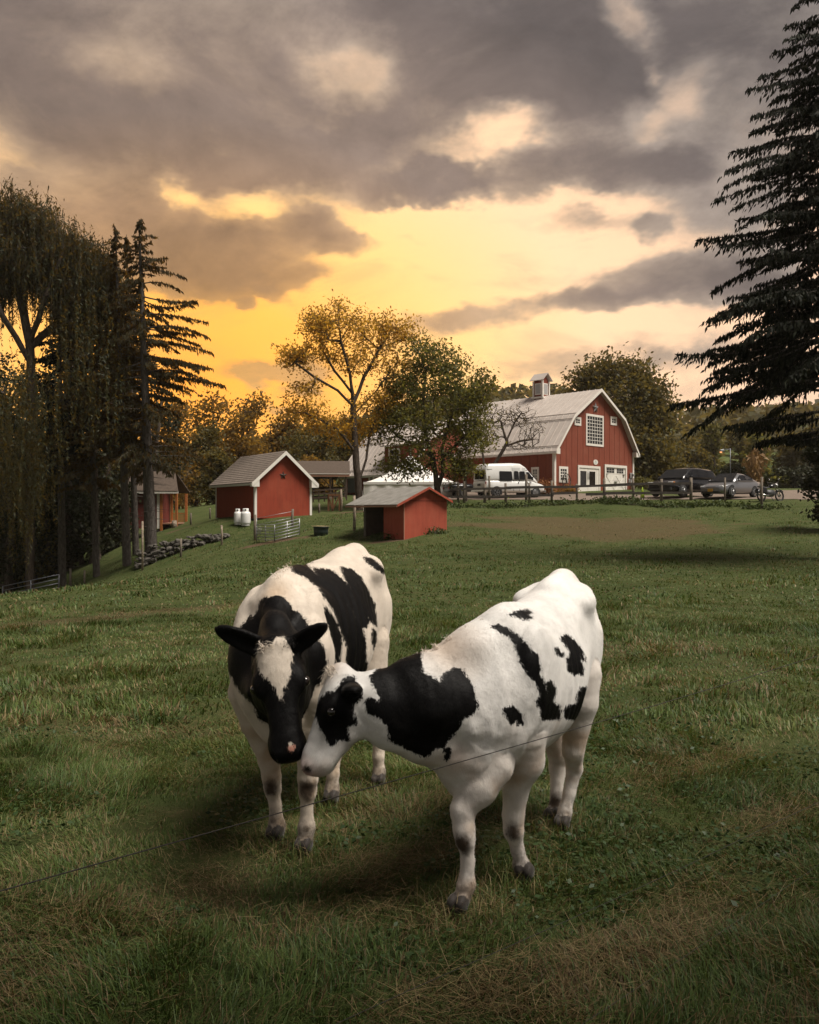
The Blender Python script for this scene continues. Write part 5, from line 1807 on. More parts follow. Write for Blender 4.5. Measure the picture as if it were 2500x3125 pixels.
def build_shed():
    fr = Frame((-9.35, 49.5, 1.47), math.radians(34.7))
    W_, L, H, R = 3.85, 6.27, 2.35, 4.05
    S = empty('garden_shed', fr.O, 'tall red shed with brown shingles and white trim on piers', 'shed')
    prof = [(0, H), (W_ / 2, R), (W_, H)]
    MB().prism([fr.p(0, 0, 0), fr.p(W_, 0, 0), fr.p(W_, 0, H), fr.p(W_ / 2, 0, R), fr.p(0, 0, H)], fr.b * L).build('wall', M['shed_red'], S)
    ov, ev = 0.30, 0.32
    sl = (R - H) / (W_ / 2)
    for s in (0, 1):
        ax = (lambda a: a) if s == 0 else (lambda a: W_ - a)
        rf = roof_slab('roof', [fr.p(ax(-ev), -ov, H - ev * sl), fr.p(ax(-ev), L + ov, H - ev * sl), fr.p(ax(W_ / 2), L + ov, R), fr.p(ax(W_ / 2), -ov, R)], 0.05, M['shingle'], S)
        courses(fr, (ax(-ev - 0.03), H - (ev + 0.03) * sl + 0.06), (ax(W_ / 2), R + 0.06), -ov - 0.02, L + ov + 0.02, 15, M['shingle'], rf)
        for bb in (-ov - 0.05, L + ov + 0.01):
            dn = Vector((0, 0, -0.24))
            p0, p1 = fr.p(ax(-ev), bb, H - ev * sl + 0.08), fr.p(ax(W_ / 2), bb, R + 0.08)
            MB().prism([p0, p1, p1 + dn, p0 + dn], fr.b * 0.04).build('rake_board', M['white'], S)
        MB().prism([fr.p(ax(-ev), -ov, H - ev * sl - 0.08), fr.p(ax(-ev), L + ov, H - ev * sl - 0.08), fr.p(ax(-ev), L + ov, H - ev * sl + 0.05), fr.p(ax(-ev), -ov, H - ev * sl + 0.05)], fr.a * (-0.04 if s == 0 else 0.04)).build('fascia', M['white'], S)
        MB().prism([fr.p(ax(-ev), -ov - 0.03, H - ev * sl - 0.16), fr.p(ax(0.16), -ov - 0.03, H - ev * sl - 0.16), fr.p(ax(0.16), -ov - 0.03, H + 0.12), fr.p(ax(-ev), -ov - 0.03, H - ev * sl + 0.1)], fr.b * (ov + 0.02)).build('eave_return', M['white'], S)
        mb = MB()
        lo, hi = (-0.02, 0.13) if s == 0 else (W_ - 0.13, W_ + 0.02)
        for b_ in (-0.022, L + 0.002):
            mb.prism([fr.p(lo, b_, -0.05), fr.p(hi, b_, -0.05), fr.p(hi, b_, H), fr.p(lo, b_, H)], fr.b * 0.02)
        x = -0.022 if s == 0 else W_ + 0.002
        for b0_, b1_ in ((0.0, 0.13), (L - 0.13, L)):
            mb.prism([fr.p(x, b0_, -0.05), fr.p(x, b1_, -0.05), fr.p(x, b1_, H - 0.1), fr.p(x, b0_, H - 0.1)], fr.a * 0.02)
        mb.build('corner_board', M['white'], S)
    a_, z_ = fr.hit_gable(864, 1450)
    star_mesh(fr, a_, z_, 0.27, 0.02, M['star'], S)
    for a_, b_ in ((0.15, 0.25), (W_ - 0.2, 0.25), (0.2, L - 0.3), (0.2, L * 0.5), (W_ - 0.2, L - 0.3), (W_ / 2, 0.3)):
        p = fr.p(a_, b_, 0)
        zb = gz(p.x, p.y) - 0.2
        MB().bar((p.x, p.y, zb), (p.x, p.y, fr.O.z + 0.02), 0.25, 0.25).build('pier', M['wood_inside'], S)
    return fr


shed_fr = build_shed()


def build_run_in():
    fr = Frame((-0.265, 39.0, 0.55), math.radians(40))
    W_, L, H, R = 2.77, 3.14, 1.86, 2.46
    S = empty('run_in_shed', fr.O, 'small faded red animal shed with open bay and grey roof', 'shed')
    wall = MB().prism([fr.p(0, 0, -0.5), fr.p(W_, 0, -0.5), fr.p(W_, 0, H), fr.p(W_ / 2, 0, R), fr.p(0, 0, H)], fr.b * 0.06).build('gable_wall', M['run_red'], S)
    MB().prism([fr.p(0, L - 0.06, -0.5), fr.p(W_, L - 0.06, -0.5), fr.p(W_, L - 0.06, H), fr.p(W_ / 2, L - 0.06, R), fr.p(0, L - 0.06, H)], fr.b * 0.06).build('gable_wall', M['wood_inside'], S)
    MB().prism([fr.p(W_ - 0.06, 0.06, -0.5), fr.p(W_, 0.06, -0.5), fr.p(W_, 0.06, H), fr.p(W_ - 0.06, 0.06, H)], fr.b * (L - 0.12)).build('back_wall', M['run_red'], S)
    bs = fr.hit_side(1171, 1560)[0]
    MB().prism([fr.p(0, 0.06, -0.5), fr.p(0, bs, -0.5), fr.p(0, bs, H), fr.p(0, 0.06, H)], fr.a * 0.05).build('front_panel', M['run_red'], S)
    MB().prism([fr.p(-0.014, -0.014, -0.5), fr.p(0.03, -0.014, -0.5), fr.p(0.03, -0.014, H), fr.p(-0.014, -0.014, H)], fr.b * 0.012).build('corner_strip', M['fascia'], S)
    MB().prism([fr.p(0.0, -0.012, H - 0.03), fr.p(W_, -0.012, H - 0.03), fr.p(W_, -0.012, H - 0.005), fr.p(0.0, -0.012, H - 0.005)], fr.b * 0.01).build('joint_strip', M['dark_red'], S)
    for bb in (L - 0.04,):
        p = fr.p(0.0, bb, 0)
        MB().bar((p.x, p.y, gz(p.x, p.y) - 0.2), fr.p(0.0, bb, H), 0.11, 0.11).build('post', M['wood_grey'], S)
    # inner boards of the open bay, visible from the meadow
    for k in range(7):
        z0 = -0.25 + k * 0.30
        MB().prism([fr.p(W_ - 0.09, bs * 0.3, z0 + 0.01), fr.p(W_ - 0.09, L - 0.08, z0 + 0.01), fr.p(W_ - 0.09, L - 0.08, z0 + 0.28), fr.p(W_ - 0.09, bs * 0.3, z0 + 0.28)], fr.a * 0.025).build('inner_board', M['wood_inside'], S)
        MB().prism([fr.p(0.1, L - 0.09, z0 + 0.01), fr.p(W_ - 0.1, L - 0.09, z0 + 0.01), fr.p(W_ - 0.1, L - 0.09, z0 + 0.28), fr.p(0.1, L - 0.09, z0 + 0.28)], fr.b * 0.02).build('inner_board', M['wood_inside'], S)
    sl = (R - H) / (W_ / 2)
    ev, ov = 0.62, 0.10
    over_l = 0.75
    rf = roof_slab('roof', [fr.p(-ev, -ov - 0.15, H - ev * sl + 0.03), fr.p(-ev, L + over_l, H - ev * sl + 0.03), fr.p(W_ / 2, L + over_l, R + 0.03), fr.p(W_ / 2, -ov - 0.15, R + 0.03)], 0.04, M['old_roof'], S)
    roof_slab('roof', [fr.p(W_ + 0.15, -ov - 0.15, H - 0.15 * sl + 0.03), fr.p(W_ + 0.15, L + over_l, H - 0.15 * sl + 0.03), fr.p(W_ / 2, L + over_l, R + 0.03), fr.p(W_ / 2, -ov - 0.15, R + 0.03)], 0.04, M['old_roof'], S)
    dn = Vector((0, 0, -0.11))
    for p0, p1 in ((fr.p(-ev, -ov - 0.18, H - ev * sl + 0.06), fr.p(W_ / 2, -ov - 0.18, R + 0.06)), (fr.p(W_ / 2, -ov - 0.18, R + 0.06), fr.p(W_ + 0.15, -ov - 0.18, H - 0.15 * sl + 0.06))):
        MB().prism([p0, p1, p1 + dn, p0 + dn], fr.b * 0.03).build('rake_board', M['run_red'], S)
    p0, p1 = fr.p(-ev - 0.005, -ov - 0.15, H - ev * sl + 0.02), fr.p(-ev - 0.005, L + over_l, H - ev * sl + 0.02)
    MB().prism([p0, p1, p1 + Vector((0, 0, -0.08)), p0 + Vector((0, 0, -0.08))], fr.a * -0.03).build('fascia', M['fascia'], S)


build_run_in()


def build_cabin():
    """Little cabin with an open porch half hidden by the spruce trunks."""
    Y = 60.0
    pl = P(378, 1600, Y)
    pr = P(540, 1600, Y)
    fr = Frame((pl.x, Y, pl.z - 0.3), math.radians(4))
    w = (pr.x - pl.x)
    S = empty('cabin', fr.O, 'dark red cabin with orange porch posts behind the spruce trunks', 'cabin')
    zt = P(450, 1503, Y).z - fr.O.z
    aw = P(484, 1600, Y).x - pl.x
    D = 3.6
    MB().prism([fr.p(0, 0, 0), fr.p(aw, 0, 0), fr.p(aw, 0, zt), fr.p(0, 0, zt)], fr.b * D).build('wall', M['dark_red'], S)
    MB().prism([fr.p(aw - 0.16, -0.03, 0), fr.p(aw + 0.03, -0.03, 0), fr.p(aw + 0.03, -0.03, zt), fr.p(aw - 0.16, -0.03, zt)], fr.b * 0.028).build('corner_board', M['white'], S)
    zd = 0.42
    for k in range(6):
        b0 = k * D / 6
        MB().prism([fr.p(aw + 0.05, b0 + 0.01, zd - 0.1), fr.p(w, b0 + 0.01, zd - 0.1), fr.p(w, b0 + D / 6 - 0.01, zd - 0.1), fr.p(aw + 0.05, b0 + D / 6 - 0.01, zd - 0.1)], Vector((0, 0, 0.08))).build('deck_board', M['fascia'], S)
    for a_, b_ in ((aw + 0.15, 0.0), (w - 0.09, 0.0), (w - 0.09, D - 0.1), (aw + 0.15, D - 0.1)):
        MB().bar(fr.p(a_, b_, -0.5), fr.p(a_, b_, zt), 0.16, 0.16).build('porch_post', M['wood_orange'], S)
    zr = P(500, 1566, Y).z - fr.O.z
    rl = MB().bar(fr.p(aw + 0.2, D - 0.1, zr), fr.p(w - 0.15, D - 0.1, zr), 0.08, 0.06).build('porch_rail', M['wood_orange'], S)
    for k in range(11):
        a_ = aw + 0.25 + (w - aw - 0.45) * k / 10
        MB().bar(fr.p(a_, D - 0.1, zd), fr.p(a_, D - 0.1, zr - 0.03), 0.035, 0.035).build('baluster', M['wood_orange'], rl)
    MB().prism([fr.p(-0.35, -0.4, zt - 0.06), fr.p(w + 0.12, -0.4, zt - 0.06), fr.p(w + 0.12, -0.4, zt + 0.1), fr.p(-0.35, -0.4, zt + 0.1)], fr.b * 0.05).build('fascia', M['white'], S)
    rh = P(470, 1440, Y + 2).z - fr.O.z
    for s in (0, 1):
        bx = (lambda b: b) if s == 0 else (lambda b: D - b)
        roof_slab('roof', [fr.p(-0.35, bx(-0.38), zt + 0.05), fr.p(w + 0.12, bx(-0.38), zt + 0.05), fr.p(w - 0.55, bx(D / 2), rh), fr.p(0.2, bx(D / 2), rh)], 0.08, M['shingle_dark'], S)
    b = P(532, 1612, Y - 1.2)
    zz = gz(b.x, b.y)
    st = MB().tube([(b.x, b.y, zz - 0.1), (b.x, b.y, zz + 0.25), (b.x, b.y, zz + 0.52)], [0.22, 0.19, 0.17], 10).build('stump', M['wood_pale'])
    tag(st, 'pale cut log standing at the cabin porch corner', 'log')


build_cabin()


def build_shelter():
    Y = 72.0
    S = empty('pole_shelter', P(1000, 1520, Y), 'open pole shelter with brown roof between shed and barn wing', 'shelter')
    fr = Frame((P(905, 1500, Y).x, Y, 2.6), math.radians(4))
    w = P(1056, 1500, Y).x - fr.O.x
    ze = P(1000, 1449, Y).z - 2.6
    zr = P(1000, 1409, Y + 4).z - 2.6
    rf = roof_slab('roof', [fr.p(-0.3, -0.3, ze), fr.p(w + 0.3, -0.3, ze), fr.p(w + 0.3, 4, zr), fr.p(-0.3, 4, zr)], 0.1, M['shingle_dark'], S)
    roof_slab('roof', [fr.p(-0.3, 8.3, ze), fr.p(w + 0.3, 8.3, ze), fr.p(w + 0.3, 4, zr), fr.p(-0.3, 4, zr)], 0.1, M['shingle_dark'], S)
    MB().prism([fr.p(-0.3, -0.36, ze - 0.16), fr.p(w + 0.3, -0.36, ze - 0.16), fr.p(w + 0.3, -0.36, ze + 0.06), fr.p(-0.3, -0.36, ze + 0.06)], fr.b * 0.05).build('fascia', M['fascia'], S)
    MB().prism([fr.p(-0.3, -0.40, ze + 0.065), fr.p(w + 0.3, -0.40, ze + 0.065), fr.p(w + 0.3, -0.40, ze + 0.12), fr.p(-0.3, -0.40, ze + 0.12)], fr.b * 0.08).build('gutter', M['white'], S)
    for a_ in (0.0, w * 0.68, w):
        for b_ in (0.0, 7.9):
            p = fr.p(a_, b_, 0)
            MB().bar((p.x, p.y, gz(p.x, p.y) - 0.3), fr.p(a_, b_, ze - 0.02), 0.16, 0.16).build('post', M['wood_inside'], S)
    for a0, a1 in ((w * 0.68, w * 0.68 - 0.9), (w, w - 0.9)):
        MB().bar(fr.p(a0, 0, ze - 1.0), fr.p(a1, 0, ze - 0.08), 0.09, 0.09).build('brace', M['wood_inside'], S)
    MB().bar(fr.p(0, 7.9, ze - 0.9), fr.p(w, 7.9, ze - 0.9), 0.1, 0.2).build('tie_beam', M['wood_inside'], S)


build_shelter()


def build_tent():
    """White pole tent with a swept peak, valance and draped side walls."""
    c0, c1 = P(1110, 1475, 64), P(1398, 1466, 63)
    W_ = c1.x - c0.x
    D = 8.0
    ze = 4.12
    base = Vector((c0.x, c0.y, 0))
    S = empty('white_tent', (c0.x + W_ / 2, c0.y + 3, gz(c0.x + 3, c0.y + 2)), 'white peaked canvas tent behind the small trees and red shed', 'tent')
    nx, ny = 28, 20
    pk = [(0.5, 0.45)]
    vs, fs = [], []
    for j in range(ny + 1):
        for i in range(nx + 1):
            u, v = i / nx, j / ny
            e = min(u, 1 - u, v, 1 - v) * 2
            d = math.hypot((u - 0.5) * W_, (v - 0.47) * D)
            z = ze + 0.9 * min(1, e * 1.3) + 1.75 * math.exp(-d / 1.25) + 0.03 * math.sin(14 * math.atan2(v - 0.47, u - 0.5)) * min(1, e * 2)
            z -= 0.10 * (1 - e) * abs(math.sin(u * math.pi * 3)) * (1 if min(v, 1 - v) < 0.02 else 0)
            vs.append((base.x + u * W_, base.y + v * D, z))
    idx = np.arange((nx + 1) * (ny + 1)).reshape(ny + 1, nx + 1)
    fs = np.stack([idx[:-1, :-1], idx[:-1, 1:], idx[1:, 1:], idx[1:, :-1]], -1).reshape(-1, 4)
    link('canopy', mesh_np('canopy', vs, fs, True), M['canvas'], S)
    def wall(p0, p1, nm):
        n = 40
        v, q = [], []
        dv = (p1 - p0)
        nrm = Vector((-dv.y, dv.x, 0)).normalized()
        for i in range(n + 1):
            t = i / n
            p = p0 + dv * t
            z0 = gz(p.x, p.y) - 0.05
            for k, (zz, amp) in enumerate(((ze + 0.02, 0.0), (ze - 0.35, 0.03), ((ze + z0) / 2, 0.07), (z0, 0.1))):
                o = nrm * amp * math.sin(t * 38 + k * 0.7)
                v.append((p.x + o.x, p.y + o.y, zz))
        ii = np.arange((n + 1) * 4).reshape(n + 1, 4)
        q = np.stack([ii[:-1, :-1], ii[1:, :-1], ii[1:, 1:], ii[:-1, 1:]], -1).reshape(-1, 4)
        link(nm, mesh_np(nm, v, q, True), M['canvas'], S)
    A = Vector((base.x, base.y, 0))
    wall(A, A + Vector((W_, 0, 0)), 'side_wall')
    wall(A, A + Vector((0, D, 0)), 'side_wall')
    wall(A + Vector((W_, 0, 0)), A + Vector((W_, D, 0)), 'side_wall')
    MB().bar((base.x - 0.02, base.y - 0.03, ze - 0.02), (base.x + W_ + 0.02, base.y - 0.03, ze - 0.02), 0.03, 0.20).build('valance', M['canvas'], S)
    p = base + Vector((W_ * 0.5, D * 0.47, 0))
    MB().tube([(p.x, p.y, gz(p.x, p.y)), (p.x, p.y, ze + 3.1)], 0.06, 8).build('centre_pole', M['wood_grey'], S)


build_tent()
# ------------------------------------------------------------------ fences, gates, tanks, stones, vehicles
PR = np.random.default_rng(8)


def at_ground(px, py, Y):
    p = P(px, py, Y)
    return Vector((p.x, p.y, gz(p.x, p.y)))


# three strand wire in front of the cows
def wire_fence():
    F_ = empty('wire_fence', (0.9, 2.9, 0), 'smooth wire strands running diagonally past the cows in front', 'wire fence')
    d = Vector((1.106, 1.0, 0)).normalized()
    ends = {}
    for (xa, ya, za), (xb, yb, zb), r in (((-0.70, 1.40, 1.202), (1.855, 3.71, 1.20), 0.0013), ((0.0, 2.033, 0.663), (1.566, 3.44, 0.56), 0.0009), ((0.1, 2.12, 0.30), (1.855, 3.71, 0.253), 0.0007)):
        a, b = Vector((xa, ya, za)), Vector((xb, yb, zb))
        s = (b - a)
        pts = []
        for k in range(-8, 22):
            t = k / 10
            p = a + s * t
            pts.append(p + Vector((0, 0, -0.010 * math.sin(math.pi * min(max(t, 0), 1)))))
        MB().tube(pts, r, 6).build('wire', M['wire'], F_)
    for q in (-0.86, 2.12):
        p = Vector((-0.70, 1.40, 0)) + (Vector((1.855, 3.71, 0)) - Vector((-0.70, 1.40, 0))) * q
        z = gz(p.x, p.y)
        MB().tube([(p.x, p.y, z - 0.2), (p.x, p.y, z + 0.7), (p.x, p.y, z + 1.35)], [0.06, 0.058, 0.055], 9).build('post', M['wood_grey'], F_)


M['wire'] = pbr('fence_wire', (0.06, 0.055, 0.048), 0.6, metal=0.3)
wire_fence()


# weathered rail fence along the lot
def rail_fence():
    posts = [(1399, 1470, 1533), (1417, 1468, 1534), (1480, 1476, 1531), (1543, 1474, 1531), (1615, 1473, 1530), (1684, 1466, 1530), (1760, 1476, 1529), (1844, 1460, 1517), (1932, 1459, 1524), (2019, 1461, 1529), (2109, 1457, 1527)]
    Ys = [56.5, 56.2, 56.2, 56.2, 56.0, 56.0, 56.0, 57.2, 56.6, 56.0, 56.0]
    F_ = empty('rail_fence', at_ground(1700, 1530, 56), 'weathered two rail wooden fence along the gravel lot', 'fence')
    tops = []
    for (px, t, b), Y in zip(posts, Ys):
        p0, p1 = P(px, b, Y), P(px, t, Y)
        z = gz(p0.x, p0.y)
        w = PR.uniform(0.14, 0.2)
        MB().tube([(p0.x, p0.y, z - 0.3), (p0.x + PR.normal(0, 0.02), p0.y, (z + p1.z) / 2), (p1.x, p1.y, p1.z)], [w * 0.6, w * 0.55, w * 0.5], 7).build('post', M['wood_grey'], F_)
    rails = [((1376, 1492), (1480, 1491)), ((1480, 1491), (1560, 1489)), ((1545, 1488), (1618, 1486)), ((1612, 1487), (1690, 1485)), ((1684, 1486), (1764, 1485)), ((1757, 1484), (1848, 1481)), ((1846, 1481), (1936, 1477)), ((1930, 1477), (2022, 1475)), ((2017, 1476), (2110, 1474)),
             ((1376, 1516), (1480, 1515)), ((1480, 1515), (1560, 1514)), ((1545, 1514), (1618, 1512)), ((1612, 1511), (1690, 1511)), ((1684, 1506), (1764, 1503)), ((1788, 1508), (1848, 1507)), ((1846, 1505), (1936, 1503)), ((1930, 1505), (2022, 1503)), ((2017, 1504), (2110, 1503))]
    for (a, b) in rails:
        MB().bar(P(a[0], a[1], 56.0 + PR.uniform(-0.1, 0.1) - 0.1), P(b[0], b[1], 55.9 + PR.uniform(-0.1, 0.1)), 0.05, PR.uniform(0.15, 0.19)).build('rail', M['wood_rail'], F_)


rail_fence()
for px, t, b, Y, w, lb in ((1493, 1452, 1528, 58.0, 0.16, 'taller grey post standing just in front of the van rear window'), (1606, 1447, 1530, 58.2, 0.19, 'tall grey post in front of the van driver door'),
                           (2213, 1457, 1520, 54.5, 0.13, 'grey fence post in front of the silver sedan'), (2326, 1455, 1546, 50.5, 0.155, 'lone grey fence post in front of the motorcycle'),
                           (1040.5, 1493, 1562, 55.5, 0.16, 'tall pale square post at the right of the brown gate'), (1122, 1556, 1614, 46, 0.13, 'short birch post between the tub and the run in shed'),
                           (1081, 1512, 1632, 43, 0.15, 'tall birch post at the left eave of the run in shed'), (974.5, 1536, 1566, 55, 0.13, 'short dark post in the lawn beside the tall red shed'),
                           (676, 1602, 1658, 45.5, 0.12, 'short birch post in front of the tall red shed pier'), (552, 1643, 1695, 45.5, 0.13, 'grey post standing in the stone wall'),
                           (435, 1590, 1730, 46, 0.12, 'tall thin pale post at the low end of the stone wall'), (583, 1565, 1608, 58, 0.13, 'short dark post on the lawn right of the cabin'),
                           (641, 1550, 1590, 60, 0.12, 'thin grey post just left of the tall red shed'), (258, 1740, 1780, 49.5, 0.12, 'short grey post right of the straight dark trunk'), (215, 1735, 1792, 50.2, 0.14, 'grey post just right of the field gate hinge'),
                           (894, 1553, 1600, 46.5, 0.14, 'grey post at the right of the sheep pen'), (779, 1570, 1630, 44.5, 0.15, 'grey post at the left of the sheep pen')):
    p0, p1 = at_ground(px, b, Y), P(px, t, Y)
    o = MB().tube([(p0.x, p0.y, p0.z - 0.3), (p0.x + PR.normal(0, 0.02), p0.y, (p0.z + p1.z) / 2), p1], [w * 0.55, w * 0.5, w * 0.48], 7).build('fence_post', M['wood_pale'] if 'birch' in lb or 'pale' in lb else M['wood_grey'])
    tag(o, lb, 'post', 'single fence posts about the farm')


def tube_gate(name, A, B, H, nb, label, group=None, mat='steel', r=0.024, mid=1, parent=None):
    """Tubular gate panel between two ground points: end frames, bars and uprights as parts."""
    A, B = Vector(A), Vector(B)
    root = empty(name, (A + B) / 2, label, 'gate', group)
    z0 = Vector((0, 0, 0.12))
    for k in range(nb):
        h = Vector((0, 0, (H - 0.12) * k / (nb - 1)))
        MB().tube([A + z0 + h, B + z0 + h], r, 6).build('bar', M[mat], root)
    for t in [0, 1] + [(i + 1) / (mid + 1) for i in range(mid)]:
        p = A + (B - A) * t
        MB().tube([p + z0 * 0.4, p + Vector((0, 0, H))], r * 1.15, 6).build('upright', M[mat], root)
    return root


tube_gate('field_gate', at_ground(8, 1815, 49), at_ground(180, 1795, 49), 1.15, 5, 'five bar metal field gate in the shade at the left edge', mat='steel_dark', r=0.03, mid=1)
gp = [at_ground(783, 1628, 43.8), at_ground(838, 1640, 42.6), at_ground(914, 1630, 43.4)]
SPG = 'metal pen panels beside the tall red shed'
tube_gate('corral_gate', gp[0], gp[1], 0.92, 6, 'left metal panel of the small pen, angled away', SPG)
tube_gate('corral_gate', gp[1], gp[2], 0.92, 6, 'right metal panel of the small pen, facing the meadow', SPG)
q0, q1 = at_ground(783, 1600, 46.5), at_ground(893, 1590, 46.8)
tube_gate('corral_gate', q0, q1, 0.85, 3, 'thin back rails of the small pen against the shed', SPG, r=0.014, mid=0)


def wooden_gate():
    Y = 56
    a, b = at_ground(1003, 1559, Y), at_ground(1037, 1557, Y)
    z1 = P(1003, 1507, Y).z
    root = empty('wooden_gate', a, 'brown wooden gate with V braces behind the tall red shed', 'gate')
    u = (b - a)
    m = a + u * 0.36
    for p in (a, m, b):
        MB().bar((p.x, p.y, p.z + 0.02), (p.x, p.y, z1), 0.13, 0.11).build('stile', M['wood_brown'], root)
    for p, q in ((a, m), (m, b)):
        for zz in (z1 - 0.07,):
            MB().bar((p.x, p.y - 0.06, zz), (q.x, q.y - 0.06, zz), 0.05, 0.12).build('rail', M['wood_brown'], root)
    MB().bar((a.x, a.y - 0.06, z1 - 0.1), (m.x, m.y - 0.06, m.z + 0.08), 0.04, 0.09).build('brace', M['wood_brown'], root)
    MB().bar((b.x, b.y - 0.06, z1 - 0.1), (m.x, m.y - 0.06, m.z + 0.08), 0.04, 0.09).build('brace', M['wood_brown'], root)
    p = a + u * 0.2
    MB().box((p.x, p.y - 0.09, z1 - 0.28), (0.17, 0.02, 0.18)).build('notice_plate', M['wood_pale'], root)


wooden_gate()


def far_rails():
    Y = 66
    root = empty('paddock_fence', at_ground(1005, 1528, Y), 'low dark rail fence on the lawn below the pole shelter', 'fence')
    for k in range(7):
        p = at_ground(956 + k * 17, 1525, Y)
        MB().bar((p.x, p.y, p.z - 0.2), (p.x, p.y, p.z + 1.0), 0.1, 0.1).build('post', M['wood_inside'], root)
    for h in (0.35, 0.65, 0.95):
        a, b = at_ground(956, 1525, Y), at_ground(1058, 1525, Y)
        MB().bar(a + Vector((0, -0.07, h)), b + Vector((0, -0.07, h)), 0.04, 0.12).build('rail', M['wood_inside'], root)


far_rails()


def propane(px0, px1, top, bot, Y, label):
    c = at_ground((px0 + px1) / 2, bot, Y)
    r = (px1 - px0) / 2500 * Y / 2
    h = EYE + (HZ - top) / 2500 * Y - c.z
    root = empty('propane_tank', c, label, 'gas tank', 'gas tanks against the tall red shed')
    prof = [(0.10, 0.0), (0.82, 0.0), (0.82, 0.06), (0.70, 0.07), (0.96, 0.12), (1.0, 0.20), (1.0, 0.66), (0.95, 0.74), (0.80, 0.80), (0.5, 0.835), (0.15, 0.845)]
    rings = [[c + Vector((r * q * math.cos(2 * math.pi * k / 18), r * q * math.sin(2 * math.pi * k / 18), h * z)) for k in range(18)] for q, z in prof]
    MB().loft(rings).build('body', M['tank'], root)
    cr = r * 0.62
    rings = [[c + Vector((cr * q * math.cos(2 * math.pi * k / 14), cr * q * math.sin(2 * math.pi * k / 14), h * z)) for k in range(14)] for q, z in ((1, 0.82), (1, 0.985), (0.9, 1.0), (0.88, 0.985), (0.88, 0.84))]
    MB().loft(rings, caps=False).build('collar', M['tank'], root)
    mb = MB().tube([c + Vector((0, 0, h * 0.84)), c + Vector((0, 0, h * 0.93))], 0.04, 8)
    mb.sphere(c + Vector((0.03, -cr * 0.95, h * 0.92)), 0.05, 8, 6)
    mb.build('valve', M['black'], root)


propane(714, 737, 1552, 1602, 49.0, 'left white gas tank, partly behind its twin')
propane(734.5, 765, 1551, 1600, 48.6, 'right white gas tank in front of its twin')


def tub():
    c = at_ground(980, 1630, 43)
    root = empty('water_tub', c, 'dark green tub topped with pale straw on the grass', 'tub')
    rx, ry, h = 0.40, 0.30, 0.40
    ring = lambda q, z: [c + Vector((rx * q * math.cos(2 * math.pi * k / 20), ry * q * math.sin(2 * math.pi * k / 20), z)) for k in range(20)]
    mb = MB().loft([ring(0.9, -0.03), ring(0.96, 0.2), ring(1.0, h), ring(1.05, h + 0.01), ring(1.05, h + 0.05), ring(0.95, h + 0.05), ring(0.92, h - 0.03)])
    mb.build('body', pbr('tub_green', (0.018, 0.030, 0.026), 0.5), root)
    st = MB()
    for k in range(120):
        th, q = PR.uniform(0, 6.28), math.sqrt(PR.random()) * 0.92
        p = c + Vector((rx * q * math.cos(th), ry * q * math.sin(th), h + 0.05 + PR.uniform(0, 0.035)))
        e = PR.uniform(0, 6.28)
        st.bar(p, p + Vector((0.2 * math.cos(e), 0.2 * math.sin(e), PR.uniform(-0.015, 0.03))), 0.012, 0.012)
    st.build('straw', M['straw'], root, kind='stuff')


tub()
bk = at_ground(791, 1592, 46.2)
bkr = empty('bucket', bk, 'small white bucket beside the pen under the shed', 'bucket')
MB().loft([[bk + Vector((q * math.cos(k * math.pi / 6), q * math.sin(k * math.pi / 6), z)) for k in range(12)] for q, z in ((0.11, 0), (0.14, 0.28), (0.15, 0.29), (0.13, 0.27), (0.12, 0.1))]).build('body', M['tank'], bkr)
MB().tube([bk + Vector((0.14 * math.cos(t), 0.02, 0.28 + 0.15 * math.sin(t))) for t in np.linspace(0, math.pi, 9)], 0.006, 5).build('handle', M['steel'], bkr)


# fieldstone wall, stone by stone
def stone_wall():
    root = empty('stone_wall', at_ground(510, 1690, 46.5), 'tumbled fieldstone wall below the cabin lawn', 'stone wall')
    shapes = []
    for s in range(7):
        bm = bmesh.new()
        bmesh.ops.create_icosphere(bm, subdivisions=1, radius=0.5)
        for v in bm.verts:
            v.co *= PR.uniform(0.78, 1.12)
            v.co.z = max(min(v.co.z, 0.38), -0.38)
        me = bpy.data.meshes.new('stone')
        bm.to_mesh(me)
        bm.free()
        me.materials.append(M['stone'])
        shapes.append(me)
    path = [(412, 1752), (450, 1722), (490, 1703), (530, 1688), (570, 1676), (610, 1662), (650, 1652), (700, 1646)]
    for k in range(150):
        t = PR.random() ** 1.35
        px = 412 + 280 * t
        py = float(np.interp(px, [q[0] for q in path], [q[1] for q in path]))
        high = 1.35 * (1 - t) ** 0.8 + 0.15
        lift = PR.random() * high
        dep = PR.uniform(0, 0.5) + lift * 0.45
        c = at_ground(px, py, 46.6)
        sz = PR.uniform(0.22, 0.52)
        o = bpy.data.objects.new('stone', shapes[int(PR.integers(7))])
        C.objects.link(o)
        o.parent = root
        o.matrix_parent_inverse = root.matrix_world.inverted()
        yy = c.y + dep
        o.location = (c.x, yy, max(c.z, gz(c.x, yy)) * 0.5 + c.z * 0.5 + lift * 0.75 + 0.05)
        o.rotation_euler = (PR.normal(0, 0.2), PR.normal(0, 0.2), PR.uniform(0, 6.28))
        o.scale = (sz * PR.uniform(0.9, 1.7), sz * PR.uniform(0.8, 1.2), sz * PR.uniform(0.45, 0.75))


stone_wall()


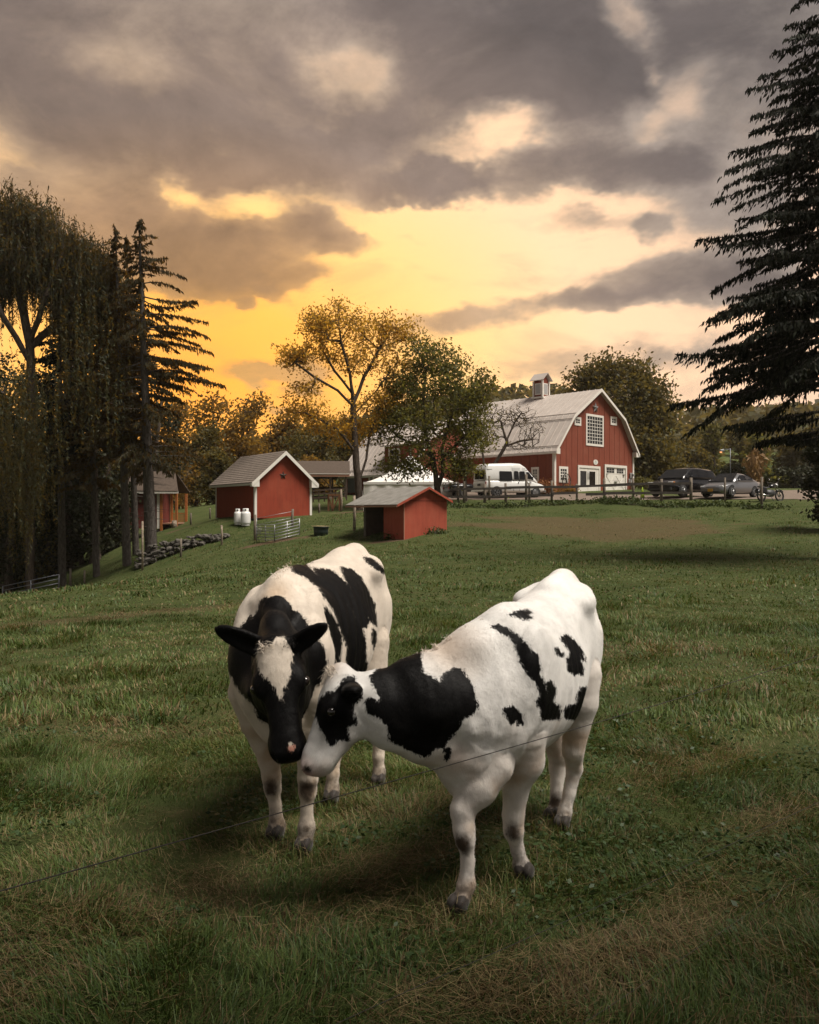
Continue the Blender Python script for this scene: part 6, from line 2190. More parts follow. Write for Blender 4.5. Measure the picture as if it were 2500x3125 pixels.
# ------------------------------------------------------------------ sheep by the run in shed
def sheep():
    c = at_ground(1098, 1556, 54)
    s = 0.9
    F_ = Field()
    o = np.array(c)
    p = lambda x, y, z: o + s * np.array((x, y, z))
    F_.ell(p(0, 0, 0.52), np.array((0.42, 0.22, 0.25)) * s, None, 0.08)
    F_.ell(p(-0.28, 0, 0.56), np.array((0.2, 0.2, 0.22)) * s, None, 0.08)
    F_.chain([p(0.36, 0, 0.62), p(0.50, 0, 0.85)], [0.13 * s, 0.09 * s], 0.06, 'neck')
    F_.chain([p(0.48, 0, 0.92), p(0.66, -0.02, 0.84)], [0.085 * s, 0.05 * s], 0.03, 'head')
    for q in (1, -1):
        F_.ell(p(0.46, q * 0.12, 0.93), np.array((0.03, 0.07, 0.02)) * s, None, 0.02, 'head')
        F_.chain([p(0.27, q * 0.11, 0.42), p(0.28, q * 0.11, 0.2), p(0.28, q * 0.11, 0.02)], [0.07 * s, 0.035 * s, 0.035 * s], 0.04, 'leg')
        F_.chain([p(-0.32, q * 0.11, 0.42), p(-0.28, q * 0.11, 0.24), p(-0.34, q * 0.11, 0.02)], [0.09 * s, 0.04 * s, 0.035 * s], 0.04, 'leg')
    G_, lo = F_.grid(0.03)
    v, q = surface_nets(G_, lo, 0.03)
    me = mesh_np('sheep', relax(v, q, 1), q, True)
    m = bpy.data.materials.new('sheep_fleece')
    m.use_nodes = True
    t = NT(m.node_tree)
    n = t.noise(t.n('ShaderNodeTexCoord').outputs['Object'], 3.2, 2, 0.5)
    bb = t.n('ShaderNodeBsdfPrincipled', ins={'Base Color': t.mix(t.rng(n, 0.50, 0.56), (0.70, 0.62, 0.52), (0.16, 0.075, 0.045)), 'Roughness': 0.9})
    t.n('ShaderNodeOutputMaterial', ins={0: bb.outputs[0]})
    link('sheep', me, m, label='white and brown goat standing behind the run in shed', cat='goat').name = 'goat'


sheep()


# ------------------------------------------------------------------ street lamp, corn shock, cones
def lamp_post():
    Y = 95
    b = at_ground(2229, 1500, Y)
    t = P(2229, 1368, Y)
    root = empty('lamp_post', b, 'slim grey lamp post with side arm behind the parked cars', 'lamp post')
    MB().tube([b - Vector((0, 0, 0.3)), Vector((b.x, b.y, (b.z + t.z) / 2)), t], [0.06, 0.055, 0.05], 8).build('pole', M['steel_dark'], root)
    a = P(2206, 1372, Y)
    MB().tube([t + Vector((0, 0, -0.1)), a], 0.04, 6).build('arm', M['steel_dark'], root)
    h = MB().box(a + Vector((-0.1, 0, -0.12)), (0.5, 0.35, 0.28), bevel=0.06).build('lamp_head', M['steel_dark'], root)
    mm = bpy.data.materials.new('lamp_glow')
    mm.use_nodes = True
    tt = NT(mm.node_tree)
    e = tt.n('ShaderNodeEmission', ins={0: (1.0, 0.42, 0.16, 1), 1: 1.2})
    tt.n('ShaderNodeOutputMaterial', ins={0: e.outputs[0]})
    MB().box(a + Vector((-0.22, -0.06, -0.27)), (0.24, 0.2, 0.18), bevel=0.03).build('lens', mm, h)


lamp_post()


def corn_shock():
    b = at_ground(2305, 1500, 78)
    root = empty('corn_shock', b, 'tied shock of dry tan corn stalks behind the sedan', 'corn shock')
    n = 46
    x, y = b.x + PR.normal(0, 0.16, n), b.y + PR.normal(0, 0.16, n)
    me = blade_mesh_simple(x, y, b.z, PR)
    link('stalks', me, CORN, root, kind='stuff')
    MB().tube([b + Vector((0.24 * math.cos(t), 0.24 * math.sin(t), 1.5)) for t in np.linspace(0, 6.28, 14)], 0.03, 5).build('twine', M['straw'], root)


def blade_mesh_simple(x, y, z, rng):
    V, Fq = [], []
    for xi, yi in zip(x, y):
        th = rng.uniform(0, 6.28)
        h = rng.uniform(2.5, 4.0)
        top = np.array((xi * 1.0 + rng.normal(0, 0.35), yi + rng.normal(0, 0.3), z + h))
        p0 = np.array((xi, yi, z))
        for k in range(6):
            t0, t1 = k / 6, (k + 1.2) / 6
            a, b = p0 + (top - p0) * t0, p0 + (top - p0) * t1
            s = np.array((math.cos(th), math.sin(th), 0)) * 0.05
            i = len(V)
            V += [a - s, a + s, b + s * 0.6, b - s * 0.6]
            Fq.append((i, i + 1, i + 2, i + 3))
            l = rng.normal(0, 1, 3) * np.array((1, 1, 0.2))
            l /= np.linalg.norm(l)
            tip = b + l * rng.uniform(0.3, 0.7) + np.array((0, 0, -0.35))
            i = len(V)
            V += [b - s, b + s, b + l * 0.35 + s * 0.8, tip]
            Fq.append((i, i + 1, i + 2, i + 3))
    me = mesh_np('stalks', V, np.array(Fq))
    attr_f(me, 'rnd', np.repeat(rng.random(len(V) // 4), 4))
    return me


corn_shock()
CONE_M = pbr('cone_lime', (0.36, 0.50, 0.03), 0.55)


def cone(px, top, bot, Y, label):
    c = at_ground(px, bot, Y)
    h = (bot - top) / 2500 * Y
    r = h * 0.2
    root = empty('traffic_cone', c, label, 'traffic cone', 'lime traffic cones on the gravel')
    MB().loft([[c + Vector((q * r * math.cos(k * math.pi / 8), q * r * math.sin(k * math.pi / 8), h * z)) for k in range(16)] for q, z in ((1, 0.04), (0.78, 0.3), (0.5, 0.62), (0.18, 0.98), (0.1, 1.0))]).build('body', CONE_M, root)
    MB().box(c + Vector((0, 0, h * 0.03)), (r * 2.7, r * 2.7, h * 0.06), bevel=0.01).build('base', M['black'], root)


cone(1961, 1484, 1519, 58.5, 'lime green traffic cone standing left of the black minivan')
cone(1552, 1518, 1527, 60, 'tiny lime green traffic cone under the white van')


# wagon wheel leaning on the barn under the window
def wagon_wheel():
    a_, z_ = barn_fr.hit_gable(1719, 1466)
    c = barn_fr.p(a_, -0.35, z_ - 0.05)
    r = 0.62
    root = empty('wagon_wheel', c - Vector((0, 0, r)), 'old wooden wagon wheel leaning under the lower barn window', 'wagon wheel')
    ax, up = barn_fr.a, Vector((0, 0, 1))
    MB().tube([c + ax * r * math.cos(t) + up * r * math.sin(t) for t in np.linspace(0, 2 * math.pi, 25)], 0.04, 6).build('rim', M['wood_rail'], root)
    for k in range(10):
        t = k * math.pi / 5
        MB().tube([c, c + (ax * math.cos(t) + up * math.sin(t)) * r], 0.022, 5).build('spoke', M['wood_rail'], root)
    MB().sphere(c, 0.09, 10, 6).build('hub', M['wood_rail'], root)


wagon_wheel()
# ------------------------------------------------------------------ vehicles
VM = {
    'white': pbr('van_white', (0.72, 0.71, 0.68), 0.28, coat=0.6, noise=0.12, nscale=2),
    'black': pbr('van_black', (0.006, 0.006, 0.007), 0.22, coat=0.15),
    'silver': pbr('sedan_grey', (0.20, 0.20, 0.205), 0.30, metal=0.65, coat=0.6),
    'glass': pbr('car_glass', (0.008, 0.008, 0.009), 0.06, spec=0.35),
    'screen': pbr('windscreen', (0.010, 0.010, 0.010), 0.16, spec=0.22),
    'tyre': pbr('tyre_rubber', (0.014, 0.014, 0.014), 0.8),
    'rim': pbr('alloy_rim', (0.36, 0.36, 0.36), 0.35, metal=0.8),
    'chrome': pbr('chrome', (0.60, 0.58, 0.55), 0.2, metal=1.0),
    'red': pbr('tail_lens', (0.22, 0.02, 0.012), 0.25),
    'amber': pbr('amber_lens', (0.62, 0.22, 0.04), 0.25),
    'lens': pbr('headlight_lens', (0.50, 0.50, 0.48), 0.12, coat=0.8),
    'plate': pbr('yellow_plate', (0.62, 0.32, 0.03), 0.5),
    'bumper': pbr('dark_bumper', (0.03, 0.03, 0.03), 0.5),
    'dark': pbr('under_dark', (0.01, 0.01, 0.01), 0.9),
}


class Car:
    """Body lofted from stations along x (front = +x): lower body and cabin with tumblehome, parts set on its surface."""

    def __init__(self, name, loc, heading, label, cat, body, cabin, half, paint, scale=1.0, sq=0.42):
        self.root = empty(name, loc, label, cat, None, heading)
        self.body, self.cabin, self.half, self.s = body, cabin, half, scale
        self.M = self.root.matrix_world.copy()
        bx = [b[0] for b in body]
        rings = []
        for x, zb, zt, hw in body:
            n = 20
            ring = []
            for k in range(n):
                t = 2 * math.pi * k / n
                c, s_ = math.cos(t), math.sin(t)
                e = 0.36
                yy = hw * math.copysign(abs(c) ** e, c)
                zz = (zb + zt) / 2 + (zt - zb) / 2 * math.copysign(abs(s_) ** e, s_)
                ring.append(self.w(x, yy, zz))
            rings.append(ring)
        self.part(MB().loft(rings), 'body', paint)
        rings = []
        for x, zt, hb, ht in cabin:
            zb = self.belt(x)
            ring = []
            for k in range(20):
                t = 2 * math.pi * k / 20
                c, s_ = math.cos(t), math.sin(t)
                q = (math.copysign(abs(s_) ** sq, s_) + 1) / 2
                hw = hb + (ht - hb) * q
                ring.append(self.w(x, hw * math.copysign(abs(c) ** sq, c), zb - 0.1 + (zt - zb + 0.1) * q))
            rings.append(ring)
        self.part(MB().loft(rings), 'cabin', paint)

    def w(self, x, y, z):
        return self.M @ Vector((x * self.s, y * self.s, z * self.s))

    def belt(self, x):
        return float(np.interp(x, [b[0] for b in self.body], [b[2] for b in self.body]))

    def part(self, mb, name, mat, parent=None):
        return mb.build(name, mat, parent or self.root)

    def side(self, x, z):
        """Half width of the skin at (x, z)."""
        zb = self.belt(x)
        if z <= zb:
            return float(np.interp(x, [b[0] for b in self.body], [b[3] for b in self.body]))
        xs = [c[0] for c in self.cabin]
        zt = float(np.interp(x, xs, [c[1] for c in self.cabin]))
        hb = float(np.interp(x, xs, [c[2] for c in self.cabin]))
        ht = float(np.interp(x, xs, [c[3] for c in self.cabin]))
        q = min(max((z - zb) / max(zt - zb, 0.05), 0), 1)
        return hb + (ht - hb) * q

    def panel(self, pts, name, mat, out=0.012, sides=(1, -1), parent=None):
        for s in sides:
            f = [self.w(x, s * (self.side(x, z) + out), z) for x, z in pts]
            b = [self.w(x, s * (self.side(x, z) - 0.06), z) for x, z in pts]
            mb = MB()
            A = [mb.bm.verts.new(p) for p in f]
            B_ = [mb.bm.verts.new(p) for p in b]
            mb.bm.faces.new(A)
            for i in range(len(A)):
                mb.bm.faces.new((A[i], A[(i + 1) % len(A)], B_[(i + 1) % len(A)], B_[i]))
            self.part(mb, name, mat, parent)

    def slab(self, pts, name, mat, thick=0.02, parent=None):
        P_ = [self.w(*p) for p in pts]
        n = (P_[1] - P_[0]).cross(P_[-1] - P_[0]).normalized()
        return self.part(MB().prism([p - n * thick / 2 for p in P_], n * thick), name, mat, parent)

    def box(self, c, sz, name, mat, bevel=0.02, parent=None):
        R = self.M.to_3x3()
        return self.part(MB().box(self.w(*c), [q * self.s for q in sz], R, bevel), name, mat, parent)

    def wheels(self, xs, r, y, arch=True, w=0.22):
        for x in xs:
            for s in (1, -1):
                if arch:
                    arcp = [(x + (r + 0.09) * math.cos(t), max(0.12, r + (r + 0.09) * math.sin(t))) for t in np.linspace(-0.35, math.pi + 0.35, 14)]
                    yo = s * (self.side(x, 0.6) + 0.008)
                    self.part(MB().prism([self.w(px, yo, pz) for px, pz in arcp], (self.w(0, -s * 0.1, 0) - self.w(0, 0, 0))), 'wheel_arch', VM['dark'])
                prof = [(r * 0.60, -w / 2), (r * 0.94, -w / 2), (r, -w * 0.35), (r, w * 0.35), (r * 0.94, w / 2), (r * 0.60, w / 2)]
                rings = [[self.w(x + q * math.cos(2 * math.pi * k / 20), s * (y + o), r + q * math.sin(2 * math.pi * k / 20)) for k in range(20)] for q, o in prof]
                wh = self.part(MB().loft(rings), 'wheel', VM['tyre'])
                mb = MB()
                o = s * (y + w / 2 + 0.004)
                mb.loft([[self.w(x + q * math.cos(2 * math.pi * k / 20), o + s * d, r + q * math.sin(2 * math.pi * k / 20)) for k in range(20)] for q, d in ((r * 0.66, 0.0), (r * 0.60, 0.012), (r * 0.55, -0.03))])
                for k in range(5):
                    t = k * 2 * math.pi / 5
                    mb.bar(self.w(x, o + s * 0.02, r), self.w(x + r * 0.6 * math.cos(t), o + s * 0.008, r + r * 0.6 * math.sin(t)), 0.06, 0.02)
                self.part(mb, 'rim', VM['rim'], wh)


def heading_between(pf, pr):
    d = pf - pr
    return math.atan2(d.y, d.x)


# white high roof van, seen from behind and to its side
f_, r_ = at_ground(1632, 1526, 61.3), at_ground(1509, 1529, 59.8)
hd = heading_between(f_, r_)
mid = (f_ + r_) / 2
n_ = Vector((-math.sin(hd), math.cos(hd), 0))
mid = mid + n_ * 0.86
mid.z = gz(mid.x, mid.y) + 0.02
body = [(-2.55, 0.50, 1.20, 0.86), (-2.50, 0.42, 1.28, 0.95), (-1.8, 0.36, 1.30, 0.99), (0.8, 0.36, 1.30, 0.99), (1.55, 0.38, 1.28, 0.98), (1.95, 0.40, 1.16, 0.94), (2.35, 0.42, 1.06, 0.90), (2.62, 0.46, 0.98, 0.82), (2.70, 0.52, 0.90, 0.74)]
cabin = [(-2.48, 2.04, 0.93, 0.84), (-2.42, 2.10, 0.95, 0.84), (-2.38, 2.40, 0.95, 0.80), (-2.2, 2.48, 0.96, 0.80), (-0.2, 2.58, 0.97, 0.82), (0.55, 2.56, 0.97, 0.82), (1.0, 2.32, 0.96, 0.80), (1.25, 2.04, 0.95, 0.80), (1.75, 1.50, 0.93, 0.86), (1.98, 1.22, 0.90, 0.88)]
van = Car('camper_van', mid, hd, 'white high roof van parked behind the rail fence', 'van', body, cabin, 0.98, VM['white'], 1.0, 0.3)
van.wheels([-1.62, 1.75], 0.37, 0.88)
for a, b in (((-1.35, 1.26), (-0.26, 1.94)), ((-0.10, 1.32), (0.31, 1.96)), ((0.38, 1.32), (0.88, 1.96))):
    (x0, z0), (x1, z1) = a, b
    van.panel([(x0 + 0.04, z0), (x1 - 0.04, z0), (x1, z0 + 0.06), (x1 - 0.02, z1 - 0.06), (x1 - 0.08, z1), (x0 + 0.06, z1), (x0, z1 - 0.06), (x0, z0 + 0.06)], 'side_window', VM['glass'])
van.panel([(0.98, 1.40), (1.62, 1.42), (1.30, 1.84), (1.22, 1.92), (1.0, 1.92)], 'front_window', VM['glass'])
van.panel([(-0.25, 1.98), (0.95, 1.98), (0.95, 2.22), (-0.25, 2.22)], 'roof_panel', pbr('van_pale_grey', (0.52, 0.52, 0.50), 0.4), sides=(1, -1))
van.slab([(1.80, 0.80, 1.50), (1.80, -0.80, 1.50), (1.32, -0.76, 2.02), (1.32, 0.76, 2.02)], 'windscreen', VM['screen'])
for y0, y1 in ((0.06, 0.66), (-0.66, -0.06)):
    van.slab([(-2.535, y0, 1.35), (-2.535, y1, 1.35), (-2.475, y1 * 0.96, 1.98), (-2.475, y0 * 0.96, 1.98)], 'rear_window', VM['glass'], 0.03)
van.slab([(-2.562, 0.2, 0.86), (-2.562, -0.2, 0.86), (-2.56, -0.2, 1.02), (-2.56, 0.2, 1.02)], 'plate_recess', VM['bumper'], 0.02)
van.box((-2.62, 0, 0.50), (0.16, 1.85, 0.18), 'rear_bumper', VM['chrome'], 0.03)
van.box((2.72, 0, 0.50), (0.16, 1.75, 0.20), 'front_bumper', VM['chrome'], 0.03)
for s in (1, -1):
    van.box((-2.50, s * 0.90, 1.02), (0.07, 0.10, 0.30), 'tail_light', VM['red'], 0.01)
    van.box((2.60, s * 0.66, 0.84), (0.12, 0.28, 0.16), 'headlight', VM['lens'], 0.02)
    van.box((1.42, s * 1.06, 1.44), (0.10, 0.14, 0.26), 'mirror', VM['bumper'], 0.02)
van.panel([(-2.38, 2.03), (1.1, 2.03), (1.1, 2.07), (-2.38, 2.07)], 'roof_seam', VM['bumper'], out=0.006)
van.panel([(-2.3, 0.40), (-2.0, 0.40), (-2.0, 0.50), (-2.3, 0.50)], 'trim_strip', VM['bumper'])
for x in (-0.18, 0.34, 0.92):
    van.panel([(x, 0.5), (x + 0.018, 0.5), (x + 0.018, 1.93), (x, 1.93)], 'door_gap', VM['bumper'], out=0.008)
for x in (0.22, 1.02):
    van.panel([(x, 1.05), (x + 0.05, 1.05), (x + 0.05, 1.17), (x, 1.17)], 'door_handle', VM['bumper'], out=0.02)

# dark vehicle tail left of the van
pt_ = at_ground(1395, 1533, 63)
trk = Car('utility_trailer', pt_ + Vector((0.2, 0.5, 0.02)), math.radians(20), 'dark low trailer with lamps behind the van tail', 'trailer',
          [(-1.1, 0.45, 0.95, 0.7), (-1.0, 0.42, 1.0, 0.75), (1.0, 0.42, 1.0, 0.75), (1.1, 0.45, 0.95, 0.7)], [(-0.8, 1.06, 0.6, 0.6), (0.8, 1.06, 0.6, 0.6)], 0.75, VM['black'])
trk.wheels([0.0], 0.32, 0.72, False)
for s in (1, -1):
    trk.box((-1.12, s * 0.55, 0.72), (0.05, 0.22, 0.14), 'tail_light', VM['red'], 0.01)

# black minivan, nose to the left and toward us
f_, r_ = at_ground(2054, 1524, 57.2), at_ground(2172, 1518, 60.6)
hd = heading_between(f_, r_)
n_ = Vector((-math.sin(hd), math.cos(hd), 0))
mid = (f_ + r_) / 2 - n_ * 0.8
mid.z = gz(mid.x, mid.y) + 0.03
body = [(-2.5, 0.50, 1.00, 0.84), (-2.42, 0.34, 1.08, 0.94), (-1.6, 0.28, 1.10, 0.97), (0.8, 0.28, 1.08, 0.97), (1.35, 0.28, 1.04, 0.96), (1.8, 0.28, 0.97, 0.94), (2.2, 0.28, 0.88, 0.90), (2.48, 0.30, 0.80, 0.80), (2.56, 0.36, 0.72, 0.68)]
cabin = [(-2.46, 1.18, 0.92, 0.86), (-2.34, 1.56, 0.93, 0.72), (-2.1, 1.70, 0.94, 0.70), (-0.9, 1.76, 0.95, 0.70), (0.0, 1.74, 0.95, 0.70), (0.5, 1.64, 0.94, 0.70), (1.1, 1.32, 0.93, 0.78), (1.5, 1.05, 0.92, 0.86)]
mv = Car('minivan', mid, hd, 'black minivan facing left on the gravel lot', 'minivan', body, cabin, 0.97, VM['black'], 1.2)
mv.wheels([-1.55, 1.55], 0.34, 0.86)
for pts in ([(-2.25, 1.20), (-1.35, 1.18), (-1.35, 1.60), (-2.12, 1.60)], [(-1.28, 1.18), (-0.30, 1.16), (-0.30, 1.63), (-1.28, 1.61)], [(-0.22, 1.16), (0.72, 1.13), (0.66, 1.36), (0.34, 1.58), (-0.22, 1.63)]):
    mv.panel(pts, 'side_window', VM['glass'])
mv.slab([(1.46, 0.80, 1.10), (1.46, -0.80, 1.10), (0.58, -0.68, 1.64), (0.58, 0.68, 1.64)], 'windscreen', VM['screen'], 0.03)
mv.box((2.50, 0, 0.72), (0.10, 1.0, 0.20), 'grille', VM['bumper'], 0.02)
mv.box((2.56, 0, 0.74), (0.04, 1.04, 0.04), 'grille_bar', VM['chrome'], 0.01)
mv.box((2.56, 0, 0.73), (0.04, 0.06, 0.20), 'grille_bar', VM['chrome'], 0.01)
for s in (1, -1):
    mv.box((2.40, s * 0.68, 0.76), (0.22, 0.30, 0.18), 'headlight', VM['lens'], 0.03)
    mv.box((2.34, s * 0.84, 0.76), (0.18, 0.07, 0.16), 'turn_lamp', VM['amber'], 0.02)
    mv.box((0.82, s * 1.04, 1.16), (0.12, 0.18, 0.14), 'mirror', VM['black'], 0.03)
    mv.box((-2.44, s * 0.84, 1.02), (0.08, 0.12, 0.32), 'tail_light', VM['red'], 0.02)
mv.box((2.52, 0, 0.42), (0.12, 1.6, 0.14), 'bumper', VM['bumper'], 0.03)

# silver grey sedan
f_, r_ = at_ground(2207, 1516, 56.6), at_ground(2262, 1512, 58.9)
hd = heading_between(f_, r_) + 0.02
n_ = Vector((-math.sin(hd), math.cos(hd), 0))
f2, r2 = at_ground(2213, 1519, 55.8), at_ground(2306, 1511, 58.6)
hd = heading_between(f2, r2)
n_ = Vector((-math.sin(hd), math.cos(hd), 0))
mid = (f2 + r2) / 2 - n_ * 0.78
mid.z = gz(mid.x, mid.y) + 0.03
body = [(-2.25, 0.50, 0.92, 0.70), (-2.18, 0.34, 0.99, 0.80), (-1.7, 0.24, 1.00, 0.86), (-0.8, 0.20, 0.96, 0.88), (0.6, 0.20, 0.93, 0.88), (1.1, 0.20, 0.90, 0.88), (1.6, 0.20, 0.80, 0.85), (1.98, 0.20, 0.70, 0.78), (2.2, 0.24, 0.62, 0.66), (2.26, 0.32, 0.55, 0.54)]
cabin = [(-1.75, 1.02, 0.80, 0.76), (-1.3, 1.22, 0.82, 0.62), (-0.8, 1.40, 0.83, 0.58), (-0.2, 1.45, 0.84, 0.58), (0.15, 1.42, 0.84, 0.59), (0.6, 1.20, 0.83, 0.68), (1.12, 0.92, 0.82, 0.78)]
sd_ = Car('sedan', mid, hd, 'silver grey sedan with a yellow plate facing left', 'car', body, cabin, 0.88, VM['silver'], 1.18)
sd_.wheels([-1.32, 1.36], 0.31, 0.77)
for pts in ([(-1.35, 1.04), (-0.40, 1.02), (-0.40, 1.33), (-0.78, 1.31), (-1.15, 1.18)], [(-0.32, 1.02), (0.62, 0.99), (0.45, 1.14), (0.12, 1.31), (-0.32, 1.34)]):
    sd_.panel(pts, 'side_window', VM['glass'])
sd_.slab([(1.12, 0.72, 0.955), (1.12, -0.72, 0.955), (0.20, -0.56, 1.43), (0.20, 0.56, 1.43)], 'windscreen', VM['screen'], 0.03)
sd_.slab([(-1.70, 0.66, 1.06), (-1.70, -0.66, 1.06), (-0.86, -0.54, 1.40), (-0.86, 0.54, 1.40)], 'rear_window', VM['glass'], 0.03)
sd_.box((2.22, 0, 0.53), (0.06, 0.62, 0.15), 'grille', VM['bumper'], 0.02)
sd_.box((2.25, 0, 0.53), (0.03, 0.66, 0.025), 'grille_bar', VM['chrome'], 0.005)
sd_.box((2.28, 0.0, 0.40), (0.03, 0.32, 0.15), 'number_plate', VM['plate'], 0.005)
sd_.box((2.22, 0, 0.30), (0.12, 1.15, 0.10), 'lower_grille', VM['bumper'], 0.02)
for s in (1, -1):
    sd_.box((2.02, s * 0.58, 0.60), (0.30, 0.26, 0.13), 'headlight', VM['lens'], 0.04)
    sd_.box((2.16, s * 0.50, 0.36), (0.10, 0.14, 0.09), 'fog_lamp', VM['lens'], 0.03)
    sd_.box((0.72, s * 0.93, 1.00), (0.12, 0.18, 0.12), 'mirror', VM['silver'], 0.03)
    sd_.box((-2.2, s * 0.62, 0.80), (0.1, 0.26, 0.14), 'tail_light', VM['red'], 0.03)


# motorcycle leaning on its stand, front wheel to the right
def motorcycle():
    rw, fw = at_ground(2325, 1516, 54.0), at_ground(2379, 1509, 54.6)
    d = (fw - rw)
    Lw = 1.45
    hd_ = math.atan2(d.y, d.x)
    c = (rw + fw) / 2
    c.z = gz(c.x, c.y) + 0.02
    root = empty('motorcycle', c, 'black motorcycle parked beside the sedan tail', 'motorcycle', None, hd_)
    Mx = root.matrix_world.copy()
    sc = 1.08
    w = lambda x, y, z: Mx @ Vector((x * sc, y * sc + z * 0.10, z * sc))
    MC = VM['black']
    for x, r in ((-0.72, 0.31), (0.76, 0.31)):
        ring = [w(x + r * math.cos(t), 0, r + r * math.sin(t)) for t in np.linspace(0, 2 * math.pi, 21)]
        wh = MB().tube(ring, 0.055, 7, False).build('wheel', VM['tyre'], root)
        mb = MB()
        for k in range(8):
            t = k * math.pi / 4
            mb.tube([w(x, 0, r), w(x + r * math.cos(t), 0, r + r * math.sin(t))], 0.012, 4)
        mb.tube([w(x, -0.08, r), w(x, 0.08, r)], 0.06, 8)
        mb.build('spokes', VM['rim'], wh)
    MB().tube([w(0.76, 0.09, 0.31), w(0.50, 0.09, 0.95), w(0.44, 0.09, 1.05)], 0.03, 6).build('fork', VM['chrome'], root)
    MB().tube([w(0.76, -0.09, 0.31), w(0.50, -0.09, 0.95), w(0.44, -0.09, 1.05)], 0.03, 6).build('fork', VM['chrome'], root)
    MB().tube([w(0.30, -0.42, 1.16), w(0.42, -0.25, 1.12), w(0.46, 0, 1.08), w(0.42, 0.25, 1.12), w(0.30, 0.42, 1.16)], 0.018, 6).build('handlebar', VM['chrome'], root)
    for s in (1, -1):
        MB().sphere(w(0.40, s * 0.36, 1.32), 0.075, 10, 6, (0.5, 1, 0.8)).build('mirror', VM['chrome'], root)
    MB().loft([[w(x, hw * math.cos(t), z + hz * math.sin(t)) for t in np.linspace(0, 2 * math.pi, 13)[:-1]] for x, hw, z, hz in ((-0.08, 0.06, 0.84, 0.05), (0.0, 0.13, 0.88, 0.11), (0.22, 0.15, 0.92, 0.13), (0.38, 0.10, 0.95, 0.09), (0.42, 0.04, 0.95, 0.04))]).build('fuel_tank', MC, root)
    MB().loft([[w(x, hw * math.cos(t), z + hz * math.sin(t)) for t in np.linspace(0, 2 * math.pi, 13)[:-1]] for x, hw, z, hz in ((-0.95, 0.07, 0.88, 0.03), (-0.7, 0.13, 0.84, 0.06), (-0.35, 0.15, 0.79, 0.06), (-0.08, 0.09, 0.82, 0.05))]).build('seat', VM['bumper'], root)
    MB().loft([[w(x, hw * math.cos(t), z + hz * math.sin(t)) for t in np.linspace(0, 2 * math.pi, 13)[:-1]] for x, hw, z, hz in ((-0.40, 0.10, 0.50, 0.12), (-0.25, 0.2, 0.48, 0.22), (0.15, 0.2, 0.48, 0.24), (0.34, 0.10, 0.50, 0.15))]).build('engine', VM['bumper'], root)
    MB().sphere(w(0.56, 0, 0.98), 0.11, 12, 8).build('headlight', VM['lens'], root)
    MB().tube([w(-0.05, 0.16, 0.36), w(-0.5, 0.19, 0.34), w(-0.98, 0.2, 0.42)], [0.035, 0.05, 0.055], 8).build('exhaust', VM['chrome'], root)
    MB().tube([w(-0.05, -0.16, 0.36), w(-0.5, -0.19, 0.34), w(-0.98, -0.2, 0.42)], [0.035, 0.05, 0.055], 8).build('exhaust', VM['chrome'], root)
    for x, r, a0, a1 in ((-0.72, 0.37, 0.5, 2.6), (0.76, 0.36, 0.7, 2.4)):
        MB().tube([w(x + r * math.cos(t), 0, 0.31 + r * math.sin(t)) for t in np.linspace(a0, a1, 9)], 0.06, 6).build('mudguard', MC, root)
    for s in (1, -1):
        MB().box(w(-0.72, s * 0.24, 0.62), (0.42, 0.14, 0.3), Mx.to_3x3(), 0.04).build('saddlebag', MC, root)
    MB().tube([w(-0.1, -0.15, 0.3), w(-0.2, -0.42, -0.02)], 0.018, 5).build('kickstand', VM['bumper'], root)


motorcycle()
# ------------------------------------------------------------------ trees
TR = np.random.default_rng(21)


def G(px, Y, dz=0.0):
    """Ground point under photograph column px at distance Y."""
    x = (px - 1250) / 2500.0 * Y
    return np.array((x, Y, gz(x, Y) + dz))


def V3(px, py, Y):
    return np.array(P(px, py, Y))


def blob(px, py, Y, rx, ry, n, depth=None):
    """Foliage mass centred on a photograph pixel; radii given in photograph pixels."""
    k = Y / 2500.0
    return (V3(px, py, Y), (rx * k, (depth or rx) * k, ry * k), n)


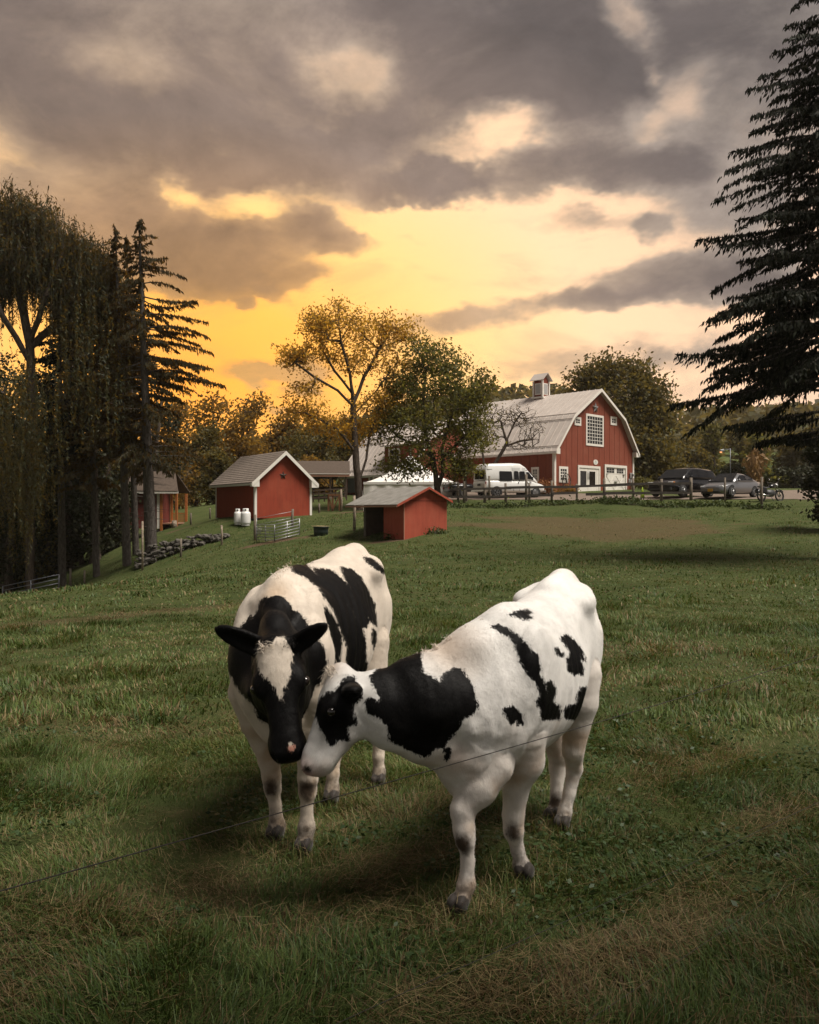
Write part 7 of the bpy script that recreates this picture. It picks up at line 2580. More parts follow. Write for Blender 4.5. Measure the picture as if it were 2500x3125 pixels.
# the two locusts between the sheds
make_tree('locust_tree', G(1094, 56, -0.2),
          [[V3(1094, 1500, 56), V3(1086, 1390, 56), V3(1080, 1300, 56), V3(1078, 1235, 56)],
           [V3(1098, 1460, 56), V3(1118, 1400, 56.3), V3(1128, 1330, 56.5), V3(1160, 1240, 57)],
           [V3(1078, 1235, 56), V3(1068, 1140, 55.6), V3(1040, 1040, 55.3), V3(1030, 950, 55)],
           [V3(1080, 1240, 56), V3(1030, 1190, 55), V3(960, 1150, 54.5), V3(900, 1105, 54)],
           [V3(1079, 1230, 56), V3(1110, 1150, 56.6), V3(1160, 1060, 57), V3(1200, 1000, 57)],
           [V3(1085, 1260, 56), V3(1150, 1190, 57), V3(1200, 1120, 57.5), V3(1240, 1080, 58)],
           [V3(1075, 1200, 56), V3(1020, 1130, 56), V3(980, 1060, 56.5)],
           [V3(1086, 1380, 56), V3(1030, 1310, 55), V3(960, 1270, 54.5)]],
          [blob(1050, 985, 56, 120, 70, 60), blob(960, 1010, 55, 55, 45, 22), blob(1160, 1010, 57, 90, 60, 40), blob(1230, 1000, 57, 60, 50, 18),
           blob(900, 1080, 54.5, 55, 30, 18), blob(1010, 1090, 56, 120, 55, 34), blob(1140, 1100, 57, 110, 55, 30), blob(940, 1190, 55, 70, 28, 12),
           blob(930, 1250, 55, 75, 40, 26), blob(1000, 1290, 55.5, 70, 45, 26), blob(1130, 1250, 57, 70, 60, 20), blob(1060, 1320, 57, 90, 45, 22), blob(1190, 1200, 57.5, 60, 60, 20),
           blob(890, 1110, 54.5, 34, 22, 7)],
          TR, LEAF_GOLD, BARK, per=40, cl=0.36, leaf=0.23, aspect=0.42, r_tip=0.014, r_base=0.26, label='tall open locust tree with glowing gold leaves behind the sheds', hang=0.3)
make_tree('locust_tree', G(1338, 57.5, -0.2),
          [[V3(1336, 1500, 57.5), V3(1330, 1450, 57.5), V3(1322, 1400, 57.5), V3(1300, 1330, 57.5), V3(1290, 1240, 57.5), V3(1300, 1130, 57.5)],
           [V3(1336, 1490, 57.5), V3(1352, 1440, 57.5), V3(1350, 1370, 57.5), V3(1370, 1290, 57), V3(1400, 1220, 57)],
           [V3(1348, 1400, 57.5), V3(1400, 1350, 57), V3(1450, 1300, 57)],
           [V3(1325, 1400, 57.5), V3(1270, 1360, 58), V3(1210, 1330, 58)]],
          [blob(1300, 1090, 57.5, 80, 60, 42), blob(1370, 1130, 57, 55, 60, 28), blob(1230, 1170, 58, 70, 60, 34), blob(1330, 1190, 57.5, 130, 60, 52),
           blob(1430, 1220, 57, 70, 60, 36), blob(1475, 1165, 57, 32, 30, 14), blob(1200, 1260, 58, 80, 50, 36), blob(1320, 1280, 57.5, 150, 60, 56),
           blob(1430, 1310, 57, 80, 40, 30), blob(1180, 1325, 58, 55, 30, 12), blob(1300, 1370, 57.5, 130, 40, 34), blob(1235, 1425, 56.5, 70, 34, 26), blob(1380, 1430, 57, 90, 40, 16), blob(1450, 1360, 57, 60, 30, 14)],
          TR, LEAF_GREEN, BARK, per=46, cl=0.42, leaf=0.25, aspect=0.45, r_tip=0.014, r_base=0.24, label='dense olive green locust tree in front of the tent and barn', hang=0.3)
make_tree('sapling', G(1422, 57.2, -0.1), [[V3(1420, 1480, 57.2), V3(1421, 1440, 57.2)]],
          [blob(1420, 1425, 57.2, 42, 32, 26), blob(1385, 1395, 57.2, 26, 20, 8)], TR, LEAF_YELLOW, BARK, per=30, cl=0.26, leaf=0.2, aspect=0.45, r_base=0.12, label='small yellowing tree just left of the white van', hang=0.4)
# bare apple tree against the barn roof
make_tree('bare_tree', G(1478, 66, -0.2),
          [[V3(1480, 1450, 66), V3(1520, 1400, 66), V3(1548, 1350, 66), V3(1530, 1290, 66)],
           [V3(1545, 1360, 66), V3(1590, 1345, 66), V3(1630, 1340, 66)],
           [V3(1548, 1340, 66), V3(1570, 1290, 66.5), V3(1590, 1262, 66)],
           [V3(1480, 1440, 66), V3(1472, 1370, 66.5), V3(1462, 1320, 66)]],
          [blob(1520, 1260, 66, 66, 34, 130), blob(1580, 1270, 66, 66, 38, 150), blob(1620, 1310, 66, 44, 40, 120), blob(1600, 1355, 66, 54, 20, 70), blob(1465, 1290, 66, 44, 54, 110), blob(1500, 1320, 67, 50, 40, 90)],
          TR, LEAF_OLIVE, BARK, per=2, cl=0.25, leaf=0.12, r_tip=0.012, r_base=0.15, label='leafless spreading apple tree against the pale barn roof', n=4)
# round maple behind the barn
make_tree('maple_tree', G(1895, 100, -0.2), [[V3(1895, 1400, 100), V3(1890, 1250, 100), V3(1880, 1150, 100)], [V3(1895, 1330, 100), V3(1960, 1220, 99)], [V3(1893, 1330, 100), V3(1820, 1230, 100)]],
          [blob(1850, 1135, 100, 70, 40, 46), blob(1790, 1180, 100, 60, 44, 36), blob(1930, 1150, 100, 70, 45, 44), blob(1985, 1200, 99, 50, 50, 36), blob(1890, 1210, 99, 120, 50, 60),
           blob(2000, 1290, 98, 50, 60, 44), blob(1960, 1370, 97, 80, 60, 60), blob(2020, 1400, 97, 50, 60, 40), blob(1870, 1300, 98, 110, 60, 40), blob(1990, 1460, 97, 60, 30, 30)],
          TR, LEAF_OLIVE, BARK, per=44, cl=0.95, leaf=0.46, aspect=0.6, r_tip=0.03, r_base=0.45, label='broad round maple rising behind the barn gable')


# ------------------------------------------------------------------ conifers
def conifer(name, base, top, tips, env, rng, needle, label, group=None, whorl=0.55, per=5, clear=0.18, sprays=1.0, droop=0.22, r_base=0.3, lean=(0, 0), card=0.30, bark_m=None, dead=14, hang=0.0):
    base, top = np.array(base, float), np.array(top, float)
    H = top[2] - base[2]
    root = empty(name, base, label, 'tree', group)
    axis_ = lambda t: base + (top - base) * t
    segs = []
    n = 14
    for i in range(n):
        t0, t1 = i / n, (i + 1) / n
        segs.append((axis_(t0), axis_(t1), r_base * (1 - t0) ** 0.8 + 0.02, r_base * (1 - t1) ** 0.8 + 0.015))
    cards, dirs, size = [], [], []

    def branch(tip, t):
        o = axis_(t)
        L = np.linalg.norm(tip - o)
        m = max(4, int(L / 0.45))
        prev = o
        pts = [o]
        arch, sag = rng.uniform(0.2, 1.9), rng.uniform(0.3, 1.8)
        sway = rng.normal(0, 0.05, 3) * L
        for k in range(1, m + 1):
            s = k / m
            p = o + (tip - o) * s
            p = p + np.array([0, 0, 1]) * (arch * math.sin(math.pi * s) * L * 0.06 - sag * droop * L * 0.18 * math.sin(math.pi * s * 0.5) * (1 - s)) + sway * math.sin(math.pi * s)
            pts.append(p)
        r = 0.018 + 0.008 * L
        for k in range(m):
            segs.append((pts[k], pts[k + 1], r * (1 - k / m) + 0.006, r * (1 - (k + 1) / m) + 0.006))
        d = (tip - o) / max(L, 1e-6)
        sd = np.cross(d, [0, 0, 1])
        sd /= max(np.linalg.norm(sd), 1e-6)
        bare = 0.22 if L > 1.5 else 0.05
        nb = int(max(4, L * 10 * sprays))
        for q in range(nb):
            s = bare + (1 - bare) * (q + rng.random()) / nb
            i = min(int(s * m), m - 1)
            p = pts[i] + (pts[i + 1] - pts[i]) * (s * m - i)
            w = (0.25 + 0.75 * math.sin(math.pi * min(1, 0.12 + s * 0.80))) * min(1.0, 0.25 + L * 0.14) * rng.uniform(0.5, 1.35)
            for side in (-1, 1):
                l = w * rng.uniform(0.35, 0.9)
                dd = d * 0.75 + sd * side * rng.uniform(0.25, 0.95) + np.array([0, 0, -droop * rng.uniform(0.4, 1.6)])
                dd /= np.linalg.norm(dd)
                k_ = max(1, int(l / (card * 0.55)))
                for j in range(k_ + 1):
                    f = (j + rng.random() * 0.6) / (k_ + 0.6)
                    c = p + dd * l * f + np.array([0, 0, -0.30 * droop * l * f * f])
                    cards.append(c)
                    dirs.append(dd * 0.8 + np.array([0, 0, -0.7 - droop - hang]) * rng.uniform(0.1, 1.4))
                    size.append(card * rng.uniform(0.55, 1.25))
        for j in range(3):
            cards.append(tip - d * card * 0.3 * j)
            dirs.append(d)
            size.append(card)
    for (tx, ty, tz) in tips:
        tip = np.array((tx, ty, tz))
        t = np.clip((tip[2] - base[2] + 0.18 * np.hypot(tx - base[0], ty - base[1])) / H, 0.03, 0.985)
        branch(tip, t)
    nw = int(H * (1 - clear) / whorl)
    for i in range(nw):
        tc_ = clear + (1 - clear) * (i + 0.5) / nw
        for k in range(per):
            t = min(0.985, max(clear, tc_ + rng.normal(0, 0.7) * whorl / H))
            R = env(t)
            th = rng.uniform(0, 2 * math.pi)
            l = R * rng.uniform(0.35, 1.0)
            o = axis_(t)
            tip = o + np.array([math.cos(th) * l, math.sin(th) * l, (-droop * rng.uniform(0.3, 1.3) + 0.35 * max(0, t - 0.7)) * l + rng.normal(0, 0.15)])
            branch(tip, t)
    # dead snags low on the stem
    for k in range(dead):
        t = rng.uniform(0.05, max(clear, 0.1))
        th = rng.uniform(0, 2 * math.pi)
        o = axis_(t)
        l = rng.uniform(0.4, 1.4)
        segs.append((o, o + np.array([math.cos(th) * l, math.sin(th) * l, -0.1 * l]), 0.018, 0.005))
    link('trunk', tubes_mesh('trunk', segs, 6), bark_m or BARK_PALE, root)
    cards, dirs, size = np.array(cards), np.array(dirs), np.array(size)
    me = leaf_cards('needles', cards, size, 0.30, rng, axis_dir=dirs * 1.0)
    link('needles', me, needle, root, kind='stuff')
    return root, len(cards)


def tips_px(lst, Y, spread=1.0, rng=TR):
    return [tuple(P(px + rng.normal(0, 11), py + rng.normal(0, 12), Y + rng.uniform(-spread, spread))) for px, py in lst]


BIG = [(2425, 5), (2391, 56), (2400, 110), (2353, 167), (2329, 226), (2280, 278), (2345, 320), (2301, 368), (2301, 417), (2242, 466), (2236, 518), (2290, 540), (2218, 560), (2179, 619), (2260, 640),
       (2249, 695), (2141, 720), (2215, 760), (2250, 790), (2284, 827), (2263, 886), (2211, 921), (2240, 950), (2183, 987), (2196, 1040), (2141, 1057), (2250, 1080), (2072, 1097), (2190, 1130), (2240, 1180),
       (2065, 1244), (2160, 1262), (2260, 1250), (2300, 1300), (2230, 1300), (2330, 1330), (2310, 1356), (2400, 1330), (2440, 1350), (2340, 1200), (2380, 1120)]
bb = G(2560, 28)
bt = P(2560, -330, 28)
R_env = lambda t: 6.0 * min(1.0, (1 - t) * 1.35 + 0.03)
conifer('spruce_tree', bb, (bb[0] + 0.2, 28, bt.z), tips_px(BIG, 27.6, 0.9), R_env, TR, NEEDLE, 'huge dark spruce at the right edge with layered drooping boughs', whorl=0.38, per=9, clear=0.29, sprays=1.25, droop=0.34, r_base=0.36, card=0.25, hang=0.8)

SPR = [(454, 691), (489, 741), (493, 772), (491, 807), (520, 838), (563, 872), (540, 900), (604, 924), (575, 955), (639, 985), (590, 1010), (646, 1028), (600, 1060), (626, 1068), (610, 1100), (665, 1113), (600, 1140), (676, 1181), (610, 1195), (640, 1160), (560, 1220)]
b0 = G(462, 48)
conifer('spruce_tree', b0, P(424, 668, 48), tips_px(SPR, 48, 1.0), lambda t: 4.3 * min(1, (1 - t) * 1.5 + 0.05), TR, NEEDLE_B, 'spruce with long right hand boughs against the golden sunset', group=None, whorl=0.5, per=6, clear=0.27, sprays=0.95, droop=0.30, r_base=0.36, card=0.32, dead=60, hang=0.9)
b1 = G(388, 49)
conifer('spruce_tree', b1, P(352, 690, 49), [], lambda t: 3.0 * min(1, (1 - t) * 1.6 + 0.06), TR, NEEDLE_B, 'slimmer spruce standing just left of the sunset spruce', whorl=0.5, per=6, clear=0.33, sprays=1.0, droop=0.28, r_base=0.25, card=0.32, dead=40)
b2 = G(415, 51.5)
conifer('spruce_tree', b2, P(386, 715, 51.5), [], lambda t: 2.6 * min(1, (1 - t) * 1.5 + 0.06), TR, NEEDLE_B, 'thin spruce trunk wedged between two bigger spruces', whorl=0.5, per=6, clear=0.42, sprays=1.0, droop=0.28, r_base=0.2, card=0.34, dead=30)
b3 = G(295, 50)
conifer('spruce_tree', b3, P(262, 735, 50), [], lambda t: 3.2 * min(1, (1 - t) * 1.5 + 0.06), TR, NEEDLE_B, 'spruce behind the hanging willow with a pale lower trunk', whorl=0.5, per=6, clear=0.28, sprays=1.0, droop=0.28, r_base=0.2, card=0.34, dead=30)
b4 = G(190, 51)
conifer('spruce_tree', b4, P(180, 800, 51), [], lambda t: 3.4 * min(1, (1 - t) * 1.5 + 0.06), TR, NEEDLE, 'straight dark trunk beside the metal field gate', whorl=0.5, per=6, clear=0.36, sprays=1.0, droop=0.3, r_base=0.24, card=0.36, dead=30)


# ------------------------------------------------------------------ weeping willow
def willow():
    Y = 50.0
    base = G(90, Y)
    root = empty('willow_tree', base, 'tall weeping willow at the left edge with hanging strands', 'tree')
    heads = [(60, 640, 70), (-30, 660, 60), (130, 680, 60), (190, 740, 60), (240, 770, 50), (10, 720, 80), (290, 800, 45), (-90, 720, 60), (100, 780, 80), (330, 880, 40), (220, 860, 60), (30, 800, 50), (-80, 800, 50), (110, 830, 36), (-20, 860, 40), (200, 900, 50)]
    stems = [[V3(92, 1400, Y), V3(95, 1200, Y), V3(90, 1050, Y)], [V3(90, 1050, Y), V3(60, 900, Y), V3(40, 760, Y)], [V3(90, 1050, Y), V3(140, 900, Y - 1), V3(180, 800, Y - 1)],
             [V3(90, 1100, Y), V3(0, 950, Y - 1), V3(-60, 820, Y - 1)], [V3(92, 1060, Y), V3(200, 960, Y + 1), V3(280, 860, Y + 1)], [V3(92, 1150, Y), V3(150, 1020, Y - 1.5), V3(250, 950, Y - 2)]]
    blobs = [blob(px, py, Y, r * 1.0, r * 0.6, 32) for px, py, r in heads]
    nodes, par, w, tips = grow(base, stems, blobs, TR, gap=0.8)
    rad = 0.012 * np.maximum(w, 1) ** 0.62
    segs = [(nodes[par[i]], nodes[i], min(rad[par[i]], 0.27) if par[i] else 0.28, min(rad[i], 0.27)) for i in range(1, len(nodes))]
    cc, dd = [], []
    strands = []
    for tp in tips:
        px = 1250 + 2500 * tp[0] / tp[1]
        for k in range(9):
            o = tp + TR.normal(0, 0.5, 3)
            L = TR.uniform(1.0, 3.2)
            pxo = 1250 + 2500 * o[0] / o[1]
            if -20 < pxo < 165 and TR.random() < 0.72:
                L *= 0.45
            m = int(L / 0.11)
            sx, sy = TR.normal(0, 0.10, 2)
            for j in range(m):
                t = j / m
                cc.append(o + np.array([sx * t * 2, sy * t * 2, -L * t]) + TR.normal(0, 0.035, 3))
            strands.append((o, o + np.array([sx * 2, sy * 2, -L]), 0.008, 0.004))
        for k in range(26):
            cc.append(tp + TR.normal(0, 0.45, 3))
    # long curtains down the right flank and front
    for k in range(420):
        px, py = TR.choice([(280, 900), (320, 980), (230, 1000), (330, 1100), (20, 1150), (-60, 1120), (90, 1180), (180, 1120), (250, 1150), (300, 1200), (40, 1250), (-60, 1250), (60, 1420), (0, 1380), (110, 1330), (90, 1330), (80, 1250), (100, 1150), (95, 1420), (85, 1480), (70, 1380), (110, 1250)])
        o = V3(px + TR.normal(0, 38), py + TR.normal(0, 40), Y - TR.uniform(0, 5))
        L = TR.uniform(2.0, 4.6)
        m = int(L / 0.11)
        sx, sy = TR.normal(0, 0.12, 2)
        for j in range(m):
            t = j / m
            cc.append(o + np.array([sx * t * 2, sy * t * 2, -L * t]) + TR.normal(0, 0.04, 3))
    link('trunk', tubes_mesh('trunk', segs + strands, 5), BARK, root)
    me = leaf_cards('hanging_leaves', np.array(cc), TR.uniform(0.18, 0.34, len(cc)), 0.27, TR, hang=0.9)
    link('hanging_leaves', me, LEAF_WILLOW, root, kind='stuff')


willow()


# ------------------------------------------------------------------ woods behind, tree by tree
def wood_tree(px, Y, top_py, wpx, mat, label, rng, base_py=None, per=34, name='woodland_tree', group=None, leaf=None, low=0.25):
    b = G(px, Y, -0.3)
    k = Y / 2500.0
    ht = EYE + (HZ - top_py) * k - b[2]
    wd = wpx * k
    c = b + np.array([0, 0, ht])
    bl = []
    for i in range(9):
        t = low + (1 - low) * (i + 0.5) / 9
        r = wd * (0.55 + 0.55 * math.sin(math.pi * min(1, 0.18 + t * 0.78))) * rng.uniform(0.7, 1.05)
        off = np.array([rng.normal(0, wd * 0.30), rng.normal(0, wd * 0.25), ht * t * 0.97])
        bl.append((b + off, (r * 0.62, r * 0.62, ht * 0.10), 13))
    lf = leaf or max(0.28, Y * 0.0042)
    make_tree(name, b, [[b + np.array([rng.normal(0, 0.2), 0, ht * 0.45]), b + np.array([rng.normal(0, 0.4), 0, ht * 0.9])]], bl, rng, mat, BARK, per=per, cl=wd * 0.17, leaf=lf, aspect=0.62,
              r_tip=0.02, r_base=0.02 * ht + 0.05, label=label, group=group, n=4)


W_BACK = 'woodland trees behind the sheds'
for px, Y, tp, wp, mt, lb in (
        (660, 92, 1215, 110, LEAF_AUTUMN, 'browning tree just right of the sunset spruce'),
        (745, 88, 1200, 95, LEAF_AUTUMN, 'rounded golden tree above the tall red shed roof'),
        (830, 95, 1262, 100, LEAF_AUTUMN, 'low browning tree behind the ridge of the tall red shed'),
        (905, 100, 1300, 90, LEAF_OLIVE, 'low olive tree behind the right half of the tall red shed'),
        (990, 92, 1305, 95, LEAF_OLIVE, 'olive tree behind the open pole shelter'),
        (1075, 100, 1285, 90, LEAF_OLIVE, 'olive tree behind the fork of the gold locust'),
        (1150, 104, 1255, 90, LEAF_GREEN, 'green tree behind the left barn wing roof'),
        (600, 84, 1300, 90, LEAF_OLIVE, 'olive tree between the cabin and the tall red shed'),
        (690, 78, 1380, 70, LEAF_OLIVE, 'small tree behind the left end of the tall red shed'),
        (540, 80, 1230, 95, LEAF_AUTUMN, 'brown tree behind the cabin roof'),
        (960, 84, 1400, 60, LEAF_AUTUMN, 'low bushy tree right behind the pole shelter roof')):
    wood_tree(px, Y, tp, wp, mt, lb, TR, group=W_BACK, low=0.08)
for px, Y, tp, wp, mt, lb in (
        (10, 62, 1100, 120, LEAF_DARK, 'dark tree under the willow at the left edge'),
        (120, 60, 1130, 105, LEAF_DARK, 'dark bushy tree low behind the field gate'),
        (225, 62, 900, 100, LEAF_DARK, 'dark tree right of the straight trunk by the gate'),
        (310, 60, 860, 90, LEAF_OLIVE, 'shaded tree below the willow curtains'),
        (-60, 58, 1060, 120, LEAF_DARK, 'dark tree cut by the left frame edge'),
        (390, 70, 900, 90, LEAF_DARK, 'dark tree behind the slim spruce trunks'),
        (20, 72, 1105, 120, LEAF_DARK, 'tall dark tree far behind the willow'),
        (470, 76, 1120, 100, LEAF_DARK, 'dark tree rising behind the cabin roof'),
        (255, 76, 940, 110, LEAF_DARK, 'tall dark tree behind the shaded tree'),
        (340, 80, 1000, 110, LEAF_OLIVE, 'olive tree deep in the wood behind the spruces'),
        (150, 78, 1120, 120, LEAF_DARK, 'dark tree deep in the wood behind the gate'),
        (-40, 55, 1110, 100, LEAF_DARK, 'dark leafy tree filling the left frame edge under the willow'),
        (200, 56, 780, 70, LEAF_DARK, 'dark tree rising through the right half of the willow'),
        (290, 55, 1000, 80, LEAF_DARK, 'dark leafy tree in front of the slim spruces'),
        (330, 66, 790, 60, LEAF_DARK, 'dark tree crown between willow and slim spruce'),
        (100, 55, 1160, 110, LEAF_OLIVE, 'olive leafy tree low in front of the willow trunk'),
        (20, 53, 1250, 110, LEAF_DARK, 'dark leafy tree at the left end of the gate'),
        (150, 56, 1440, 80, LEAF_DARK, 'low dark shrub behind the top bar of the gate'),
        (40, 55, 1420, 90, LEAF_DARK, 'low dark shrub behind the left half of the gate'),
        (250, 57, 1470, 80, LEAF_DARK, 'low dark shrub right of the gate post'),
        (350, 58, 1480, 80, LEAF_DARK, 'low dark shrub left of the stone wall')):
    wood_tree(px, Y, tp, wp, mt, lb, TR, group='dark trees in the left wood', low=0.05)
for px, Y, tp, wp, mt, lb in (
        (2180, 140, 1295, 55, LEAF_YELLOW, 'yellowing tree behind the two parked cars'),
        (2090, 130, 1370, 60, LEAF_OLIVE, 'green tree right behind the black minivan'),
        (2130, 150, 1340, 60, LEAF_OLIVE, 'olive tree between maple and yellowing tree'),
        (2260, 135, 1310, 60, LEAF_OLIVE, 'green tree behind the lamp post'),
        (2320, 128, 1330, 55, LEAF_GREEN, 'pale green bushy tree left of the dry corn'),
        (2400, 132, 1320, 65, LEAF_OLIVE, 'green tree behind the motorcycle'),
        (2480, 128, 1300, 65, LEAF_OLIVE, 'dim tree below the big spruce at the right edge'),
        (2050, 120, 1420, 45, LEAF_OLIVE, 'low olive tree beside the maple'),
        (2230, 115, 1420, 50, LEAF_DARK, 'low green shrub behind the silver sedan roof'),
        (2350, 110, 1440, 55, LEAF_GREEN, 'low green shrub behind the motorcycle seat'),
        (2450, 108, 1430, 55, LEAF_DARK, 'low dark shrub at the far right of the lot'),
        (2560, 120, 1350, 70, LEAF_DARK, 'dark tree cut by the right frame edge')):
    wood_tree(px, Y, tp, wp, mt, lb, TR, group='trees beyond the parked cars', low=0.05, per=30)
wood_tree(2530, 40, 1270, 64, LEAF_DARK, 'black leafy shrub under the big spruce at right', TR, name='shrub', low=0.03, leaf=0.2, per=40)
wood_tree(2590, 38, 1240, 70, LEAF_DARK, 'black leafy shrub cut off by the right edge', TR, name='shrub', low=0.03, leaf=0.2, per=40)
wood_tree(1590, 118, 1222, 30, LEAF_OLIVE, 'treetop just showing left of the barn cupola', TR, low=0.4)
wood_tree(1700, 120, 1210, 36, LEAF_OLIVE, 'treetop just showing right of the barn cupola', TR, low=0.4)


# far wooded hill: one mass of crowns
def hill_forest():
    n = 1500
    x = TR.uniform(-150, 260, n)
    y = TR.uniform(205, 400, n)
    z = gz_arr(x, y)
    per = 16
    c = np.stack([x, y, z + 4.5], 1)
    cc = np.repeat(c, per, 0)
    u = TR.normal(0, 1, cc.shape)
    u /= np.linalg.norm(u, axis=1)[:, None]
    cc = cc + u * np.array([3.1, 3.1, 4.2]) * TR.uniform(0.6, 1.05, len(cc))[:, None]
    me = leaf_cards('hill_forest', cc, TR.uniform(2.0, 3.6, len(cc)), 0.8, TR, flat=0.2)
    link('hill_forest', me, LEAF_OLIVE, kind='stuff', label='wooded hill in the distance beyond the parked cars', cat='forest')


hill_forest()


# ------------------------------------------------------------------ shrubs by the barn and weeds along the fence
def bush(name, px, py, Y, rx, ry, mat, label, n=40, per=26, leaf=0.16, cat='shrub', group=None, cl=0.2):
    b = np.array(P(px, py, Y))
    b[2] = gz(b[0], b[1]) - 0.05
    k = Y / 2500
    return make_tree(name, b, [[b + np.array([0, 0, ry * k * 0.5])]], [(b + np.array([0, 0, ry * k]), (rx * k, rx * k * 0.8, ry * k), n)], TR, mat, BARK, per=per, cl=cl, leaf=leaf, aspect=0.6, r_tip=0.008, r_base=0.05,
                     label=label, cat=cat, group=group, n=4)


bush('hydrangea_shrub', 1662, 1490, 67, 34, 22, LEAF_RUST, 'rust coloured flowering shrub at the barn corner', n=60)
bush('twiggy_shrub', 1728, 1497, 68, 36, 12, LEAF_AUTUMN, 'brown twiggy shrub under the lower barn window', n=60, per=8)
bush('flowering_shrub', 1962, 1490, 78, 32, 20, LEAF_YELLOW, 'yellow green flowering shrub right of the barn', n=50)
bush('leafy_shrub', 1640, 1490, 68, 16, 10, LEAF_GREEN, 'low green shrub left of the rust coloured one', n=20)
WD = 'weed clumps under the rail fence'
_wl = [(1400, 1548), (1450, 1546), (1500, 1548), (1545, 1547), (1590, 1544), (1640, 1543), (1690, 1540), (1730, 1538), (1780, 1536), (1850, 1532), (1880, 1537), (1910, 1534), (1950, 1540), (1990, 1543), (2030, 1546), (2070, 1544), (2110, 1546), (2150, 1543), (2200, 1540), (2250, 1545), (2300, 1550), (2360, 1552)]
_wlab = ['under the dark trailer', 'under the small yellowing tree', 'left of the van rear wheel', 'below the van rear wheel', 'below the van middle door', 'below the van front wheel', 'below the barn near corner', 'below the rust coloured shrub',
         'below the wagon wheel', 'below the glazed double door', 'below the garage door', 'just right of the garage door', 'below the meter box', 'left of the lime cone', 'at the minivan nose', 'below the minivan headlight',
         'below the minivan door', 'between minivan and sedan', 'below the sedan nose', 'below the sedan front wheel', 'left of the lone post', 'right of the lone post by the motorcycle']
for i, (px, py) in enumerate(_wl):
    g0 = on_ground(px, py, 54)
    big = 1 if 1840 < px < 1950 else 0
    bush('weed_clump', px, py + 3, g0.y, 44, 1.5 + 4 * big + TR.uniform(0, 2.5), LEAF_WEED, 'ragged green weeds along the fence foot ' + _wlab[i], n=13 + 8 * big, per=22, leaf=0.17, cat='weeds', group=WD, cl=0.20)
for px, py, lb in ((1195, 1640, 'dark weeds at the foot of the run in shed corner'), (1330, 1622, 'dark weeds along the run in shed gable')):
    g0 = on_ground(px, py, 39)
    bush('weed_clump', px, py + 6, g0.y - 0.4, 40, 7, LEAF_WEED, lb, n=18, per=22, leaf=0.11, cat='weeds', cl=0.15)


# unseen oak added behind the photographer to shade the nearest strip of meadow
make_tree('added_shade_oak', (7.5, -3.6, gz(7.5, -3.6)), [[np.array((7.4, -3.4, 3.6)), np.array((6.2, -1.8, 6.4))], [np.array((7.2, -3.2, 4.0)), np.array((2.8, 0.4, 6.6))], [np.array((7.4, -3.4, 3.8)), np.array((8.0, 1.2, 6.4))]],
          [((1.3, 0.35, 7.2), (1.5, 0.95, 0.9), 70), ((3.5, 0.35, 7.2), (1.6, 1.1, 1.0), 90), ((5.7, 0.6, 7.1), (1.7, 1.2, 1.0), 90), ((7.8, 2.2, 7.0), (1.5, 1.4, 1.0), 70), ((-0.7, 1.5, 7.4), (1.3, 1.0, 0.8), 50)],
          TR, LEAF_GREEN, BARK, per=60, cl=0.36, leaf=0.20, aspect=0.6, r_tip=0.012, r_base=0.3, label='added unseen oak behind the photographer, put there to shade the near grass')


# ------------------------------------------------------------------ thin evening air: one closed box round the farm and the hill
def haze():
    m = bpy.data.materials.new('evening_air')
    m.use_nodes = True
    t = NT(m.node_tree)
    v = t.n('ShaderNodeVolumePrincipled', ins={'Color': (1.0, 0.90, 0.76, 1), 'Density': 0.00018, 'Anisotropy': 0.2})
    t.n('ShaderNodeOutputMaterial', ins={1: v.outputs[0]})
    MB().box((30, 215, 33), (480, 560, 116)).build('haze', m, kind='stuff')


haze()
# ------------------------------------------------------------------ grass: real blades near, tufts farther out
GR = np.random.default_rng(3)


def scatter(n, y0, y1, margin=1.15, power=1.0):
    """Points over the view wedge between distances y0 and y1 with a step to each side allowed for."""
    u = GR.random(n)
    y = (y0 ** power + u * (y1 ** power - y0 ** power)) ** (1 / power)
    x = (GR.random(n) * 2 - 1) * (0.5 * y * margin + 1.1)
    return x, y


def blade_mesh(name, x, y, L, w, lean, az, curve, z=None):
    n = len(x)
    z = gz_arr(x, y) - 0.01 if z is None else z
    root = np.stack([x, y, z], 1)
    d = np.stack([np.cos(az), np.sin(az), np.zeros(n)], 1)
    s = np.stack([-np.sin(az), np.cos(az), np.zeros(n)], 1)
    tw = GR.normal(0, 0.6, n)[:, None]
    s = s * np.cos(tw) + d * np.sin(tw)
    up = np.array([0, 0, 1.0])
    l1, l2 = np.sin(lean)[:, None], np.cos(lean)[:, None]
    mid = root + (d * l1 + up * l2) * (L * 0.55)[:, None]
    le2 = np.minimum(lean + curve, 2.2)
    tip = mid + (d * np.sin(le2)[:, None] + up * np.cos(le2)[:, None]) * (L * 0.5)[:, None]
    W_ = w[:, None]
    V = np.stack([root - s * W_ / 2, root + s * W_ / 2, mid + s * W_ * 0.42, mid - s * W_ * 0.42, tip], 1).reshape(-1, 3)
    b = np.arange(n)[:, None] * 5
    return mesh_np(name, V, [b + np.array([0, 1, 2, 3]), b + np.array([3, 2, 4])])


GRASS_M = leaf_material('grass_blade', [(0.036, 0.066, 0.014), (0.070, 0.114, 0.025), (0.112, 0.152, 0.038), (0.175, 0.182, 0.062)],
                        [(0.10, 0.066, 0.030), (0.20, 0.145, 0.068), (0.32, 0.25, 0.125)], 0.30, 0.55, 0.3)


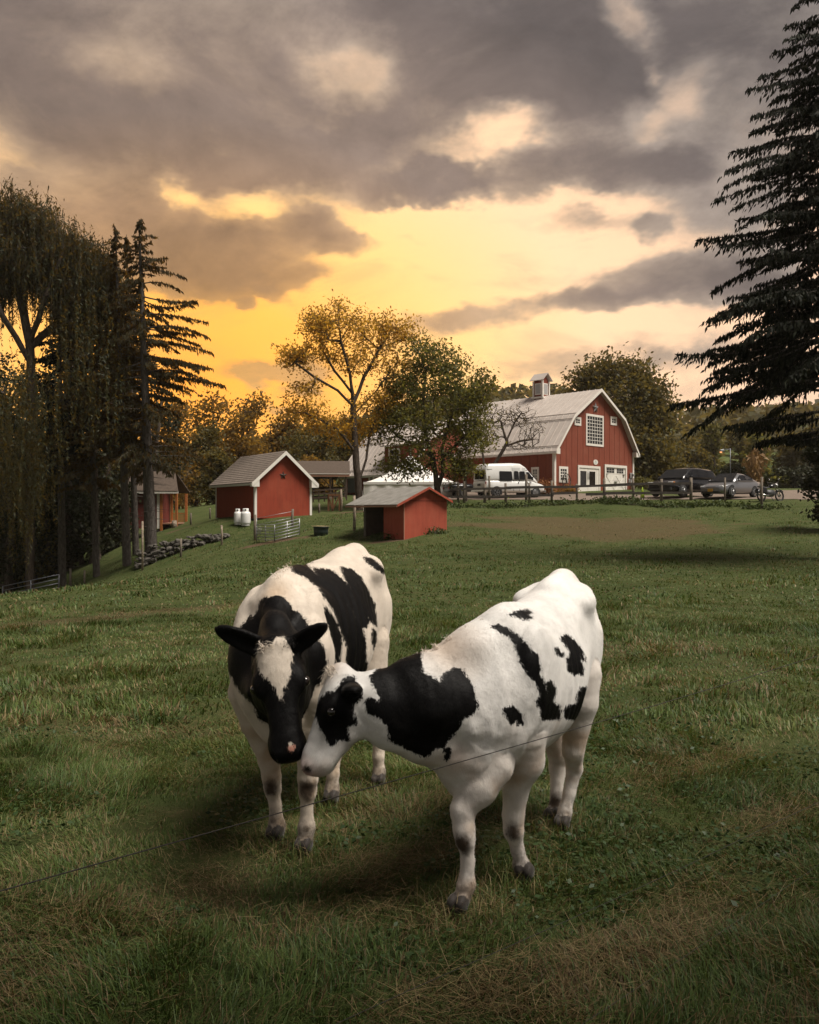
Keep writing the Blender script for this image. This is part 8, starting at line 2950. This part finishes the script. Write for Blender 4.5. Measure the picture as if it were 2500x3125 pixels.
def grass(name, n, y0, y1, L0, w0, power, lean0, curve0, label):
    x, y = scatter(n, y0, y1, power=power)
    cl = fbm2(x, y, 3.2, 3, 70)
    tall = sstep(fbm2(x, y, 0.9, 3, 77), 0.42, 0.68)
    dry = dry_at(x, y)
    bare = soil_at(x, y)
    keep = GR.random(n) > np.maximum(bare * 0.95, sstep(cl, 0.42, 0.22) * 0.75)
    x, y, cl, tall, dry = x[keep], y[keep], cl[keep], tall[keep], dry[keep]
    n = len(x)
    L = L0 * (0.34 + 0.5 * cl + 0.85 * tall * tall) * GR.uniform(0.55, 1.3, n) * (1 - 0.35 * dry)
    az = fbm2(x, y, 1.1, 2, 81) * 12 + GR.normal(0, 0.9, n)
    lean = np.abs(GR.normal(lean0, 0.3, n)) + dry * 0.55
    me = blade_mesh(name, x, y, L, w0 * GR.uniform(0.6, 1.4, n), np.minimum(lean, 1.45), az, np.abs(GR.normal(curve0, 0.35, n)))
    isdry = (GR.random(n) < np.clip(dry * 0.75 + 0.15, 0, 1)).astype(float)
    rnd = np.clip(0.7 * GR.random(n) + 0.9 * (fbm2(x, y, 0.6, 3, 90) - 0.45) + 0.5 * (fbm2(x, y, 2.6, 2, 95) - 0.5), 0, 1)
    attr_f(me, 'dry', np.repeat(isdry, 5))
    attr_f(me, 'rnd', np.repeat(rnd, 5))
    return link(name, me, GRASS_M, kind='stuff', label=label, cat='grass')


grass('meadow_grass', 235000, 2.2, 7.0, 0.092, 0.0044, 1.6, 0.55, 0.75, 'rough grazed grass around the hooves and in the foreground')
grass('meadow_grass', 105000, 7.0, 17.0, 0.10, 0.012, 1.3, 0.4, 0.7, 'short grazed grass in the middle of the meadow')
grass('meadow_grass', 82000, 17.0, 52.0, 0.10, 0.030, 1.2, 0.5, 0.6, 'distant grass of the rising meadow')


def straw(n, y0, y1):
    x, y = scatter(n * 5, y0, y1, power=1.5)
    d = dry_at(x, y)
    k = GR.random(len(x)) < 0.8 * d * d + 0.02
    x, y = x[k][:n], y[k][:n]
    n = len(x)
    L = GR.uniform(0.06, 0.20, n)
    lift = np.abs(GR.normal(0.0, 0.03, n)) + 0.012
    me = blade_mesh('hay', x, y, L, GR.uniform(0.0013, 0.0028, n), np.clip(GR.normal(1.38, 0.16, n), 0.8, 1.6), GR.uniform(0, 6.28, n), GR.normal(0.12, 0.2, n), gz_arr(x, y) + lift)
    attr_f(me, 'dry', np.ones(n * 5))
    attr_f(me, 'rnd', np.repeat(np.clip(GR.random(n) ** 1.3, 0, 1), 5))
    link('hay', me, GRASS_M, kind='stuff', label='loose mats of pale cut hay lying on the grass', cat='hay')


straw(52000, 2.3, 9.0)


def weeds(n, y0, y1):
    """Broad leaves of clover and plantain low in the grass."""
    x, y = scatter(n, y0, y1, power=1.6)
    k = (fbm2(x, y, 1.3, 3, 120) > 0.52) & (dry_at(x, y) < 0.4)
    x, y = x[k], y[k]
    n = len(x)
    c = np.stack([x, y, gz_arr(x, y) + GR.uniform(0.015, 0.07, n)], 1)
    me = leaf_cards('weed_leaves', c, GR.uniform(0.018, 0.045, n), 0.62, GR, flat=0.75)
    link('weed_leaves', me, leaf_material('weed_leaf', [(0.022, 0.045, 0.012), (0.035, 0.066, 0.018), (0.05, 0.08, 0.03)], None, 0.25, 0.5), kind='stuff', label='broad weed leaves low in the foreground grass', cat='weeds')


weeds(26000, 2.3, 7.5)


def hoof_tufts():
    """Longer blades left standing close round the hooves."""
    xs, ys = [], []
    for px, py in ((1402, 2775), (1606, 2685), (1718, 2530), (1686, 2515), (842, 2574), (930, 2605), (1157, 2390), (1013, 2455)):
        c = on_ground(px, py)
        th, r = GR.uniform(0, 6.28, 420), np.sqrt(GR.random(420)) * 0.22
        xs.append(c.x + r * np.cos(th))
        ys.append(c.y + r * np.sin(th))
    x, y = np.concatenate(xs), np.concatenate(ys)
    n = len(x)
    me = blade_mesh('meadow_grass', x, y, GR.uniform(0.06, 0.15, n), GR.uniform(0.0025, 0.0045, n), np.abs(GR.normal(0.35, 0.3, n)), GR.uniform(0, 6.28, n), np.abs(GR.normal(0.6, 0.3, n)))
    attr_f(me, 'dry', np.repeat((GR.random(n) < 0.3).astype(float), 5))
    attr_f(me, 'rnd', np.repeat(GR.random(n), 5))
    link('meadow_grass', me, GRASS_M, kind='stuff', label='taller grass standing round the hooves of both cows', cat='grass')


hoof_tufts()
